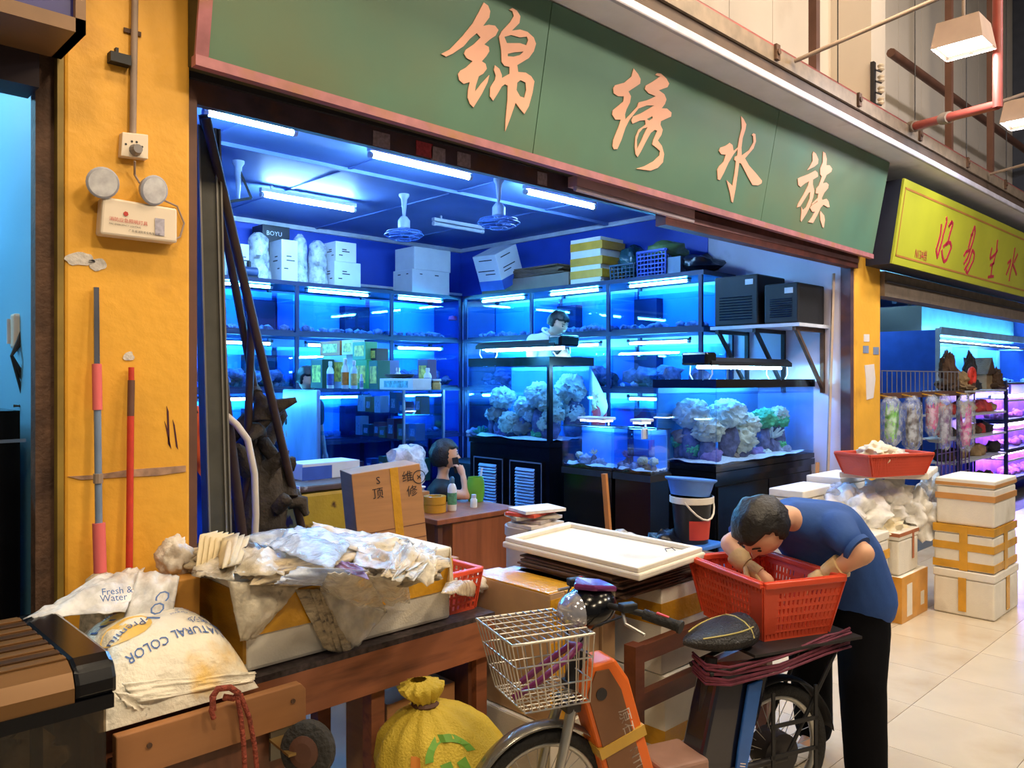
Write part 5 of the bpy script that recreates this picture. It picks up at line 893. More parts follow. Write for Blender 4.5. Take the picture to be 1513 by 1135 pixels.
# ================================================================ trolley on its side, rope, sack
tr = thing('hand_trolley', 'wooden flatbed trolley tipped on its side against the table', 'trolley', (1.0, 2.42, 0)); M_plank = mat('trolley_plank', (158, 108, 66), .55, var=.15, scale=2, stretch=(.5, 5, 5))
px1_ = at(447, 1000, Y=2.42).x
build(MB().box(.76, px1_-.06, 2.43, 2.47, .02, .70), 'deck', M_wood2, parent=tr, W=True); build(MB().prism([(.76, 2.43, .655), (px1_, 2.43, .655), (px1_, 2.43, .76), (px1_-.02, 2.43, .785), (.76, 2.43, .785)], (0, -.035, 0)), 'cross_beam', M_plank, parent=tr, W=True, bevel=.004)
for x in (px1_-.05, .85): q = Vector((x, 2.393, .735)); build(MB().cyl(q, q+Vector((0, -.004, 0)), .008, n=8), 'bolt', M_rust, parent=tr, W=True)
cc_ = at(425, 1085, Y=2.40); cs_ = build(MB().box(cc_.x-.06, cc_.x+.06, 2.40, 2.412, cc_.z-.07, cc_.z+.07), 'castor', mat('zinc', (110, 108, 100), .4, .7), parent=tr, W=True)
wc = at(455, 1108, Y=2.24); WR = Vector((0, 0, 1)).rotation_difference(Vector((-.85, -.5, .1)).normalized()).to_matrix().to_4x4()
build(MB().lathe(wc, [(.03, -.024), (.072, -.027), (.088, -.016), (.088, .016), (.072, .027), (.03, .024)], 28, T=WR), 'wheel', mat('black_tyre', (48, 46, 44), .8, var=.2, bump=.8, bscale=40), parent=cs_, W=True, smooth=40); build(MB().lathe(wc, [(.0, -.034), (.03, -.034), (.05, -.029), (.05, .029), (.03, .034), (.0, .034)], 18, T=WR), 'hub', M_brownpaint, parent=cs_, W=True)
for dx in (-.035, .035): build(MB().bar((wc.x+dx, wc.y, wc.z), (cc_.x+dx, 2.40, cc_.z), .008, .06, up=(1, 0, 0)), 'fork', mat('brass_zinc', (150, 120, 70), .4, .6), parent=cs_, W=True)
rp_ = thing('rope', 'frayed red rope knotted round the trolley beam', 'rope', at(340, 1040, Y=2.38)); M_rope = mat('red_rope', (150, 70, 52), .9, var=.4, scale=60, bump=.8, bscale=80)
kq = at(335, 1022, Y=2.38); build(MB().tube([at(315, 1050, Y=2.38), at(314, 1030, Y=2.38), at(322, 1018, Y=2.37), at(340, 1016, Y=2.36), at(352, 1024, Y=2.36), at(345, 1032, Y=2.37), at(330, 1030, Y=2.38)], .010, 8), 'knot', M_rope, parent=rp_, W=True, smooth=70)
for pts in ([(350, 1028), (356, 1060), (360, 1100), (362, 1140)], [(355, 1026), (368, 1060), (376, 1100), (380, 1140)], [(316, 1030), (312, 1050), (316, 1062)]): build(MB().tube([at(x, y, Y=2.36) for x, y in pts], .008, 8), 'tail', M_rope, parent=rp_, W=True, smooth=70)
# yellow sack
ys = thing('yellow_sack', 'tied yellow woven sack with a green emblem on the floor under the table end', 'sack', (1.89, 2.31, 0)); M_ysk = mat('yellow_weave', (214, 186, 60), .6, var=.1, scale=5, bump=.5, bscale=120)
def ysf(u, v, lift=0):
    a_ = u*2*math.pi; prof_ = [(0, .17), (.05, .24), (.25, .255), (.42, .245), (.52, .19), (.58, .12), (.605, .045), (.62, .04), (.66, .075), (.70, .085), (.705, .03)]
    z = v*.705
    for i in range(len(prof_)-1):
        if prof_[i][0] <= z <= prof_[i+1][0]+1e-9: f_ = (z-prof_[i][0])/(prof_[i+1][0]-prof_[i][0]); r = prof_[i][1]*(1-f_)+prof_[i+1][1]*f_
    pl = max(0, min(1, (v-.55)/.3)); r *= 1+.06*noise.noise(Vector((math.cos(a_)*2, math.sin(a_)*2, v*4)))+.10*pl*math.sin(a_*13)+.03*pl*math.sin(a_*29); lean = Vector((-.13*max(0, v-.5)*2, 0, 0))
    return Vector((1.89+(r+lift)*1.06*math.cos(a_), 2.31+(r+lift)*.85*math.sin(a_), .004+z))+lean
build(MB().grid(lambda u, v: ysf(u, v), 48, 36, True), 'sack', M_ysk, parent=ys, W=True, smooth=80)
q = ysf(0, .93); build(MB().lathe(Vector((1.89-.10, 2.31, .615)), [(.045, -.01), (.052, 0), (.045, .01)], 14), 'tie', M_brownpaint, parent=ys, W=True); vfree = lambda u, v: ysf(u, v, .004)
mb = MB(); M_gr = mat('green_emblem', (110, 165, 60), .6)
for k in range(10):
    a0, a1 = .28*math.cos(math.pi*k/10), .28*math.cos(math.pi*(k+1)/10); s0, s1 = math.sin(math.pi*k/10), math.sin(math.pi*(k+1)/10); U = .70; V = .68
    mb.add([vfree(U+.24*a0, V+.10*s0), vfree(U+.24*a1, V+.10*s1), vfree(U+.17*a1, V+.07*s1), vfree(U+.17*a0, V+.07*s0)], [(0, 1, 2, 3)])
for u0 in (.665, .705): mb.add([vfree(u0, .66), vfree(u0+.028, .67), vfree(u0+.028, .60), vfree(u0+.006, .58)], [(0, 1, 2, 3)])
build(mb, 'emblem', M_gr, parent=ys, W=True)
mb = MB(); mb.grid(lambda u, v: ysf(.56+.03*u+.03*v, .02+.68*v, .003), 4, 24); build(mb, 'orange_stripe', mat('orange_stripe', (222, 140, 60), .6), parent=ys, W=True, smooth=80)
# ================================================================ foam lids, boxes and piles behind the bike
for k in range(4):
    x = 2.40+.112*k; carton('foam_slab', 'yellow taped foam slab standing on edge beside the table basket', x, x+.09, 2.26+.0*k, 2.80, .36, .90-.012*k, mat('tan_board', (176, 142, 104), .7, var=.12), group='taped foam slabs standing on edge')
    sb_ = COL.objects[-1].parent; hh = (.54-.018*k)/2
    for z in (0, .2, .38): build(MB().box(-.044, .044, -.272+.01*k, -.255+.01*k, z, z+.14), 'tape_band', M_tape, parent=sb_)
    build(MB().box(-.044, .044, -.26, .26, .54-.012*k, .547-.012*k), 'tape_band', M_tape, parent=sb_)
carton('foam_box', 'white foam box lying under the taped slabs', 2.38, 2.95, 2.24, 2.86, .012, .352, M_foam)
bx_ = carton('foam_box', 'white foam box with yellow tape under the cardboard bundle behind the bike', 2.98, 3.5, 2.12, 2.75, .46, .84, M_foam, tape=M_tape); build(MB().box(-.262, .262, -.317, .317, .22, .32), 'tape_band', M_tape, parent=bx_)
bx_ = carton('foam_box', 'lower white foam box with yellow tape behind the bike', 2.98, 3.52, 2.10, 2.75, .012, .452, M_foam, tape=M_tape); build(MB().box(-.272, .272, -.327, .327, .12, .2), 'tape_band', M_tape, parent=bx_)
rnd = random.Random(9)
for k in range(8):
    T = Matrix.Translation((3.06+.03*rnd.random(), 2.42, .850+.0125*k)) @ rotz(.2*(rnd.random()-.5)); build(MB().box(-.40, .36, -.30, .30, 0, .008, T), 'cardboard_sheet', mat('dark_cardboard', (88, 66, 52), .8, var=.4, scale=10), W=True, label='flattened dark cardboard sheet under the white foam lid', cat='cardboard', group='flattened cardboard under the foam lid')
lz = .965; lt = thing('foam_box_cover', 'large white foam box lid lying rim up on the cardboard pile', 'lid', (2.85, 2.38, lz)); c4 = [at(742, 800, Z=lz+.03), at(945, 849, Z=lz+.03), at(1043, 816, Z=lz+.03), at(838, 776, Z=lz+.03)]
cen = sum(c4, Vector())/4
def inset(f_, z): return [Vector((cen.x+(p.x-cen.x)*f_, cen.y+(p.y-cen.y)*f_, z)) for p in c4]
build(MB().prism(inset(1, lz), (0, 0, .03)), 'slab', M_foam, parent=lt, W=True, bevel=.008); build(MB().prism(inset(.97, lz+.03), (0, 0, .022), [inset(.86, lz+.03)]), 'raised_rim', M_foam, parent=lt, W=True, bevel=.005)
q = at(985, 815, Z=lz+.035); build(MB().tube([q, q+Vector((.03, .03, .003)), q+Vector((.07, .02, .003)), q+Vector((.04, -.02, .002))], .002, 5), 'wire_loop', M_blackm, W=True, label='thin wire loop lying on the foam lid', cat='wire')
# magazine pile on a round tin
p = at(790, 790, Y=3.35); mg = thing('round_tin', 'round pale tin drum under the pile of magazines', 'drum', (p.x, p.y, 0)); build(MB().lathe((0, 0, 0), [(.17, .003), (.17, p.z), (.18, p.z+.005), (.18, p.z+.06), (.165, p.z+.062), (0, p.z+.062)], 24), 'drum', mat('tin_cream', (190, 175, 165), .4, var=.1), parent=mg, smooth=40)
MC = [(215, 205, 195), (180, 170, 165), (205, 195, 170), (210, 80, 50), (225, 220, 215)]
for k in range(5):
    T = Matrix.Translation((p.x+.03*rnd.uniform(-1, 1), p.y+.03*rnd.uniform(-1, 1), p.z+.064+.021*k)) @ rotz(rnd.uniform(-.5, .5)); build(MB().box(-.14, .14, -.10, .10, 0, .018, T), 'magazine', mat('mag_%d' % k, MC[k], .5, var=.15, scale=20), W=True, label=('pale magazine at the bottom of the pile on the tin', 'grey magazine second from the bottom of the pile', 'cream magazine in the middle of the pile on the tin', 'orange red magazine near the top of the pile', 'white magazine on top of the pile on the tin')[k], cat='magazine')
# bucket, basin, stool, stick
q = at(1022, 800, d=5.45); M_stool = mat('blue_stool', (50, 105, 190), .4); sl = thing('plastic_stool', 'blue plastic stool under the black paint bucket', 'stool', (q.x, q.y, 0)); sz = q.z-.003
build(MB().box(-.16, .16, -.16, .16, sz-.03, sz), 'seat', M_stool, parent=sl, bevel=.01)
for sx_ in (-1, 1):
    for sy_ in (-1, 1): build(MB().bar((sx_*.18, sy_*.18, 0.003), (sx_*.14, sy_*.14, sz-.03), .035, .035), 'leg', M_stool, parent=sl)
bk = thing('bucket', 'black and red printed bucket with a white handle on the blue stool', 'bucket', (q.x, q.y, sz+.002)); bh = 62/FPX*5.45
build(MB().lathe((0, 0, 0), [(.11, 0), (.135, bh), (.145, bh), (.145, bh+.03), (.13, bh+.03)], 24), 'pail', mat('bucket_black', (32, 32, 36), .35), parent=bk, smooth=40); build(MB().lathe((0, 0, bh-.02), [(.139, 0), (.15, .005), (.15, .045), (.14, .05)], 24), 'rim', mat('bucket_rim', (215, 205, 190), .4), parent=bk, smooth=40)
mb = MB(); mb.grid(lambda u, v: Vector((.1345*math.cos(3.6+1.3*u)*(1-.09*(1-v)), .1345*math.sin(3.6+1.3*u)*(1-.09*(1-v)), .03+v*.13)), 8, 3); build(mb, 'red_panel', mat('bucket_red', (190, 55, 45), .4), parent=bk, smooth=60)
build(MB().tube([Vector((.148*math.cos(3.4+2.2*k/8), .148*math.sin(3.4+2.2*k/8), bh-.12*math.sin(math.pi*k/8))) for k in range(9)], .007, 6), 'handle', mat('bucket_rim', (215, 205, 190), .4), parent=bk)
bs = thing('basin', 'blue plastic wash basin tilted on top of the bucket', 'basin', (q.x-.02, q.y, sz+bh+.034)); build(MB().lathe((0, 0, 0), [(.001, 0), (.13, 0), (.155, .09), (.175, .105), (.175, .115), (.15, .10), (.12, .012), (.001, .012)], 28, T=Matrix.Rotation(.10, 4, 'Y')), 'bowl', mat('basin_blue', (80, 130, 215), .35), parent=bs, smooth=40)
a = at(893, 700, Y=3.25); build(MB().bar(a, (a.x+.02, a.y-.1, .004), .03, .03), 'wooden_stick', mat('ochre_timber', (170, 110, 50), .6), W=True, label='ochre wooden stick with a red tip standing before the cube tanks', cat='stick')
for k, (px, py, r, m_, lab) in enumerate(((915, 800, .10, M_fb, 'white crumpled bag heap in front of the cube tank stands'), (985, 800, .11, mat('black_bag', (22, 24, 34), .3), 'black bag heap beside the bucket stool'), (940, 812, .07, mat('tan_bag', (165, 130, 100), .5), 'tan paper wad beside the black bag'))):
    p = at(px, py, Y=3.2); build(MB().blob((p.x, p.y, p.z-.02), r, .45, 2.3, 3, k+5, (1.3, 1, .9)), 'plastic_bag', m_, W=True, smooth=70, label=lab, cat='bag')
lo = thing('low_bench', 'low dark board bench holding the bag heap before the tank stands', 'bench', (4.3, 3.25, 0)); zz = at(940, 812, Y=3.2).z-.10; build(MB().box(3.75, 4.9, 3.05, 3.4, zz-.03, zz), 'board', M_blackm, parent=lo, W=True)
for x in (3.8, 4.82): build(MB().box(x, x+.04, 3.08, 3.37, 0.003, zz-.03), 'leg', M_blackm, parent=lo, W=True)
# wooden bench frame behind the bike
wb = thing('wooden_bench', 'dark brown wooden bench frame standing behind the bicycle', 'bench', (3.0, 2.0, 0)); M_bn = mat('bench_wood', (98, 52, 34), .45, var=.2, stretch=(1, 5, 5))
for z in (.62, .42): build(MB().box(2.67, 3.70, 2.0, 2.04, z, z+.07), 'rail', M_bn, parent=wb, W=True)
for x in (2.62, 3.69): build(MB().box(x, x+.06, 1.99, 2.05, .003, .70), 'post', M_bn, parent=wb, W=True)
# ================================================================ bicycle
M_bsil = mat('bike_silver', (165, 165, 162), .3, .7, var=.1); M_tyre = mat('black_tyre2', (26, 25, 25), .8, var=.2, bump=.5, bscale=60); M_orng = mat('bike_orange', (226, 108, 36), .35, var=.06); M_brn = mat('bike_bronze', (120, 82, 56), .4, .2, var=.1); M_bblue = mat('bike_dark_blue', (16, 20, 40), .2, var=.2, coat=.5)
FA, RA = Vector((2.05, 1.97, 0)), Vector((3.04, 1.61, 0)); mid = (FA+RA)/2; fdir = (FA-RA).normalized(); brz = math.atan2(fdir.y, fdir.x)
bk_ = thing('electric_bicycle', 'small electric bicycle with wire basket and orange battery case parked by the table', 'bicycle', (mid.x, mid.y, 0), brz)
def torus(mb, c, R_, r, n=40, m_=8): return mb.tube([Vector(c)+Vector((R_*math.cos(2*math.pi*k/n), 0, R_*math.sin(2*math.pi*k/n))) for k in range(n)], r, m_, True)
def wheel(nm, x, z, R_, tw):
    w_ = build(torus(MB(), (x, 0, z), R_-tw, tw, 48, 10), nm, M_tyre, parent=bk_, smooth=60); build(torus(MB(), (x, 0, z), R_-tw*2.0, tw*.55, 48, 8), 'rim', M_bsil, parent=w_, smooth=60)
    build(MB().cyl((x, -.05, z), (x, .05, z), .03 if nm == 'front_wheel' else .085, n=20), 'hub', M_bsil if nm == 'front_wheel' else M_dark, parent=w_, smooth=40); mb = MB()
    for k in range(28): a_ = 2*math.pi*k/28; mb.cyl((x+.03*math.cos(a_), (.03 if k % 2 else -.03), z+.03*math.sin(a_)), (x+(R_-tw*2)*math.cos(a_+.15), 0, z+(R_-tw*2)*math.sin(a_+.15)), .0016, n=4, caps=False)
    build(mb, 'spokes', M_bsil, parent=w_, kind='stuff'); return w_
wheel('front_wheel', .527, .275, .275, .026); wheel('rear_wheel', -.527, .275, .275, .028)
def arcstrip(x, z, R_, a0, a1, wd, n=24):
    return MB().grid(lambda u, v: Vector((x+(R_+.012*math.cos((v-.5)*math.pi))*math.cos(a0+(a1-a0)*u), wd*(v-.5), z+(R_+.012*math.cos((v-.5)*math.pi))*math.sin(a0+(a1-a0)*u))), n, 6)
build(arcstrip(.527, .275, .292, .25, 2.45, .075), 'front_fender', mat('fender_steel', (150, 145, 135), .25, .8), parent=bk_, smooth=60, solid=.003); build(arcstrip(-.527, .275, .295, .9, 3.0, .08), 'rear_fender', M_blackm, parent=bk_, smooth=60, solid=.003)
for s_ in (-1, 1): build(MB().tube([(.527, s_*.06, .275), (.47, s_*.06, .50), (.43, s_*.045, .63)], [.014, .018, .02], 10), 'fork_blade', M_bsil, parent=bk_, smooth=50)
build(MB().box(.40, .46, -.065, .065, .61, .65), 'fork_crown', M_dark, parent=bk_, bevel=.01); build(MB().cyl((.43, 0, .63), (.325, 0, .96), .022, n=12), 'steering_column', M_bsil, parent=bk_, smooth=50); build(MB().cyl((.41, 0, .68), (.37, 0, .81), .032, n=12), 'head_tube', M_blackm, parent=bk_, smooth=50)
# wire basket
bw = MB(); B0, B1 = (.46, .80), (.15, .17)
def bp(u, side, v):
    k = .80+.20*v; xa, xb = .405, .405+.31*k; y = .16*k; z = .675+.245*v
    return Vector({0: (xa+(xb-xa)*u, y, z), 1: (xb, y-2*y*u, z), 2: (xb-(xb-xa)*u, -y, z), 3: (xa, -y+2*y*u, z)}[side])
M_wire = mat('basket_wire', (188, 185, 178), .3, .8); wbk = build(MB().tube([bp(u/6, s_, 1) for s_ in range(4) for u in range(6)], .005, 6, True), 'wire_basket', M_wire, parent=bk_); mb = MB()
for v in (0, .33, .66): mb.tube([bp(u/4, s_, v) for s_ in range(4) for u in range(4)], .0032, 5, True)
for s_ in range(4):
    for u in range(9): mb.tube([bp(u/9, s_, 1), bp(u/9, s_, .5), bp(u/9, s_, 0)], .0024, 5)
for u in range(1, 9): mb.tube([bp(u/9, 0, 0), bp(1-u/9, 2, 0)], .0024, 5); mb.tube([bp(u/9, 1, 0), bp(1-u/9, 3, 0)], .0024, 5)
build(mb, 'mesh_wires', M_wire, parent=wbk, kind='stuff'); mb = MB()
for u in range(1, 10): mb.tube([bp(u/10, 0, 1)+Vector((0, 0, .004)), bp(1-u/10, 2, 1)+Vector((0, 0, .004))], .0024, 5)
for u in range(1, 6): mb.tube([bp(u/6, 1, 1)+Vector((0, 0, .007)), bp(1-u/6, 3, 1)+Vector((0, 0, .007))], .0024, 5)
build(mb, 'lid_wires', M_wire, parent=wbk, kind='stuff')
build(MB().tube([(.66, .05, .70), (.58, .09, .76), (.48, .12, .84), (.43, .10, .865), (.43, .04, .85), (.50, .0, .79), (.60, -.02, .72)], .012, 8), 'cable_lock', mat('purple_lock', (110, 30, 85), .35), parent=bk_, smooth=60)
build(MB().bar((.44, .0, .70), (.38, 0, .70), .05, .02), 'basket_bracket', M_dark, parent=bk_)
# head cowl, handlebar, lamp
def ell(c, sc, amp=.0, sub=4, T=None, seed=0):
    mb = MB().blob((0, 0, 0), 1, amp, 1.5, sub, seed, sc); M_ = Matrix.Translation(c) @ (T or Matrix()); return mb.shift(M_)
TL = Matrix.Rotation(.35, 4, 'Y')
build(ell((.335, 0, .965), (.10, .105, .075), T=TL), 'head_cowl', M_black, parent=bk_, smooth=80); build(ell((.385, 0, .955), (.07, .085, .065), T=TL), 'headlamp_lens', mat('lens_silver', (185, 185, 195), .12, .6), parent=bk_, smooth=80)
build(MB().prism([(.25, -.06, 1.02), (.35, -.075, 1.035), (.40, 0, 1.03), (.35, .075, 1.035), (.25, .06, 1.02)], (0, 0, .022)), 'meter_visor', mat('visor_purple', (120, 50, 110), .15, .4), parent=bk_, bevel=.01); build(MB().box(.255, .27, -.05, .05, .975, 1.035), 'meter_panel', mat('meter_tan', (150, 135, 110), .4, var=.3, scale=30), parent=bk_)
for s_ in (-1, 1):
    build(MB().tube([(.31, s_*.08, .985), (.29, s_*.18, .995), (.24, s_*.24, .985)], .012, 8), 'handlebar', M_blackm, parent=bk_, smooth=50); g_ = build(MB().cyl((.25, s_*.23, .987), (.18, s_*.335, .965), .019, n=12), 'grip', M_tyre, parent=bk_, smooth=50); build(MB().cyl((.18, s_*.335, .965), (.176, s_*.342, .963), .023, n=12), 'grip_end', M_blackm, parent=g_, smooth=50); build(MB().bar((.225, s_*.27, .999), (.20, s_*.305, .989), .012, .006), 'grip_mark', mat('grip_red', (190, 60, 60), .5), parent=g_)
    build(MB().tube([(.31, s_*.19, .985), (.33, s_*.24, .965), (.30, s_*.31, .945)], .006, 6), 'brake_lever', M_bsil, parent=bk_); build(MB().box(.26, .32, s_*.19-.02, s_*.19+.02, .99, 1.02), 'switch_block', M_blackm, parent=bk_, bevel=.006); build(MB().tube([(.31, s_*.2, .98), (.38, s_*.12, .93), (.40, s_*.04, .85)], .004, 5), 'cable', M_blackm, parent=bk_)
# frame, battery case
build(MB().tube([(.385, 0, .74), (.27, 0, .50), (.12, 0, .30), (-.1, 0, .24)], .026, 10), 'down_tube', M_dark, parent=bk_, smooth=50)
TB = Matrix.Translation((.165, .02, .245)) @ Matrix.Rotation(.30, 4, 'Y')
cs2 = [(-.09, 0), (.10, 0), (.10, .50), (.04, .57), (-.06, .55), (-.09, .46)]
bc_ = build(MB().prism([TB @ Vector((x, .06, z)) for x, z in cs2], TB.to_3x3() @ Vector((0, -.12, 0))), 'battery_case', M_orng, parent=bk_, bevel=.014)
build(MB().prism([TB @ Vector((x, .0605, z)) for x, z in ((-.045, .0), (.085, 0), (.085, .48), (.03, .545), (-.02, .53), (-.045, .44))], TB.to_3x3() @ Vector((0, .006, 0))), 'face_panel', M_brn, parent=bc_)
build(MB().cyl(TB @ Vector((.035, .066, .46)), TB @ Vector((.035, .07, .46)), .022, n=16), 'lock_barrel', M_dark, parent=bc_)
TBR = TB.to_3x3(); M_wt = mat('white_ink', (225, 215, 205), .5)
build(text_mb('原石', .055, TB @ Vector((-.012, .0675, .37)), TBR @ Vector((0, 0, -1)), TBR @ Vector((-1, 0, 0)), -.001), 'lettering', M_wt, parent=bc_); build(text_mb('NTUO', .05, TB @ Vector((-.012, .0675, .215)), TBR @ Vector((0, 0, -1)), TBR @ Vector((-1, 0, 0)), -.001), 'lettering', M_wt, parent=bc_)
build(MB().box(-.094, .104, -.064, .0705, .235, .275, TB), 'tape_wrap', mat('amber_tape', (190, 150, 60), .25), parent=bc_)
build(MB().cyl((-.14, 0, .26), (-.215, 0, .70), .024, n=12), 'seat_tube', M_dark, parent=bk_, smooth=50); build(MB().box(-.13, .08, -.10, .10, .20, .36), 'control_box', mat('dusty_pink_box', (150, 115, 100), .6, var=.2), parent=bk_, bevel=.012); build(MB().cyl((-.03, .101, .28), (-.03, .108, .28), .03, n=16), 'box_port', M_brownpaint, parent=bk_)
# saddle
def saddle(u, v):
    a_ = v*2*math.pi; x = -.38+.30*u; w_ = .128*(1-.60*u**1.6)*math.sin(math.pi*min(1, .12+u*.9))**.35; h = .058*(1-.3*u)*(1-.8*u**4); c, s2 = math.cos(a_), math.sin(a_); return Vector((x, w_*c, .775+h*(s2 if s2 > 0 else s2*1.1)+.02*(1-u)**2))
sdl = build(MB().grid(saddle, 20, 24), 'saddle', mat('saddle_black', (30, 30, 32), .3, var=.2, bump=.6, bscale=120), parent=bk_, smooth=80)
for v0 in (.10, .40): build(MB().tube([saddle(u/10, v0)+Vector((0, 0, .002)) for u in range(1, 9)], .0028, 5), 'piping', mat('yellow_piping', (200, 185, 110), .5), parent=sdl)
build(MB().tube([saddle(.16, v/12)+Vector((0, 0, .002)) for v in range(0, 7)], .0028, 5), 'piping', mat('yellow_piping', (200, 185, 110), .5), parent=sdl)
# rear body, rack, cord, stays
build(MB().prism([(-.10, .065, .28), (-.20, .065, .66), (-.46, .065, .64), (-.40, .065, .45), (-.30, .065, .26)], (0, -.13, 0)), 'side_shroud', M_bblue, parent=bk_, bevel=.015); sp_ = build(MB().prism([(-.33, .072, .60), (-.40, .072, .61), (-.29, .072, .14), (-.245, .072, .13), (-.28, .072, .36)], (0, .012, 0)), 'side_fairing', mat('fairing_blue', (40, 95, 175), .25), parent=bk_, bevel=.004)
build(text_mb('SUPER-II', .04, (-.25, .0855, .17), Vector((-.10, 0, .36)), Vector((-.36, 0, -.10)), .001), 'lettering', M_wt, parent=sp_)
for s_ in (-1, 1): build(MB().tube([(-.16, s_*.06, .66), (-.40, s_*.09, .70), (-.84, s_*.09, .715)], .010, 8).tube([(-.80, s_*.09, .71), (-.527, s_*.075, .28)], .008, 8), 'rack_side', M_blackm, parent=bk_, smooth=50); build(MB().tube([(-.527, s_*.07, .275), (-.12, s_*.06, .27)], .014, 8), 'chain_stay', M_dark, parent=bk_, smooth=50)
for x in (-.38, -.5, -.62, -.74, -.84): build(MB().cyl((x, -.09, .712), (x, .09, .712), .007, n=8), 'rack_bar', M_blackm, parent=bk_)
build(MB().box(-.88, -.32, -.15, .13, .722, .733), 'rack_board', M_dark, parent=bk_)
rnd = random.Random(5); M_cord = mat('maroon_cord', (105, 42, 62), .7, var=.3, scale=40)
for k in range(9):
    z = .625+.009*k+.01*rnd.random(); o_ = .10+.012*rnd.random(); build(MB().tube([(-.17, -.06, z), (-.15, .05, z-.01), (-.22, o_, z-.02+.02*rnd.random()), (-.45, o_+.02, z+.02*rnd.random()), (-.70, o_+.01, z+.03+.03*rnd.random()), (-.86, o_-.02, z+.05)], .005, 6), 'bungee_cord', M_cord, parent=bk_, smooth=60)
build(MB().box(-.66, -.42, .10, .108, .42, .435).box(-.66, -.42, .10, .108, .30, .315).box(-.66, -.645, .10, .108, .20, .56).box(-.44, -.425, .10, .108, .20, .56), 'wheel_guard', M_blackm, parent=bk_); build(MB().cyl((-.06, -.17, .24), (-.06, .17, .24), .012, n=8), 'crank_axle', M_dark, parent=bk_)
for s_ in (-1, 1): build(MB().bar((-.06, s_*.15, .24), (-.06-s_*.12, s_*.15, .18), .02, .012), 'crank', M_dark, parent=bk_); build(MB().box(-.11-s_*.12, -.01-s_*.12, s_*.16-.03, s_*.16+.03, .165, .19), 'pedal', M_blackm, parent=bk_, bevel=.005)
build(MB().tube([(-.36, .08, .26), (-.42, .16, .02)], .011, 8).box(-.46, -.38, .14, .18, .0, .02), 'kickstand', M_bsil, parent=bk_)
crate('plastic_basket', 'large orange red slotted basket resting on the bicycle rear rack', Matrix.Translation((3.205, 1.745, .738)) @ rotz(math.radians(66)), .53, .40, .235, M_redb, 22, 7, 'basket', .80, .024)
_b = COL.objects[-1].parent; Rb = rotz(math.radians(66))
for s_ in range(4):     # solid corner strips and plain upper band of the basket walls
    mb = MB(); c_ = [(-1, -1), (1, -1), (1, 1), (-1, 1)]; a_, b_ = c_[s_], c_[(s_+1) % 4]
    f_ = lambda c2, v: Rb @ Vector((c2[0]*.265*(.80+.20*v), c2[1]*.20*(.80+.20*v), .235*v))
    for v0, v1 in ((.0, .10), (.84, 1.0)): mb.add([f_(a_, v0), f_(b_, v0), f_(b_, v1), f_(a_, v1)], [(0, 1, 2, 3)])
    for u0, u1 in ((0, .16), (.46, .54), (.84, 1)):
        l_ = lambda u, v: f_(a_, v)*(1-u)+f_(b_, v)*u; mb.add([l_(u0, .1), l_(u1, .1), l_(u1, .84), l_(u0, .84)], [(0, 1, 2, 3)])
    build(mb, 'solid_band', M_redb, parent=_b, solid=.004)
# ================================================================ people
def skin(J, E, root, vox=.013, it=6):
    "J: name -> (co, r); tapered limbs fused into one continuous surface"
    mb = MB()
    for n, (c, r) in J.items(): mb.blob(c, r, 0, 1, 2)
    for a_, b_ in E:
        (p, r0), (q, r1) = J[a_], J[b_]
        if (Vector(p)-Vector(q)).length > .004: mb.cyl(p, q, r0, r1, n=16)
    me = bpy.data.meshes.new('body'); me.from_pydata([tuple(p) for p in mb.v], [], mb.f); me.update()
    bm = bmesh.new(); bm.from_mesh(me); bmesh.ops.recalc_face_normals(bm, faces=bm.faces); bm.to_mesh(me); bm.free()
    o = bpy.data.objects.new('body', me); COL.objects.link(o); q_ = o.modifiers.new('r', 'REMESH'); q_.mode = 'VOXEL'; q_.voxel_size = vox
    w_ = o.modifiers.new('s', 'SMOOTH'); w_.factor = .5; w_.iterations = it
    dg = bpy.context.evaluated_depsgraph_get(); dg.update(); em = bpy.data.meshes.new_from_object(o.evaluated_get(dg)); r_ = MB()
    r_.add([v.co.copy() for v in em.vertices], [tuple(p_.vertices) for p_ in em.polygons]); bpy.data.objects.remove(o); bpy.data.meshes.remove(me); bpy.data.meshes.remove(em); return r_
def hand_mb(w_, d_, nrm, s=1.0, curl=.5, side=1):
    "palm and five fingers; d_ points along the hand, nrm out of the palm"
    d_ = Vector(d_).normalized(); n_ = Vector(nrm); n_ = (n_-d_*n_.dot(d_)).normalized(); t_ = d_.cross(n_)*side; mb = MB()
    mb.tube([w_, w_+d_*.04*s, w_+d_*.085*s], [.026*s, .036*s, .034*s], 10)
    for k, (o_, L_) in enumerate(((-.03, .062), (-.010, .075), (.010, .078), (.03, .070))):
        b0 = w_+d_*.08*s-t_*o_*s; p1 = b0+(d_*math.cos(curl*.5)+n_*math.sin(curl*.5))*L_*.45*s; p2 = p1+(d_*math.cos(curl*1.2)+n_*math.sin(curl*1.2))*L_*.33*s; p3 = p2+(d_*math.cos(curl*1.9)+n_*math.sin(curl*1.9))*L_*.25*s
        mb.tube([b0, p1, p2, p3], [.0095*s, .009*s, .0082*s, .006*s], 8)
    b0 = w_+d_*.03*s+t_*.028*s; p1 = b0+(d_*.6+t_*.7+n_*.3).normalized()*.035*s; p2 = p1+(d_*.9+t_*.2+n_*.4).normalized()*.03*s; mb.tube([b0, p1, p2], [.013*s, .011*s, .008*s], 8); return mb
M_skin = mat('skin', (222, 170, 138), .5, var=.05); M_hair = mat('black_hair', (22, 18, 18), .5, var=.3, scale=40, bump=.3, bscale=70); M_eye = mat('eye_dark', (25, 18, 16), .2); M_lip = mat('lip', (170, 85, 80), .5); M_glove = mat('cream_glove', (215, 185, 135), .5, var=.08, bump=.2)
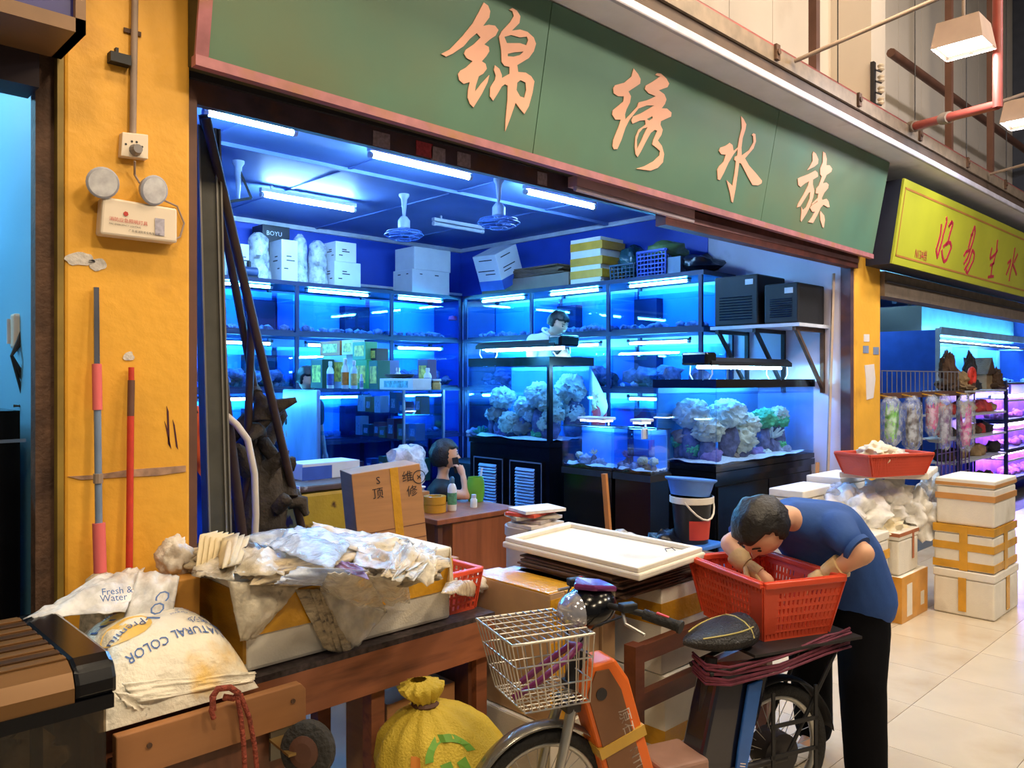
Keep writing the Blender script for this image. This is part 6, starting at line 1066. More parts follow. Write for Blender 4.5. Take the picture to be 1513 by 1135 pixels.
def person(name, lab, J, E, root, hc, up, fwd, hr, hair=1, extra=(), legs=True):
    "hc: head centre; up/fwd: head axes; hr: half height of the head"
    up = Vector(up).normalized(); fwd = Vector(fwd); fwd = (fwd-up*fwd.dot(up)).normalized(); sd = up.cross(fwd); Mh = Matrix(((sd.x, fwd.x, up.x, 0), (sd.y, fwd.y, up.y, 0), (sd.z, fwd.z, up.z, 0), (0, 0, 0, 1))); hc = Vector(hc); T = Matrix.Translation(hc) @ Mh
    lo = min((Vector(v[0]).z for v in J.values())); t = thing(name, lab, 'person', (hc.x, hc.y, lo)); mb = skin(J, E, root)
    def hf(p):   # head shape: narrower jaw, flat face
        z = p.z; k = 1-.22*max(0, -z)**1.5; return Vector((p.x*.76*k*hr, (p.y*.88*k+(.05 if z < 0 and p.y > 0 else 0))*hr, p.z*hr))
    bm = bmesh.new(); bmesh.ops.create_icosphere(bm, subdivisions=4, radius=1); mb.add([T @ hf(v.co) for v in bm.verts], [tuple(v.index for v in f.verts) for f in bm.faces]); bm.free()
    mb.shift(Matrix()); n0 = MB().add([(-.10, .80, .12), (.10, .80, .12), (.15, .86, -.22), (-.15, .86, -.22), (0, 1.08, -.18), (0, .84, .15)], [(0, 5, 4, 3), (5, 1, 2, 4), (3, 4, 2)]); mb.add([T @ (p*hr) for p in n0.v], n0.f)
    for s_ in (-1, 1):
        e_ = MB().blob((0, 0, 0), 1, 0, 1, 2, 0, (.06, .14, .2)); mb.add([T @ ((p+Vector((s_*.77, -.05, -.02)))*hr) for p in e_.v], e_.f)
    body = build(mb, 'body', M_skin, parent=t, W=True, smooth=80)
    for s_ in (-1, 1):
        e_ = MB().blob((0, 0, 0), 1, 0, 1, 2, 0, (.10, .05, .05)); build(MB().add([T @ ((p+Vector((s_*.30, .80, .08)))*hr) for p in e_.v], e_.f), 'eye', M_eye, parent=t, W=True, smooth=80)
        build(MB().bar(T @ (Vector((s_*.16, .86, .26))*hr), T @ (Vector((s_*.46, .76, .27))*hr), .004, .006), 'eyebrow', M_hair, parent=t, W=True)
    e_ = MB().blob((0, 0, 0), 1, 0, 1, 2, 0, (.22, .05, .05)); build(MB().add([T @ ((p+Vector((0, .80, -.48)))*hr) for p in e_.v], e_.f), 'mouth', M_lip, parent=t, W=True, smooth=80)
    bm = bmesh.new(); bmesh.ops.create_icosphere(bm, subdivisions=4, radius=1); hv = []; 
    for v in bm.verts:
        p = v.co.normalized(); k = 1.14+.07*noise.noise(p*3)+.05*noise.noise(p*11); face = p.y > .25 and p.z < .42+.15*noise.noise(Vector((p.x*6, 1, 1)))
        low = p.z < (-.35 if hair == 1 else -.75)
        k = .80 if (face or low) else k; hv.append(T @ (Vector((p.x*.80*k, (p.y*.93-.05)*k, p.z*1.0*k))*hr))
    build(MB().add(hv, [tuple(v.index for v in f.verts) for f in bm.faces]), 'hair', M_hair, parent=t, W=True, smooth=80); bm.free(); return t
def clothe(t, name, J, E, root, m_): return build(skin(J, E, root), name, m_, parent=t, W=True, smooth=80)
V = Vector
# woman bending over the basket
hip, chest, neck = V((3.66, 1.60, .86)), V((3.47, 1.63, 1.10)), V((3.27, 1.67, 1.20))
sL, eL, wL = V((3.36, 1.50, 1.15)), at(1276, 818, d=3.30), at(1226, 846, d=3.40); sR, eR, wR = V((3.36, 1.83, 1.13)), at(1078, 803, d=3.62), at(1098, 832, d=3.52); hL, hR = at(1196, 862, d=3.44), at(1135, 858, d=3.44)
kL, aL, tL = V((3.53, 1.45, .47)), V((3.47, 1.41, .09)), V((3.30, 1.41, .03)); kR, aR, tR = V((3.66, 1.75, .47)), V((3.72, 1.76, .09)), V((3.53, 1.76, .03)); hpL, hpR = V((3.66, 1.50, .82)), V((3.67, 1.70, .82)); hd = V((3.105, 1.70, 1.165))
Jb = {'pel': (hip, .07), 'sp': ((hip+chest)/2, .075), 'ch': (chest, .075), 'nk': (neck, .05), 'hd': (hd, .07), 'sL': (sL, .04), 'eL': (eL, .047), 'wL': (wL, .032), 'hL': (hL, .03), 'sR': (sR, .04), 'eR': (eR, .045), 'wR': (wR, .032), 'hR': (hR, .03), 'hpL': (hpL, .05), 'kL': (kL, .045), 'aL': (aL, .04), 'tL': (tL, .028), 'hpR': (hpR, .05), 'kR': (kR, .045), 'aR': (aR, .04), 'tR': (tR, .028)}
Eb = [('pel', 'sp'), ('sp', 'ch'), ('ch', 'nk'), ('nk', 'hd'), ('ch', 'sL'), ('sL', 'eL'), ('eL', 'wL'), ('wL', 'hL'), ('ch', 'sR'), ('sR', 'eR'), ('eR', 'wR'), ('wR', 'hR'), ('pel', 'hpL'), ('hpL', 'kL'), ('kL', 'aL'), ('aL', 'tL'), ('pel', 'hpR'), ('hpR', 'kR'), ('kR', 'aR'), ('aR', 'tR')]
pw = person('person', 'person in blue t-shirt and black trousers bending over the red basket with cream gloves', Jb, Eb, 'pel', hd, (-.80, .10, .45), (-.45, .1, -.9), .125)
M_shirt = mat('blue_tshirt', (38, 78, 150), .8, var=.12, scale=5, bump=.25, bscale=12); M_trou = mat('black_trousers', (6, 6, 10), .9, var=.2, spec=.12)
mL = sL.lerp(eL, .42); mR = sR.lerp(eR, .42); hem = V((3.685, 1.60, .74))
sp_c, ch_c, hm_c = V((3.60, 1.61, .99)), V((3.47, 1.64, 1.13)), V((3.695, 1.60, .78)); o2 = V((0, .08, 0))
TS = {'hL_': (hm_c-o2*1.3, .135), 'hR_': (hm_c+o2*1.3, .135), 'pL_': (sp_c-o2, .14), 'pR_': (sp_c+o2, .14), 'cL_': (ch_c-o2*1.2, .125), 'cR_': (ch_c+o2*1.2, .125), 'col': (V((3.36, 1.66, 1.17)), .085), 'sL': (sL+V((.03, 0, 0)), .082), 'mL': (mL, .068), 'sR': (sR+V((.03, 0, 0)), .082), 'mR': (mR, .068)}
clothe(pw, 'tshirt', TS, [('hL_', 'hR_'), ('pL_', 'pR_'), ('cL_', 'cR_'), ('hL_', 'pL_'), ('hR_', 'pR_'), ('hL_', 'pR_'), ('pL_', 'cL_'), ('pR_', 'cR_'), ('pL_', 'cR_'), ('cL_', 'col'), ('cR_', 'col'), ('cL_', 'sL'), ('sL', 'mL'), ('cR_', 'sR'), ('sR', 'mR')], 'pL_', M_shirt)
for m_, e_ in ((mL, eL), (mR, eR)): d_ = (e_-m_).normalized(); build(MB().cyl(m_+d_*.045, m_+d_*.066, .066, .064, n=20), 'sleeve_hem', M_shirt, parent=pw, W=True, smooth=40)
clothe(pw, 'trousers', {'wL': (V((3.68, 1.52, .80)), .118), 'wR': (V((3.68, 1.68, .80)), .118), 'hpL': (hpL+V((0, 0, -.16)), .118), 'kL': (kL, .100), 'aL': (aL+V((0, 0, .03)), .088), 'hpR': (hpR+V((0, 0, -.16)), .118), 'kR': (kR, .100), 'aR': (aR+V((0, 0, .03)), .088)}, [('wL', 'wR'), ('wL', 'hpL'), ('wR', 'hpR'), ('hpL', 'kL'), ('kL', 'aL'), ('hpR', 'kR'), ('kR', 'aR'), ('wL', 'hpR')], 'wL', M_trou)
for a_, tt in ((aL, tL), (aR, tR)): build(skin({'h': (V((a_.x+.02, a_.y, .045)), .045), 'm': (V(((a_.x+tt.x)/2, tt.y, .042)), .042), 't': (V((tt.x-.04, tt.y, .035)), .035)}, [('h', 'm'), ('m', 't')], 'm'), 'shoe', mat('white_shoe', (225, 222, 218), .5), parent=pw, W=True, smooth=80)
for w_, h_, e_, sd_ in ((wL, hL, eL, 1), (wR, hR, eR, -1)):
    d_ = (h_-w_).normalized(); cuff = w_.lerp(e_, .36); mb = MB().tube([cuff, w_, w_+d_*.02], [.052, .043, .038], 14); hm = hand_mb(w_, d_, (0, 0, -1), 1.0, .7, sd_); mb.add(hm.v, hm.f); build(mb, 'glove', M_glove, parent=pw, W=True, smooth=70)
# man in white shirt on the raised walkway behind the tall reef tank
st(MB().box(6.2, 6.66, 4.7, 7.75, 0, .78), 'floor_walkway', M_blackm)
def standing(name, lab, base, fdir_, H_, lean, hup, hfw, hairk, shirt, pants, armL=None, armR=None, hfwd=0, hdrop=0):
    base = V(base); f_ = V(fdir_).normalized(); s_ = V((0, 0, 1)).cross(f_); P = lambda fw, sd, z: base+f_*fw+s_*sd+V((0, 0, z*H_)); pel = P(0, 0, .53); ch_ = P(lean*.55, 0, .53+.23*(1-lean*.25)); nk = P(lean*.85, 0, .53+.31*(1-lean*.25)); hd_ = P(lean*1.05+.02+hfwd, 0, .53+.40*(1-lean*.25)-hdrop); nk = ch_.lerp(hd_, .6)
    J = {'pel': (pel, .10), 'ch': (ch_, .10), 'nk': (nk, .05), 'hd': (hd_, .07)}; E = [('pel', 'ch'), ('ch', 'nk'), ('nk', 'hd')]; C = {'pel': (pel+V((0, 0, -.05)), .145), 'sp': (pel.lerp(ch_, .5), .14), 'ch': (ch_, .145), 'co': (ch_.lerp(nk, .6), .085)}; CE_ = [('pel', 'sp'), ('sp', 'ch'), ('ch', 'co')]
    for k, sg, arm in (('L', 1, armL), ('R', -1, armR)):
        sh = ch_+s_*sg*.17+V((0, 0, .04)); el, wr = arm if arm else (sh+s_*sg*.05+V((0, 0, -.27)), sh+s_*sg*.05+f_*.06+V((0, 0, -.50))); hn = wr+(wr-el).normalized()*.07
        J.update({'s'+k: (sh, .05), 'e'+k: (el, .04), 'w'+k: (wr, .028), 'h'+k: (hn, .03)}); E += [('ch', 's'+k), ('s'+k, 'e'+k), ('e'+k, 'w'+k), ('w'+k, 'h'+k)]; C.update({'s'+k: (sh, .08), 'm'+k: (sh.lerp(el, .6), .062)}); CE_ += [('ch', 's'+k), ('s'+k, 'm'+k)]
        hp = P(0, sg*.09, .48); kn = P(.03, sg*.10, .27); an = P(0, sg*.10, .05); to = P(.14, sg*.11, .02); J.update({'p'+k: (hp, .085), 'k'+k: (kn, .055), 'a'+k: (an, .04), 't'+k: (to, .03)}); E += [('pel', 'p'+k), ('p'+k, 'k'+k), ('k'+k, 'a'+k), ('a'+k, 't'+k)]
    t = person(name, lab, J, E, 'pel', hd_, hup, hfw, H_*.068, hairk); clothe(t, 'shirt', C, CE_, 'ch', shirt)
    clothe(t, 'trousers', {'w': (P(0, 0, .53), .125), 'pL': (P(0, .09, .44), .10), 'kL': (J['kL'][0], .08), 'aL': (J['aL'][0], .065), 'pR': (P(0, -.09, .44), .10), 'kR': (J['kR'][0], .08), 'aR': (J['aR'][0], .065)}, [('w', 'pL'), ('pL', 'kL'), ('kL', 'aL'), ('w', 'pR'), ('pR', 'kR'), ('kR', 'aR')], 'w', pants)
    for k in 'LR':
        e_, w_ = J['e'+k][0], J['w'+k][0]; hm = hand_mb(w_, w_-e_, f_, .95, .5, 1 if k == 'L' else -1); build(hm, 'hand', M_skin, parent=t, W=True, smooth=70)
    return t
M_wsh = mat('white_shirt', (222, 225, 232), .7, var=.06); M_gtr = mat('grey_trousers', (60, 60, 70), .8)
tgt = at(822, 472, X=6.42)
mw = standing('person', 'person in white polo shirt looking down behind the tall reef tank', (6.43, tgt.y+.36, .782), (0, -1, 0), 1.86, .30, (0, -.45, .9), (0, -.9, -.5), 1, M_wsh, M_gtr, hfwd=.05, hdrop=.035); build(MB().tube([V((6.43, tgt.y+.12, 2.30))+V((.075*math.cos(a_*.63), .075*math.sin(a_*.63), .05*math.sin(a_*.63))) for a_ in range(10)], .012, 6, True), 'collar', M_wsh, parent=mw, W=True, smooth=60)
e2 = at(903, 570, X=6.45); m2 = standing('person', 'person in pale top and red apron reaching down behind the tall reef tank', (6.42, e2.y+.20, .782), (-.3, .95, 0), 1.45, .35, (-.1, .6, .7), (0, .7, -.7), 1, M_wsh, mat('red_apron', (190, 45, 70), .7), armR=None, armL=None)
# man in black shirt at the far end of the counter
m3 = standing('person', 'person in black shirt looking down behind the marbled sheet', (4.27, 7.6, .003), (.25, -1, 0), 1.92, .05, (0, -.25, .95), (.25, -.9, -.35), 1, mat('black_shirt', (16, 16, 22), .8), M_gtr)
# woman on the phone behind the desk
f_ = V((.75, -.66, 0)); s_ = V((0, 0, 1)).cross(f_); bc2 = at(652, 690, d=6.75); b0 = V((bc2.x-.02, bc2.y, 0)); zh = at(655, 672, d=6.75).z
pel, chs, nk, hdw = b0+V((0, 0, zh-.68)), b0+f_*.02+V((0, 0, zh-.34)), b0+f_*.03+V((0, 0, zh-.16)), b0+f_*.05+V((0, 0, zh))
shR_, elR, wrR = chs-s_*.15+V((0, 0, .05)), at(690, 733, d=6.55), at(684, 702, d=6.62); hnR = at(680, 692, d=6.64); shL_ = chs+s_*.15+V((0, 0, .05)); elL_ = shL_+f_*.08+V((0, 0, -.26)); wrL_ = elL_+f_*.22+V((0, 0, .02))
J = {'pel': (pel, .10), 'ch': (chs, .10), 'nk': (nk, .045), 'hd': (hdw, .07), 'sR': (shR_, .05), 'eR': (elR, .036), 'wR': (wrR, .026), 'hR': (hnR, .026), 'sL': (shL_, .05), 'eL': (elL_, .036), 'wL': (wrL_, .026), 'hL': (wrL_+f_*.06, .026)}
E = [('pel', 'ch'), ('ch', 'nk'), ('nk', 'hd'), ('ch', 'sR'), ('sR', 'eR'), ('eR', 'wR'), ('wR', 'hR'), ('ch', 'sL'), ('sL', 'eL'), ('eL', 'wL'), ('wL', 'hL')]
for k, sg in (('L', 1), ('R', -1)):
    hp = pel+s_*sg*.09; kn = hp+f_*.36+V((0, 0, .0)); an = V((kn.x, kn.y, .09)); to = an+f_*.12+V((0, 0, -.05)); J.update({'p'+k: (hp, .08), 'k'+k: (kn, .06), 'a'+k: (an, .04), 't'+k: (to, .03)}); E += [('pel', 'p'+k), ('p'+k, 'k'+k), ('k'+k, 'a'+k), ('a'+k, 't'+k)]
pm = person('person', 'person with bobbed dark hair holding a phone to the ear at the desk', J, E, 'pel', hdw, (.05, 0, 1), (.8, -.6, -.1), .122, 2)
clothe(pm, 'top', {'pel': (pel, .145), 'sp': (pel.lerp(chs, .5), .14), 'ch': (chs, .14), 'co': (chs+V((0, 0, .06)), .10), 'sL': (shL_, .07), 'sR': (shR_, .07), 'uR': (shR_.lerp(elR, .3), .058), 'uL': (shL_.lerp(elL_, .3), .058)}, [('pel', 'sp'), ('sp', 'ch'), ('ch', 'co'), ('ch', 'sL'), ('ch', 'sR'), ('co', 'sL'), ('co', 'sR'), ('sR', 'uR'), ('sL', 'uL')], 'ch', mat('black_top', (18, 18, 22), .8)); clothe(pm, 'skirt', {'w': (pel, .14), 'pL': (J['pL'][0]+f_*.1, .10), 'kL': (J['kL'][0], .075), 'pR': (J['pR'][0]+f_*.1, .10), 'kR': (J['kR'][0], .075)}, [('w', 'pL'), ('pL', 'kL'), ('w', 'pR'), ('pR', 'kR')], 'w', M_gtr)
build(hand_mb(wrR, hnR-wrR, (hdw-wrR), .9, 1.0, -1), 'hand', M_skin, parent=pm, W=True, smooth=70); ph = hnR+(hdw-hnR).normalized()*.035; build(MB().bar(ph+V((0, 0, -.06)), ph+V((-.02, .01, .07)), .05, .012, up=s_), 'phone', M_blackm, W=True, label='dark mobile phone held to the ear at the desk', cat='phone', bevel=.003)
stl = thing('stool', 'plain dark stool under the person on the phone', 'stool', (b0.x, b0.y, 0)); build(MB().lathe((b0.x, b0.y, pel.z-.17), [(.17, 0), (.18, .02), (.17, .05)], 20), 'seat', M_blackm, parent=stl, W=True, smooth=40)
for a_ in range(4): build(MB().bar((b0.x+.13*math.cos(a_*1.57+.8), b0.y+.13*math.sin(a_*1.57+.8), .003), (b0.x+.10*math.cos(a_*1.57+.8), b0.y+.10*math.sin(a_*1.57+.8), pel.z-.17), .025, .025), 'leg', M_dark, parent=stl, W=True)
# ================================================================ foam boxes right of the bicycle
def fbox(lab, x0, x1, y0, y1, z0, z1, bands=(), vert=(), strap=None, rz=0, m=None, cover=.06):
    t = thing('foam_box', lab, 'box', ((x0+x1)/2, (y0+y1)/2, z0), rz); hx, hy, h = (x1-x0)/2, (y1-y0)/2, z1-z0
    build(MB().box(-hx, hx, -hy, hy, 0, h-cover-.003), 'body', m or M_foam, parent=t, bevel=.014); build(MB().box(-hx-.004, hx+.004, -hy-.004, hy+.004, h-cover, h), 'lid', m or M_foam, parent=t, bevel=.008)
    for a_, b_, tm in bands: build(MB().box(-hx-.006, hx+.006, -hy-.006, hy+.006, a_*h, b_*h), 'tape_band', tm, parent=t)
    for a_, b_, z0_, z1_, tm in vert: build(MB().box(-hx-.008, -hx-.004, -hy+2*hy*a_, -hy+2*hy*b_, z0_*h, z1_*h), 'tape_strip', tm, parent=t); build(MB().box(-hx+2*hx*a_, -hx+2*hx*b_, -hy-.008, -hy-.004, z0_*h, z1_*h), 'tape_strip', tm, parent=t)
    return t
M_tan = mat('tan_tape', (196, 140, 75), .3, var=.1); M_bred = mat('brown_red_tape', (165, 95, 60), .4)
sx0, sx1, sy0, sy1 = 6.63, 7.25, 1.76, 2.18
fbox('white foam box with one yellow tape strip at the bottom of the tall stack', sx0, sx1, sy0, sy1, .002, .34, vert=[(.45, .58, .1, .85, M_tape)]); fbox('white foam box with crossed yellow tape in the middle of the tall stack', sx0+.01, sx1-.02, sy0+.01, sy1, .344, .675, bands=[(.03, .2, M_tape), (.45, .62, M_tape), (.84, 1.01, M_tape)], vert=[(.42, .56, 0, 1, M_tape)]); fbox('white foam box with tan tape and a clear wrap on top of the tall stack', sx0+.03, sx1-.03, sy0+.01, sy1-.01, .68, 1.03, bands=[(.55, .68, M_tan), (.85, .92, M_tan)])
fbox('foam box covered in orange tape beside the tall stack', 6.09, 6.60, 2.22, 2.72, .002, .34, bands=[(.0, .99, mat('orange_tape', (202, 142, 52), .3, var=.2, scale=6))], vert=[(.18, .38, .1, .8, M_foam), (.72, .86, .2, .5, M_foam)]); fbox('white foam box with a brown red tape edge on the orange taped one', 6.10, 6.48, 2.24, 2.70, .344, .66, bands=[(.90, .98, M_bred)], vert=[(.66, .74, .3, .95, M_bred)])
fbox('white foam box half hidden by the bending person', 5.55, 6.03, 2.27, 2.75, .002, .35, bands=[(.8, .95, M_tape)]); fbox('rounded white foam box with yellow tape behind the bending person', 5.56, 6.04, 2.29, 2.74, .354, .68, bands=[(.4, .6, M_tape)]); fbox('white foam box under the plastic bags beside the pillar', 6.3, 6.85, 2.76, 3.06, .002, .62, bands=[(.5, .6, M_tape)]); fbox('upper white foam box under the red basket beside the pillar', 6.3, 6.85, 2.76, 3.04, .625, 1.0, bands=[(.5, .65, M_tan)])
fbox('white foam box filled with bags behind the others', 5.7, 6.26, 2.78, 3.05, .002, .95)
rnd = random.Random(21)
def heap(px, py, d_, r, m_, lab, seed, sc=(1.2, 1, .7)): p = at(px, py, d=d_); return build(MB().blob(p, r, .55, 2.6, 4, seed, sc), 'plastic_bag', m_, W=True, smooth=75, label=lab, cat='bag')
M_wp = film('white_poly', (246, 243, 236), .97, .35, .5, 14)
heap(1260, 760, 6.15, .24, M_wp, 'large crumpled white plastic bag heap beside the bending person', 1, (1.2, 1, .8)); heap(1310, 745, 6.35, .22, M_wp, 'bulging white plastic bag under the foam board', 2, (1.2, 1, .8)); heap(1345, 760, 6.35, .20, M_wp, 'white plastic bag hanging over the brown taped box', 3, (1, .9, 1)); heap(1300, 785, 6.1, .17, film('cream_poly', (240, 226, 190), .97, .35, .5, 14), 'cream plastic bag low in the white bag heap', 4); heap(1375, 730, 6.6, .12, M_fb, 'clear bag squeezed between the foam stacks', 5, (.8, .8, 1.4)); heap(1235, 735, 6.3, .14, M_fblue, 'bluish clear bag at the wall end of the bag heap', 6)
bd = build(MB().prism([at(1240, 706, Z=1.03), at(1372, 709, Z=1.03), at(1386, 697, Z=1.03), at(1262, 697, Z=1.03)], (0, 0, .045)), 'foam_board', M_foam, W=True, bevel=.006, label='white foam board lying on the bags under the red basket', cat='board')
pb = at(1310, 699, Z=1.078); bk2 = crate('plastic_basket', 'shallow red mesh basket with a white cloth on the foam board', Matrix.Translation((pb.x, pb.y+.02, 1.078)) @ rotz(-.4), .62, .34, .15, mat('brick_red_plastic', (196, 72, 50), .45, var=.06), 34, 7, 'basket', .82, .02)
build(MB().blob((pb.x-.04, pb.y+.05, 1.22), .16, .45, 2.4, 4, 9, (1.1, .8, .55)), 'cloth', mat('cream_cloth', (222, 208, 180), .8, var=.1, bump=.4, bscale=15), W=True, smooth=75, label='cream cloth heaped in the shallow red basket', cat='cloth'); build(MB().blob((pb.x+.12, pb.y-.02, 1.20), .12, .4, 2.4, 3, 10, (1.2, .7, .5)), 'plastic_bag', M_fb, W=True, smooth=75, label='white bag beside the cloth in the shallow red basket', cat='bag')
# stand and hand truck bits between tank and boxes
a = at(1198, 735, Y=3.1); b = at(1208, 684, Y=3.2); build(MB().bar((a.x-.06, a.y-.05, .004), b, .03, .03), 'timber_batten', mat('ochre_timber', (170, 110, 50), .6), W=True, label='short ochre batten leaning by the long reef tank', cat='batten')
# ================================================================ neighbouring shop on the right
NXL = RX1; M_nb = mat('neighbour_blue', (50, 100, 210), .5, var=.1); G_pur = glow('purple_tube_glow', (.75, .45, 1.0), 110); G_cy = glow('cyan_tube_glow', (.35, .75, 1.0), 160)
st(MB().box(NXL, 18.6, 7.4, 7.5, 0, 3.7), 'wall_neighbour', M_nb); st(MB().box(18.5, 18.6, 3.2, 7.4, 0, 3.7), 'wall_neighbour_far', M_nb); st(MB().box(NXL, 18.6, 3.2, 7.5, 3.4, 3.5), 'ceiling_neighbour', mat('neighbour_ceiling', (150, 175, 185), .6)); st(MB().box(XW+.3, NXL-.01, 3.57, 7.5, 0, 3.7), 'wall_neighbour_side', M_wallR)
nl = st(MB().box(NXL, 18, 3.05, 3.2, nz0-.26, nz0-.02), 'trim_neighbour_lintel', M_galv); build(MB().box(NXL, 18, 3.03, 3.05, nz0-.13, nz0-.11), 'flange', M_dark, parent=nl, W=True)
def ntank(lab, x0, x1, y0, y1, z0, z1, back, lightm, rub, div=0):
    t = thing('shop_aquarium', lab, 'aquarium', ((x0+x1)/2, (y0+y1)/2, z0)); e = .012
    build(MB().box(x0, x1, y0, y1, z0, z0+.03), 'base', M_rack, parent=t, W=True); build(MB().box(x0, x1, y1-e, y1, z0+.03, z1), 'back_panel', back, parent=t, W=True); build(MB().box(x0, x1, y0, y0+e, z0+.03, z1), 'front_pane', M_glass, parent=t, W=True); build(MB().box(x0, x0+e, y0+e, y1-e, z0+.03, z1), 'side_pane', M_glass, parent=t, W=True)
    for k in range(div): x = x0+(x1-x0)*(k+1)/(div+1); build(MB().box(x, x+.015, y0+e, y1-e, z0+.03, z1), 'divider', M_glass, parent=t, W=True)
    build(MB().box(x0-.01, x1+.01, y0-.01, y0, z1-.03, z1), 'top_strip', M_cap, parent=t, W=True)
    tubelamp('tank_light', (x0+.1, (y0+y1)/2, z1+.04), (x1-.1, (y0+y1)/2, z1+.04), .018, lightm, 'bright tube light over the ' + lab, 'lamp', None); lt_ = COL.objects[-1].parent
    for x in (x0+.1, x1-.12): build(MB().box(x, x+.02, y0+.02, y1-.02, z1, z1+.02), 'bracket', M_cap, parent=lt_, W=True)
    mb = MB(); rr = random.Random(int(x0*10+z0*7))
    for k in range(60): r = .03+.05*rr.random(); mb.blob((x0+.09+(x1-x0-.18)*rr.random(), y0+.09+(y1-y0-.18)*rr.random(), z0+.04+r*.5), r, .4, 2, 1, rr.random()*30)
    build(mb, 'coral_rubble', rub, parent=t, W=True, kind='stuff', smooth=70)
M_mag = mat('magenta_back', (165, 90, 190), .5, var=.45, scale=5); M_prub = mat('pink_rubble', (200, 110, 170), .8, var=.5, scale=15)
tx = at(1387, 500, Y=4.0).x; tz1 = at(1390, 504, Y=4.0).z; tz0 = at(1390, 572, Y=4.0).z
ntank('long pale tank of the neighbouring shop', tx, 18.0, 4.0, 4.7, tz0, tz1, mat('pale_tank_back', (150, 195, 225), .5, var=.2, scale=2), G_cy, M_rubble, 3)
t = thing('tank_cabinet', 'tall blue sided cabinet under the long pale tank next door', 'cabinet', (tx+1, 4.4, 0)); build(MB().box(tx, 18.0, 4.02, 4.7, .003, tz0-.003), 'body', M_nb, parent=t, W=True); build(MB().box(tx-.03, tx-.012, 4.0, 4.9, .003, tz1+.16), 'side_panel', M_nb, parent=t, W=True); build(MB().box(tx-.05, tx-.031, 3.97, 4.03, .003, tz1+.18), 'post', M_cap, parent=t, W=True); build(MB().box(tx-.02, 18.0, 3.95, 3.985, tz1+.09, tz1+.2), 'header', mat('header_white', (190, 215, 230), .4), parent=t, W=True)
ux = at(1362, 470, Y=4.45).x; uz0 = at(1362, 494, Y=4.45).z; uz1 = at(1362, 453, Y=4.45).z
t = thing('stacked_tank', 'pale green tank with a black end panel on top of the long pale tank', 'aquarium', (ux+1, 4.7, uz0)); build(MB().box(ux, 18.0, 4.45, 5.0, uz0, uz1), 'body', mat('pale_green_tank', (105, 175, 190), .4), parent=t, W=True); build(MB().box(ux-.03, ux, 4.45, 5.3, uz0-.02, uz1+.02), 'end_panel', M_blackm, parent=t, W=True); build(MB().box(ux-.03, 18.0, 4.71, 5.0, .003, uz0), 'support', M_rack, parent=t, W=True)
for k, z in enumerate((.25, .70, 1.15)): ntank(('lower', 'middle', 'upper')[k]+' purple lit coral tank of the neighbouring shop', 13.35, 17.8, 3.42, 3.85, z, z+.32, M_mag, G_pur, M_prub, 2)
t = thing('tank_rack', 'steel rack carrying the purple lit tanks next door', 'rack', (15, 3.6, 0))
for x in (13.30, 15.5, 17.82):
    for y in (3.38, 3.87): build(MB().box(x, x+.035, y, y+.035, 0, 1.75), 'post', M_rack, parent=t, W=True)
for z in (.22, .67, 1.12, 1.70): build(MB().box(13.30, 17.85, 3.42, 3.86, z, z+.025), 'shelf', M_rack, parent=t, W=True)
# goods shelf and hanging bags of plants
HZ = 1.63
gs = thing('goods_shelf', 'narrow shelf rack of rocks and ornaments between hanging plants and purple tanks', 'shelf', (12, 3.5, 0)); gz = [.35, .72, 1.02, 1.32, HZ]
for z in gz: build(MB().box(11.0, 13.2, 3.35, 3.75, z-.025, z), 'shelf_board', M_cap, parent=gs, W=True)
for x in (11.0, 13.17):
    for y in (3.33, 3.755): build(MB().box(x, x+.03, y, y+.02, 0, gz[-1]), 'post', M_rack, parent=gs, W=True)
rr = random.Random(8); OR = [mat('orn_brown', (92, 66, 45), .8, var=.4, bump=.6), mat('orn_dark', (45, 42, 45), .8, var=.4, bump=.6), mat('orn_red', (190, 60, 55), .6), mat('orn_tan', (165, 135, 95), .8, var=.3, bump=.6)]
for z in gz[:-1]:
    for k in range(13):
        r = .06+.04*rr.random(); build(MB().blob((11.12+.16*k, 3.48+.1*rr.random(), z+r*.72), r, .5, 2.4, 2, rr.random()*40, (1, 1, 1), flat=.72), 'ornament_rock', OR[rr.randrange(4)], W=True, smooth=60, label='small rough ornament rock on the narrow goods shelf', cat='rock', group='ornament rocks on the goods shelf')
def spire(px, py0, m_, lab, w_=.10):
    a = at(px, 580, Y=3.52); h = at(px, py0, Y=3.52).z-HZ; t = thing('ornament', lab, 'ornament', (a.x, a.y, HZ+.002)); build(MB().blob((0, 0, h*.5), 1, .35, 3, 4, px, (w_, w_, h*.52), flat=None).blob((0, 0, h*.16), 1, .4, 3, 3, px+1, (w_*1.9, w_*1.4, h*.17)), 'rock', m_, parent=t, smooth=60); build(MB().blob((w_*1.8, -.03, h*.10), w_*.9, .5, 2.5, 3, px+3, (1, 1, .8)), 'foot_rock', m_, parent=t, smooth=60)
spire(1400, 523, OR[0], 'tall pointed brown rockwork spire on the shelf next door'); spire(1433, 524, OR[1], 'slim dark rock spire behind the red wheel ornament', .08); spire(1471, 546, OR[0], 'small brown pagoda rock at the shelf end', .09); spire(1412, 548, OR[3], 'squat tan rock beside the tall spire', .14)
p = at(1436, 556, Y=3.40); t = thing('ornament', 'red ring wheel ornament on the shelf next door', 'ornament', (p.x, p.y, HZ)); M_or = mat('ornament_red', (225, 60, 45), .5); build(MB().tube([p+V((.10*math.cos(k*.52), 0, .10*math.sin(k*.52))) for k in range(12)], .03, 8, True), 'wheel', M_or, parent=t, W=True, smooth=60)
for k in range(4): build(MB().bar(p, p+V((.1*math.cos(k*1.57), 0, .1*math.sin(k*1.57))), .02, .02, up=(0, 1, 0)), 'spoke', M_or, parent=t, W=True)
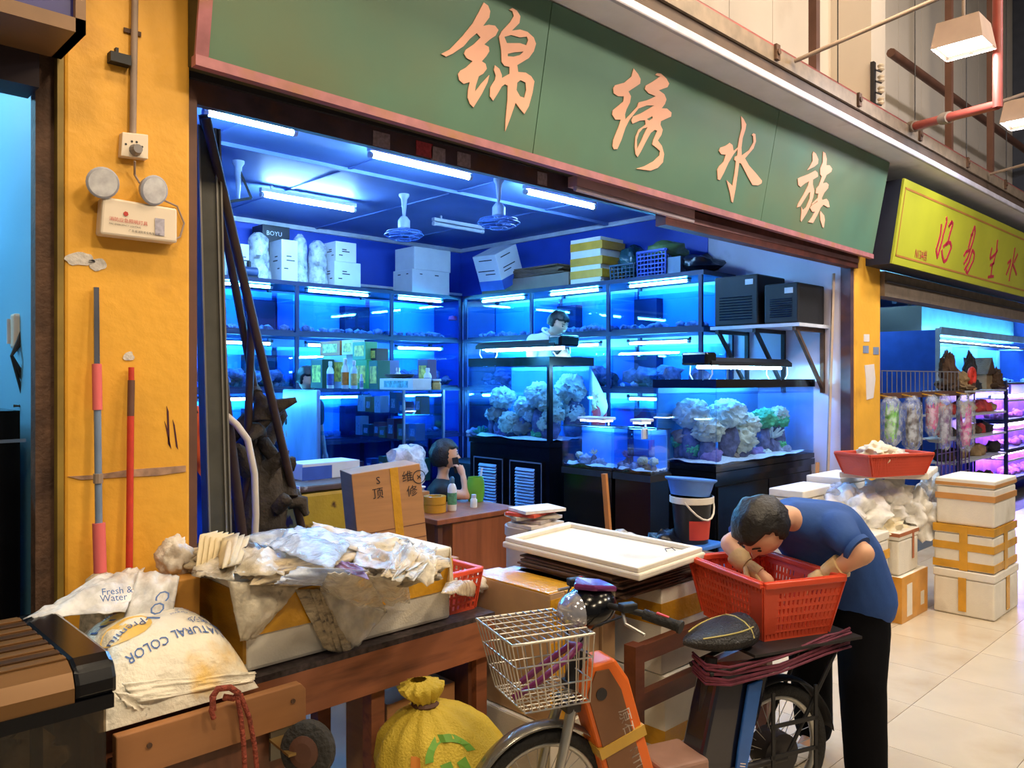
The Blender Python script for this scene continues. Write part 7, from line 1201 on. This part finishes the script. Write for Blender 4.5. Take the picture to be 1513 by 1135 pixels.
build(MB().box(p.x-.06, p.x+.06, p.y-.03, p.y+.04, HZ+.001, p.z-.09), 'foot', OR[0], parent=t, W=True)
p = at(1453, 575, Y=3.62); t = thing('ornament', 'brown wooden hut ornament with a slanted roof next door', 'ornament', (p.x, p.y, HZ+.001)); build(MB().box(-.14, .14, -.08, .08, 0, .22), 'walls', OR[3], parent=t); build(MB().prism([(-.2, -.11, .22), (.2, -.11, .22), (.03, -.11, .46)], (0, .22, 0)), 'roof', OR[0], parent=t)
A = at(1302, 580, Y=3.26); hb = thing('hanging_board', 'brown board and wire rail from which bags of plastic plants hang', 'board', (A.x+1, 3.26, 0)); zt_ = HZ-.02
build(MB().box(A.x, 10.96, 3.24, 3.28, zt_-.03, zt_+.03), 'board', M_brownpaint, parent=hb, W=True); mb = MB()
for k in range(19): x = A.x+.02+k*(10.9-A.x)/19; mb.cyl((x, 3.26, zt_+.03), (x, 3.26, zt_+.26), .005, n=5)
mb.cyl((A.x, 3.26, zt_+.26), (10.9, 3.26, zt_+.26), .006, n=5); build(mb, 'wire_rail', M_bsil, parent=hb, W=True, kind='stuff')
for x in (A.x+.01, 10.92): build(MB().box(x, x+.03, 3.285, 3.315, 0.003, zt_+.03), 'post', M_rack, parent=hb, W=True)
PC = [((120, 200, 50), 1317, 'clear bag of bright green plastic plants hanging next to the pillar', 660, .17), ((110, 95, 90), 1348, 'clear bag of dull brown plastic plants hanging from the board', 668, .17), ((200, 60, 130), 1377, 'clear bag of magenta plastic plants hanging in the middle', 645, .13), ((120, 80, 130), 1396, 'clear bag of greyish purple plants hanging from the board', 665, .14), ((225, 75, 165), 1427, 'clear bag of vivid pink plastic plants hanging at the board end', 668, .18)]
for k, (col, px, lab, pyb, r) in enumerate(PC):
    c = at(px, 600, Y=3.14); h = zt_-at(px, pyb, Y=3.14).z; t = thing('plant_bag', lab, 'plants', (c.x, 3.14, zt_-h)); m_ = mat('leaf_%d' % k, col, .5, var=.35, scale=20); rr = random.Random(k)
    for j in range(34):
        a_ = rr.random()*6.28; q0 = V((c.x+.07*math.cos(a_), 3.14+.03*math.sin(a_), zt_-h+.05+.25*h*rr.random())); q1 = q0+V((.07*math.cos(a_), .02*math.sin(a_), h*(.2+.4*rr.random()))); n_ = V((-math.sin(a_)-.3, math.cos(a_), .2))*.022
        build(MB().add([q0-n_*.4, q0+n_*.4, q0.lerp(q1, .5)+n_, q1, q0.lerp(q1, .5)-n_], [(0, 1, 2, 3, 4)]), 'leaf', m_, parent=t, W=True)
    def bgf(u, v): a_ = u*2*math.pi; f_ = min(1, .4+4*min(v, 1.02-v)); rr_ = r*f_*(1+.12*noise.noise(V((math.cos(a_)*2, math.sin(a_)*2, v*5+k)))); return V((c.x+rr_*math.cos(a_), 3.14+rr_*.5*math.sin(a_), zt_-h+h*1.0*v))
    build(MB().grid(bgf, 24, 14, True), 'clear_bag', film('thin_bag', (230, 235, 240), .22, .12, .4, 25), parent=t, W=True, smooth=70); build(MB().bar((c.x, 3.14, zt_-.01), (c.x, 3.245, zt_+.01), .04, .01), 'hang_tab', M_tape, parent=t, W=True)
t = thing('wire_rack', 'purple lit wire grid rack under the hanging plant bags', 'rack', at(1400, 720, Y=3.3)); mb = MB(); g0 = at(1385, 690, Y=3.3); g1 = at(1432, 690, Y=3.3); zb_ = at(1400, 735, Y=3.3).z; gtop_ = at(1385, 655, Y=3.3).z
for k in range(9): x = g0.x+(g1.x-g0.x)*k/8; mb.cyl((x, 3.3, .004 if k in (0, 8) else zb_), (x, 3.3, gtop_), .008, n=5)
for k in range(6): z = zb_+(gtop_-zb_)*k/5; mb.cyl((g0.x, 3.3, z), (g1.x, 3.3, z), .006, n=5)
build(mb, 'grid', mat('rack_wire_violet', (120, 100, 170), .4, .5), parent=t, W=True)
build(MB().lathe((g0.x, 3.3, gtop_+.002), [(.0, .0), (.09, .01), (.14, .05), (.12, .06), (0, .05)], 16), 'dish', M_cap, W=True, smooth=40, label='pale round dish on the corner of the wire rack', cat='dish')
for k, (a, b) in enumerate((((1330, 440), (1360, 430)), ((1318, 425), (1322, 448)), ((1335, 425), (1345, 450)))): A_ = at(a[0], a[1], Y=5.4); B_ = at(b[0], b[1], Y=5.4); build(MB().bar(A_, B_, .06, .06), 'roof_truss', mat('truss_white', (190, 220, 225), .5), W=True, label='pale roof truss bar glimpsed above the neighbouring tanks', cat='truss', group='truss bars next door')
tubelamp('fluorescent_lamp', (11.5, 5.2, 3.2), (13.0, 5.2, 3.2), .022, G_cy, 'cyan white ceiling tube of the neighbouring shop', 'lamp', None, .05); build(MB().box(12.2, 12.22, 5.19, 5.21, 3.26, 3.4), 'rod', M_cap, parent=COL.objects[-1].parent, W=True)
# ================================================================ neighbouring shop on the left
LG = thing('shutter_guide', 'rusty brown steel shutter guide beside the yellow pillar', 'guide', (.7, 3.1, 0)); gx0, gx1 = at(50, 500, Y=3.12).x, PX0-.004; build(MB().box(gx0, gx1, 3.10, 3.16, 0, 3.0), 'channel', M_rust, parent=LG, W=True); build(MB().box(gx1-.02, gx1, 3.06, 3.10, 0, 3.0), 'lip', mat('olive_edge', (135, 110, 40), .6, var=.3), parent=LG, W=True)
for py in (380, 440, 610, 775): q = at(80, py, Y=3.09); build(MB().box(gx0+.06, gx1, 3.09, 3.10, q.z-.012, q.z+.012), 'strap', M_rust, parent=LG, W=True)
st(MB().box(-3, gx0, 3.05, 3.2, 2.78, 3.6), 'trim_left_lintel', mat('dark_maroon', (45, 28, 32), .6, var=.3)); st(MB().box(-3, .95, 6.2, 6.3, 0, 3.6), 'wall_left_shop', mat('pale_blue_wall', (120, 190, 225), .6, var=.06, scale=1)); st(MB().box(-3, .95, 3.2, 6.2, 3.5, 3.6), 'ceiling_left_shop', M_white); st(MB().box(.80, .95, 3.22, 6.2, 0, 3.6), 'wall_left_shop_side', mat('pale_blue_wall', (120, 190, 225), .6))
tubelamp('fluorescent_lamp', (-.9, 4.8, 3.3), (.3, 4.8, 3.3), .03, glow('left_shop_glow', (.30, .70, 1.0), 190), 'cyan white tube lighting the pale blue shop behind the shutter guide', 'lamp', None, .045); build(MB().box(-.3, -.28, 4.79, 4.81, 3.36, 3.5), 'rod', M_cap, parent=COL.objects[-1].parent, W=True)
bcab = at(20, 607, Y=3.5); t = thing('black_cabinet', 'black cabinet standing in the pale blue shop doorway', 'cabinet', (.2, 3.7, 0)); build(MB().box(-.6, gx0+.02, 3.4, 3.95, 0, at(20, 607, Y=3.4).z), 'body', M_black, parent=t, W=True); q = at(10, 652, Y=3.398); build(MB().box(-.3, q.x+.06, 3.39, 3.4, q.z-.006, q.z+.006), 'trim_line', M_bluep, parent=t, W=True)
zc_ = at(20, 607, Y=3.4).z; t = thing('power_strip', 'white power block with cables in the pale blue shop', 'adapter', at(33, 490, Y=3.7)); q = at(33, 490, Y=3.7); build(MB().box(q.x-.04, q.x+.04, 3.66, 3.72, q.z-.07, q.z+.07), 'block', M_ivory, parent=t, W=True, bevel=.01)
for k in range(3): build(MB().tube([q+V((0, -.04, .03-.03*k)), q+V((-.05, -.06, -.1)), q+V((.0+.03*k, -.05, -.3)), V((q.x+.02*k-.04, 3.66, zc_+.01))], .006, 6), 'cable', M_blackm, parent=t, W=True)
build(MB().box(q.x+.05, q.x+.07, 3.70, 3.72, zc_, q.z+.5).box(q.x-.05, q.x+.07, 3.715, 3.725, q.z-.05, q.z+.05), 'mount', M_cap, parent=t, W=True)
q = at(18, 425, Y=4.3); t = thing('shelf_box', 'grey box with green and blue print on a shelf in the pale blue shop', 'box', q); build(MB().box(q.x-.4, q.x+.13, 4.3, 4.6, q.z-.16, q.z+.16), 'carton', mat('grey_print_carton', (150, 160, 175), .5, var=.1), parent=t, W=True); build(MB().prism([(q.x-.3, 4.298, q.z-.05), (q.x+.1, 4.298, q.z-.05), (q.x+.1, 4.298, q.z+.02), (q.x-.1, 4.298, q.z+.06)], (0, -.002, 0)), 'green_print', mat('green_print', (70, 140, 60), .5), parent=t, W=True)
t2 = thing('wall_shelf', 'dark shelf under the printed box in the pale blue shop', 'shelf', (q.x, 4.45, q.z-.19)); build(MB().box(q.x-.8, q.x+.2, 4.28, 4.65, q.z-.19, q.z-.162), 'board', M_rack, parent=t2, W=True); build(MB().box(q.x+.16, q.x+.2, 4.6, 4.65, 0, q.z-.19).box(q.x-.8, q.x-.76, 4.6, 4.65, 0, q.z-.19), 'post', M_rack, parent=t2, W=True)
q = at(38, 395, Y=3.8); fg = thing('pennant', 'small red paper pennant in the pale blue shop doorway', 'flag', q); build(MB().prism([q+V((-.04, 0, 0)), q+V((.03, 0, .06)), q+V((.03, 0, -.06))], (0, .003, 0)), 'flag', mat('pennant_red', (200, 40, 50), .6), parent=fg, W=True); build(MB().cyl(q+V((.032, 0, -.3)), q+V((.032, 0, .2)), .005, n=6), 'stick', M_cap, parent=fg, W=True)
# ================================================================ market hall overhead
def lampbox(x, y, z, s, lab, grp=None, glowm=None):
    t = thing('flood_lamp', lab, 'lamp', (x, y, z), 0, grp); k = s/2
    def fr(a_, b_, z0, z1): return MB().add([V((x-a_, y-a_, z0)), V((x+a_, y-a_, z0)), V((x+a_, y+a_, z0)), V((x-a_, y+a_, z0)), V((x-b_, y-b_, z1)), V((x+b_, y-b_, z1)), V((x+b_, y+b_, z1)), V((x-b_, y+b_, z1))], [(0, 1, 5, 4), (1, 2, 6, 5), (2, 3, 7, 6), (3, 0, 4, 7), (4, 5, 6, 7)])
    build(fr(k, k*.82, z, z+s*.55), 'housing', mat('lamp_housing', (190, 165, 150), .5, var=.08), parent=t, W=True, solid=.004); build(MB().box(x-k*.9, x+k*.9, y-k*.9, y+k*.9, z+.03, z+.034), 'diffuser', glowm or glow('flood_glow', (.85, 1.0, .9), 8), parent=t, W=True)
    build(MB().tube([(x+k*.8, y, z+s*.5), (x+k*1.25, y, z+s*.35), (x+k*1.2, y, z+.02), (x+k*.95, y, z+.01)], .012, 6), 'power_cable', M_pvc, parent=t, W=True, smooth=60); build(MB().cyl((x, y, z+s*.55), (x, y, z+s*.55+.25), .012, n=8), 'hanger', M_pvc, parent=t, W=True)
for (lx, ly, lz, warm, watt, size), k in zip(LAMPS, range(99)):
    if lz < 5: lampbox(lx, ly, lz-.03, .34, ('box shaped flood lamp hanging beside the red pipe', 'box shaped flood lamp hanging further along past the red pipe')[k-4] if k in (4, 5) else 'box shaped flood lamp of the row over the green sign', None if k in (4, 5) else 'flood lamps over the green sign', glow('flood_glow' if not warm else 'flood_glow_warm', (.85, 1.0, .9) if not warm else (1, .8, .5), 6))
    else: lampbox(lx, ly, lz+.03, .8, 'large added fill lamp high over the aisle', 'added fill lamps over the aisle', glow('fill_glow', (1, .85, .6), 3))  # housings for the added, unseen fill lamps
def rod(name, lab, p0, p1, r, m_, cat): return build(MB().cyl(p0, p1, r, n=8), name, m_, W=True, smooth=50, label=lab, cat=cat)
for (x, lab) in ((5.15, 'thin grey conduit rod crossing the aisle above the sign characters'), (7.35, 'thin grey conduit rod crossing behind the first flood lamp'), (9.5, 'thin grey conduit rod crossing past the second flood lamp')): rod('conduit_rod', lab, (x, CE-.05, 3.95), (x+.05, -3.4, 4.75), .015, M_pvc, 'conduit')
q = at(1474, 155, Y=1.75); rod('sprinkler_pipe', 'upright red fire pipe between the flood lamps', (q.x, 1.75, q.z-.02), (q.x, 1.75, 7.9), .035, M_redpipe, 'pipe'); q2 = at(1345, 188, Y=CE-.02); t = thing('sprinkler_branch', 'red fire pipe branch running from the canopy to the upright pipe', 'pipe', q2); build(MB().cyl((q.x, 1.75, q.z), (q2.x, CE-.02, q2.z), .035, n=10), 'pipe', M_redpipe, parent=t, W=True, smooth=50)
for f_ in (.55, .97): c = V((q.x, 1.75, q.z)).lerp(q2, f_); d_ = (q2-V((q.x, 1.75, q.z))).normalized(); build(MB().cyl(c-d_*.05, c+d_*.05, .048, n=10), 'coupling', M_galv, parent=t, W=True, smooth=50)
for px, py, lab in ((1205, 95, 'brown steel strut rising from the cable tray over the sign'), (1404, 235, 'brown steel strut rising behind the first flood lamp'), (1465, 270, 'brown steel strut rising near the second flood lamp')): a = at(px, py, Y=CE+.05); build(MB().box(a.x-.03, a.x+.03, a.y-.02, a.y+.04, 3.9, 7.95), 'steel_strut', M_brownpaint, W=True, label=lab, cat='strut')
for px in (1238, 1352, 1428, 1487): a = at(px, 150, Y=CE+.02); build(MB().cyl((a.x, a.y, 3.9), (a.x, a.y, 7.95), .005, n=5), 'hanger_wire', M_dark, W=True, label='thin dark hanger wire dropping to the cable tray', cat='wire', group='hanger wires along the canopy')
a = at(1256, 40, Y=3.5); build(MB().bar(a, a+V((.55, -.45, .75)), .09, .09), 'roof_brace', M_brownpaint, W=True, label='brown diagonal roof brace meeting the white pier', cat='brace')
b = at(1300, 58, Y=3.1); rod('cross_beam', 'horizontal brown steel tube crossing in front of the grey sheet wall', (8.36, 3.15, b.z), (14.4, 3.15, b.z), .045, M_brownpaint, 'beam')
t = thing('insulator_bracket', 'bracket with four cable insulators on the white pier', 'bracket', at(1292, 155, Y=3.19)); a = at(1290, 92, Y=3.18); b2 = at(1292, 155, Y=3.18); build(MB().bar(V((a.x, 3.18, a.z)), V((a.x, 3.18, b2.z)), .05, .035, up=(0, 1, 0)), 'bar', M_dark, parent=t, W=True)
for k in range(4): z = a.z-.04-(a.z-b2.z-.08)*k/3; build(MB().lathe((a.x+.09, 3.14, z), [(.02, -.035), (.035, -.02), (.022, 0), (.035, .02), (.02, .035)], 12), 'insulator', M_ivory, parent=t, W=True, smooth=40); build(MB().bar((a.x, 3.16, z-.04), (a.x+.1, 3.14, z-.04), .012, .012), 'arm', M_dark, parent=t, W=True)
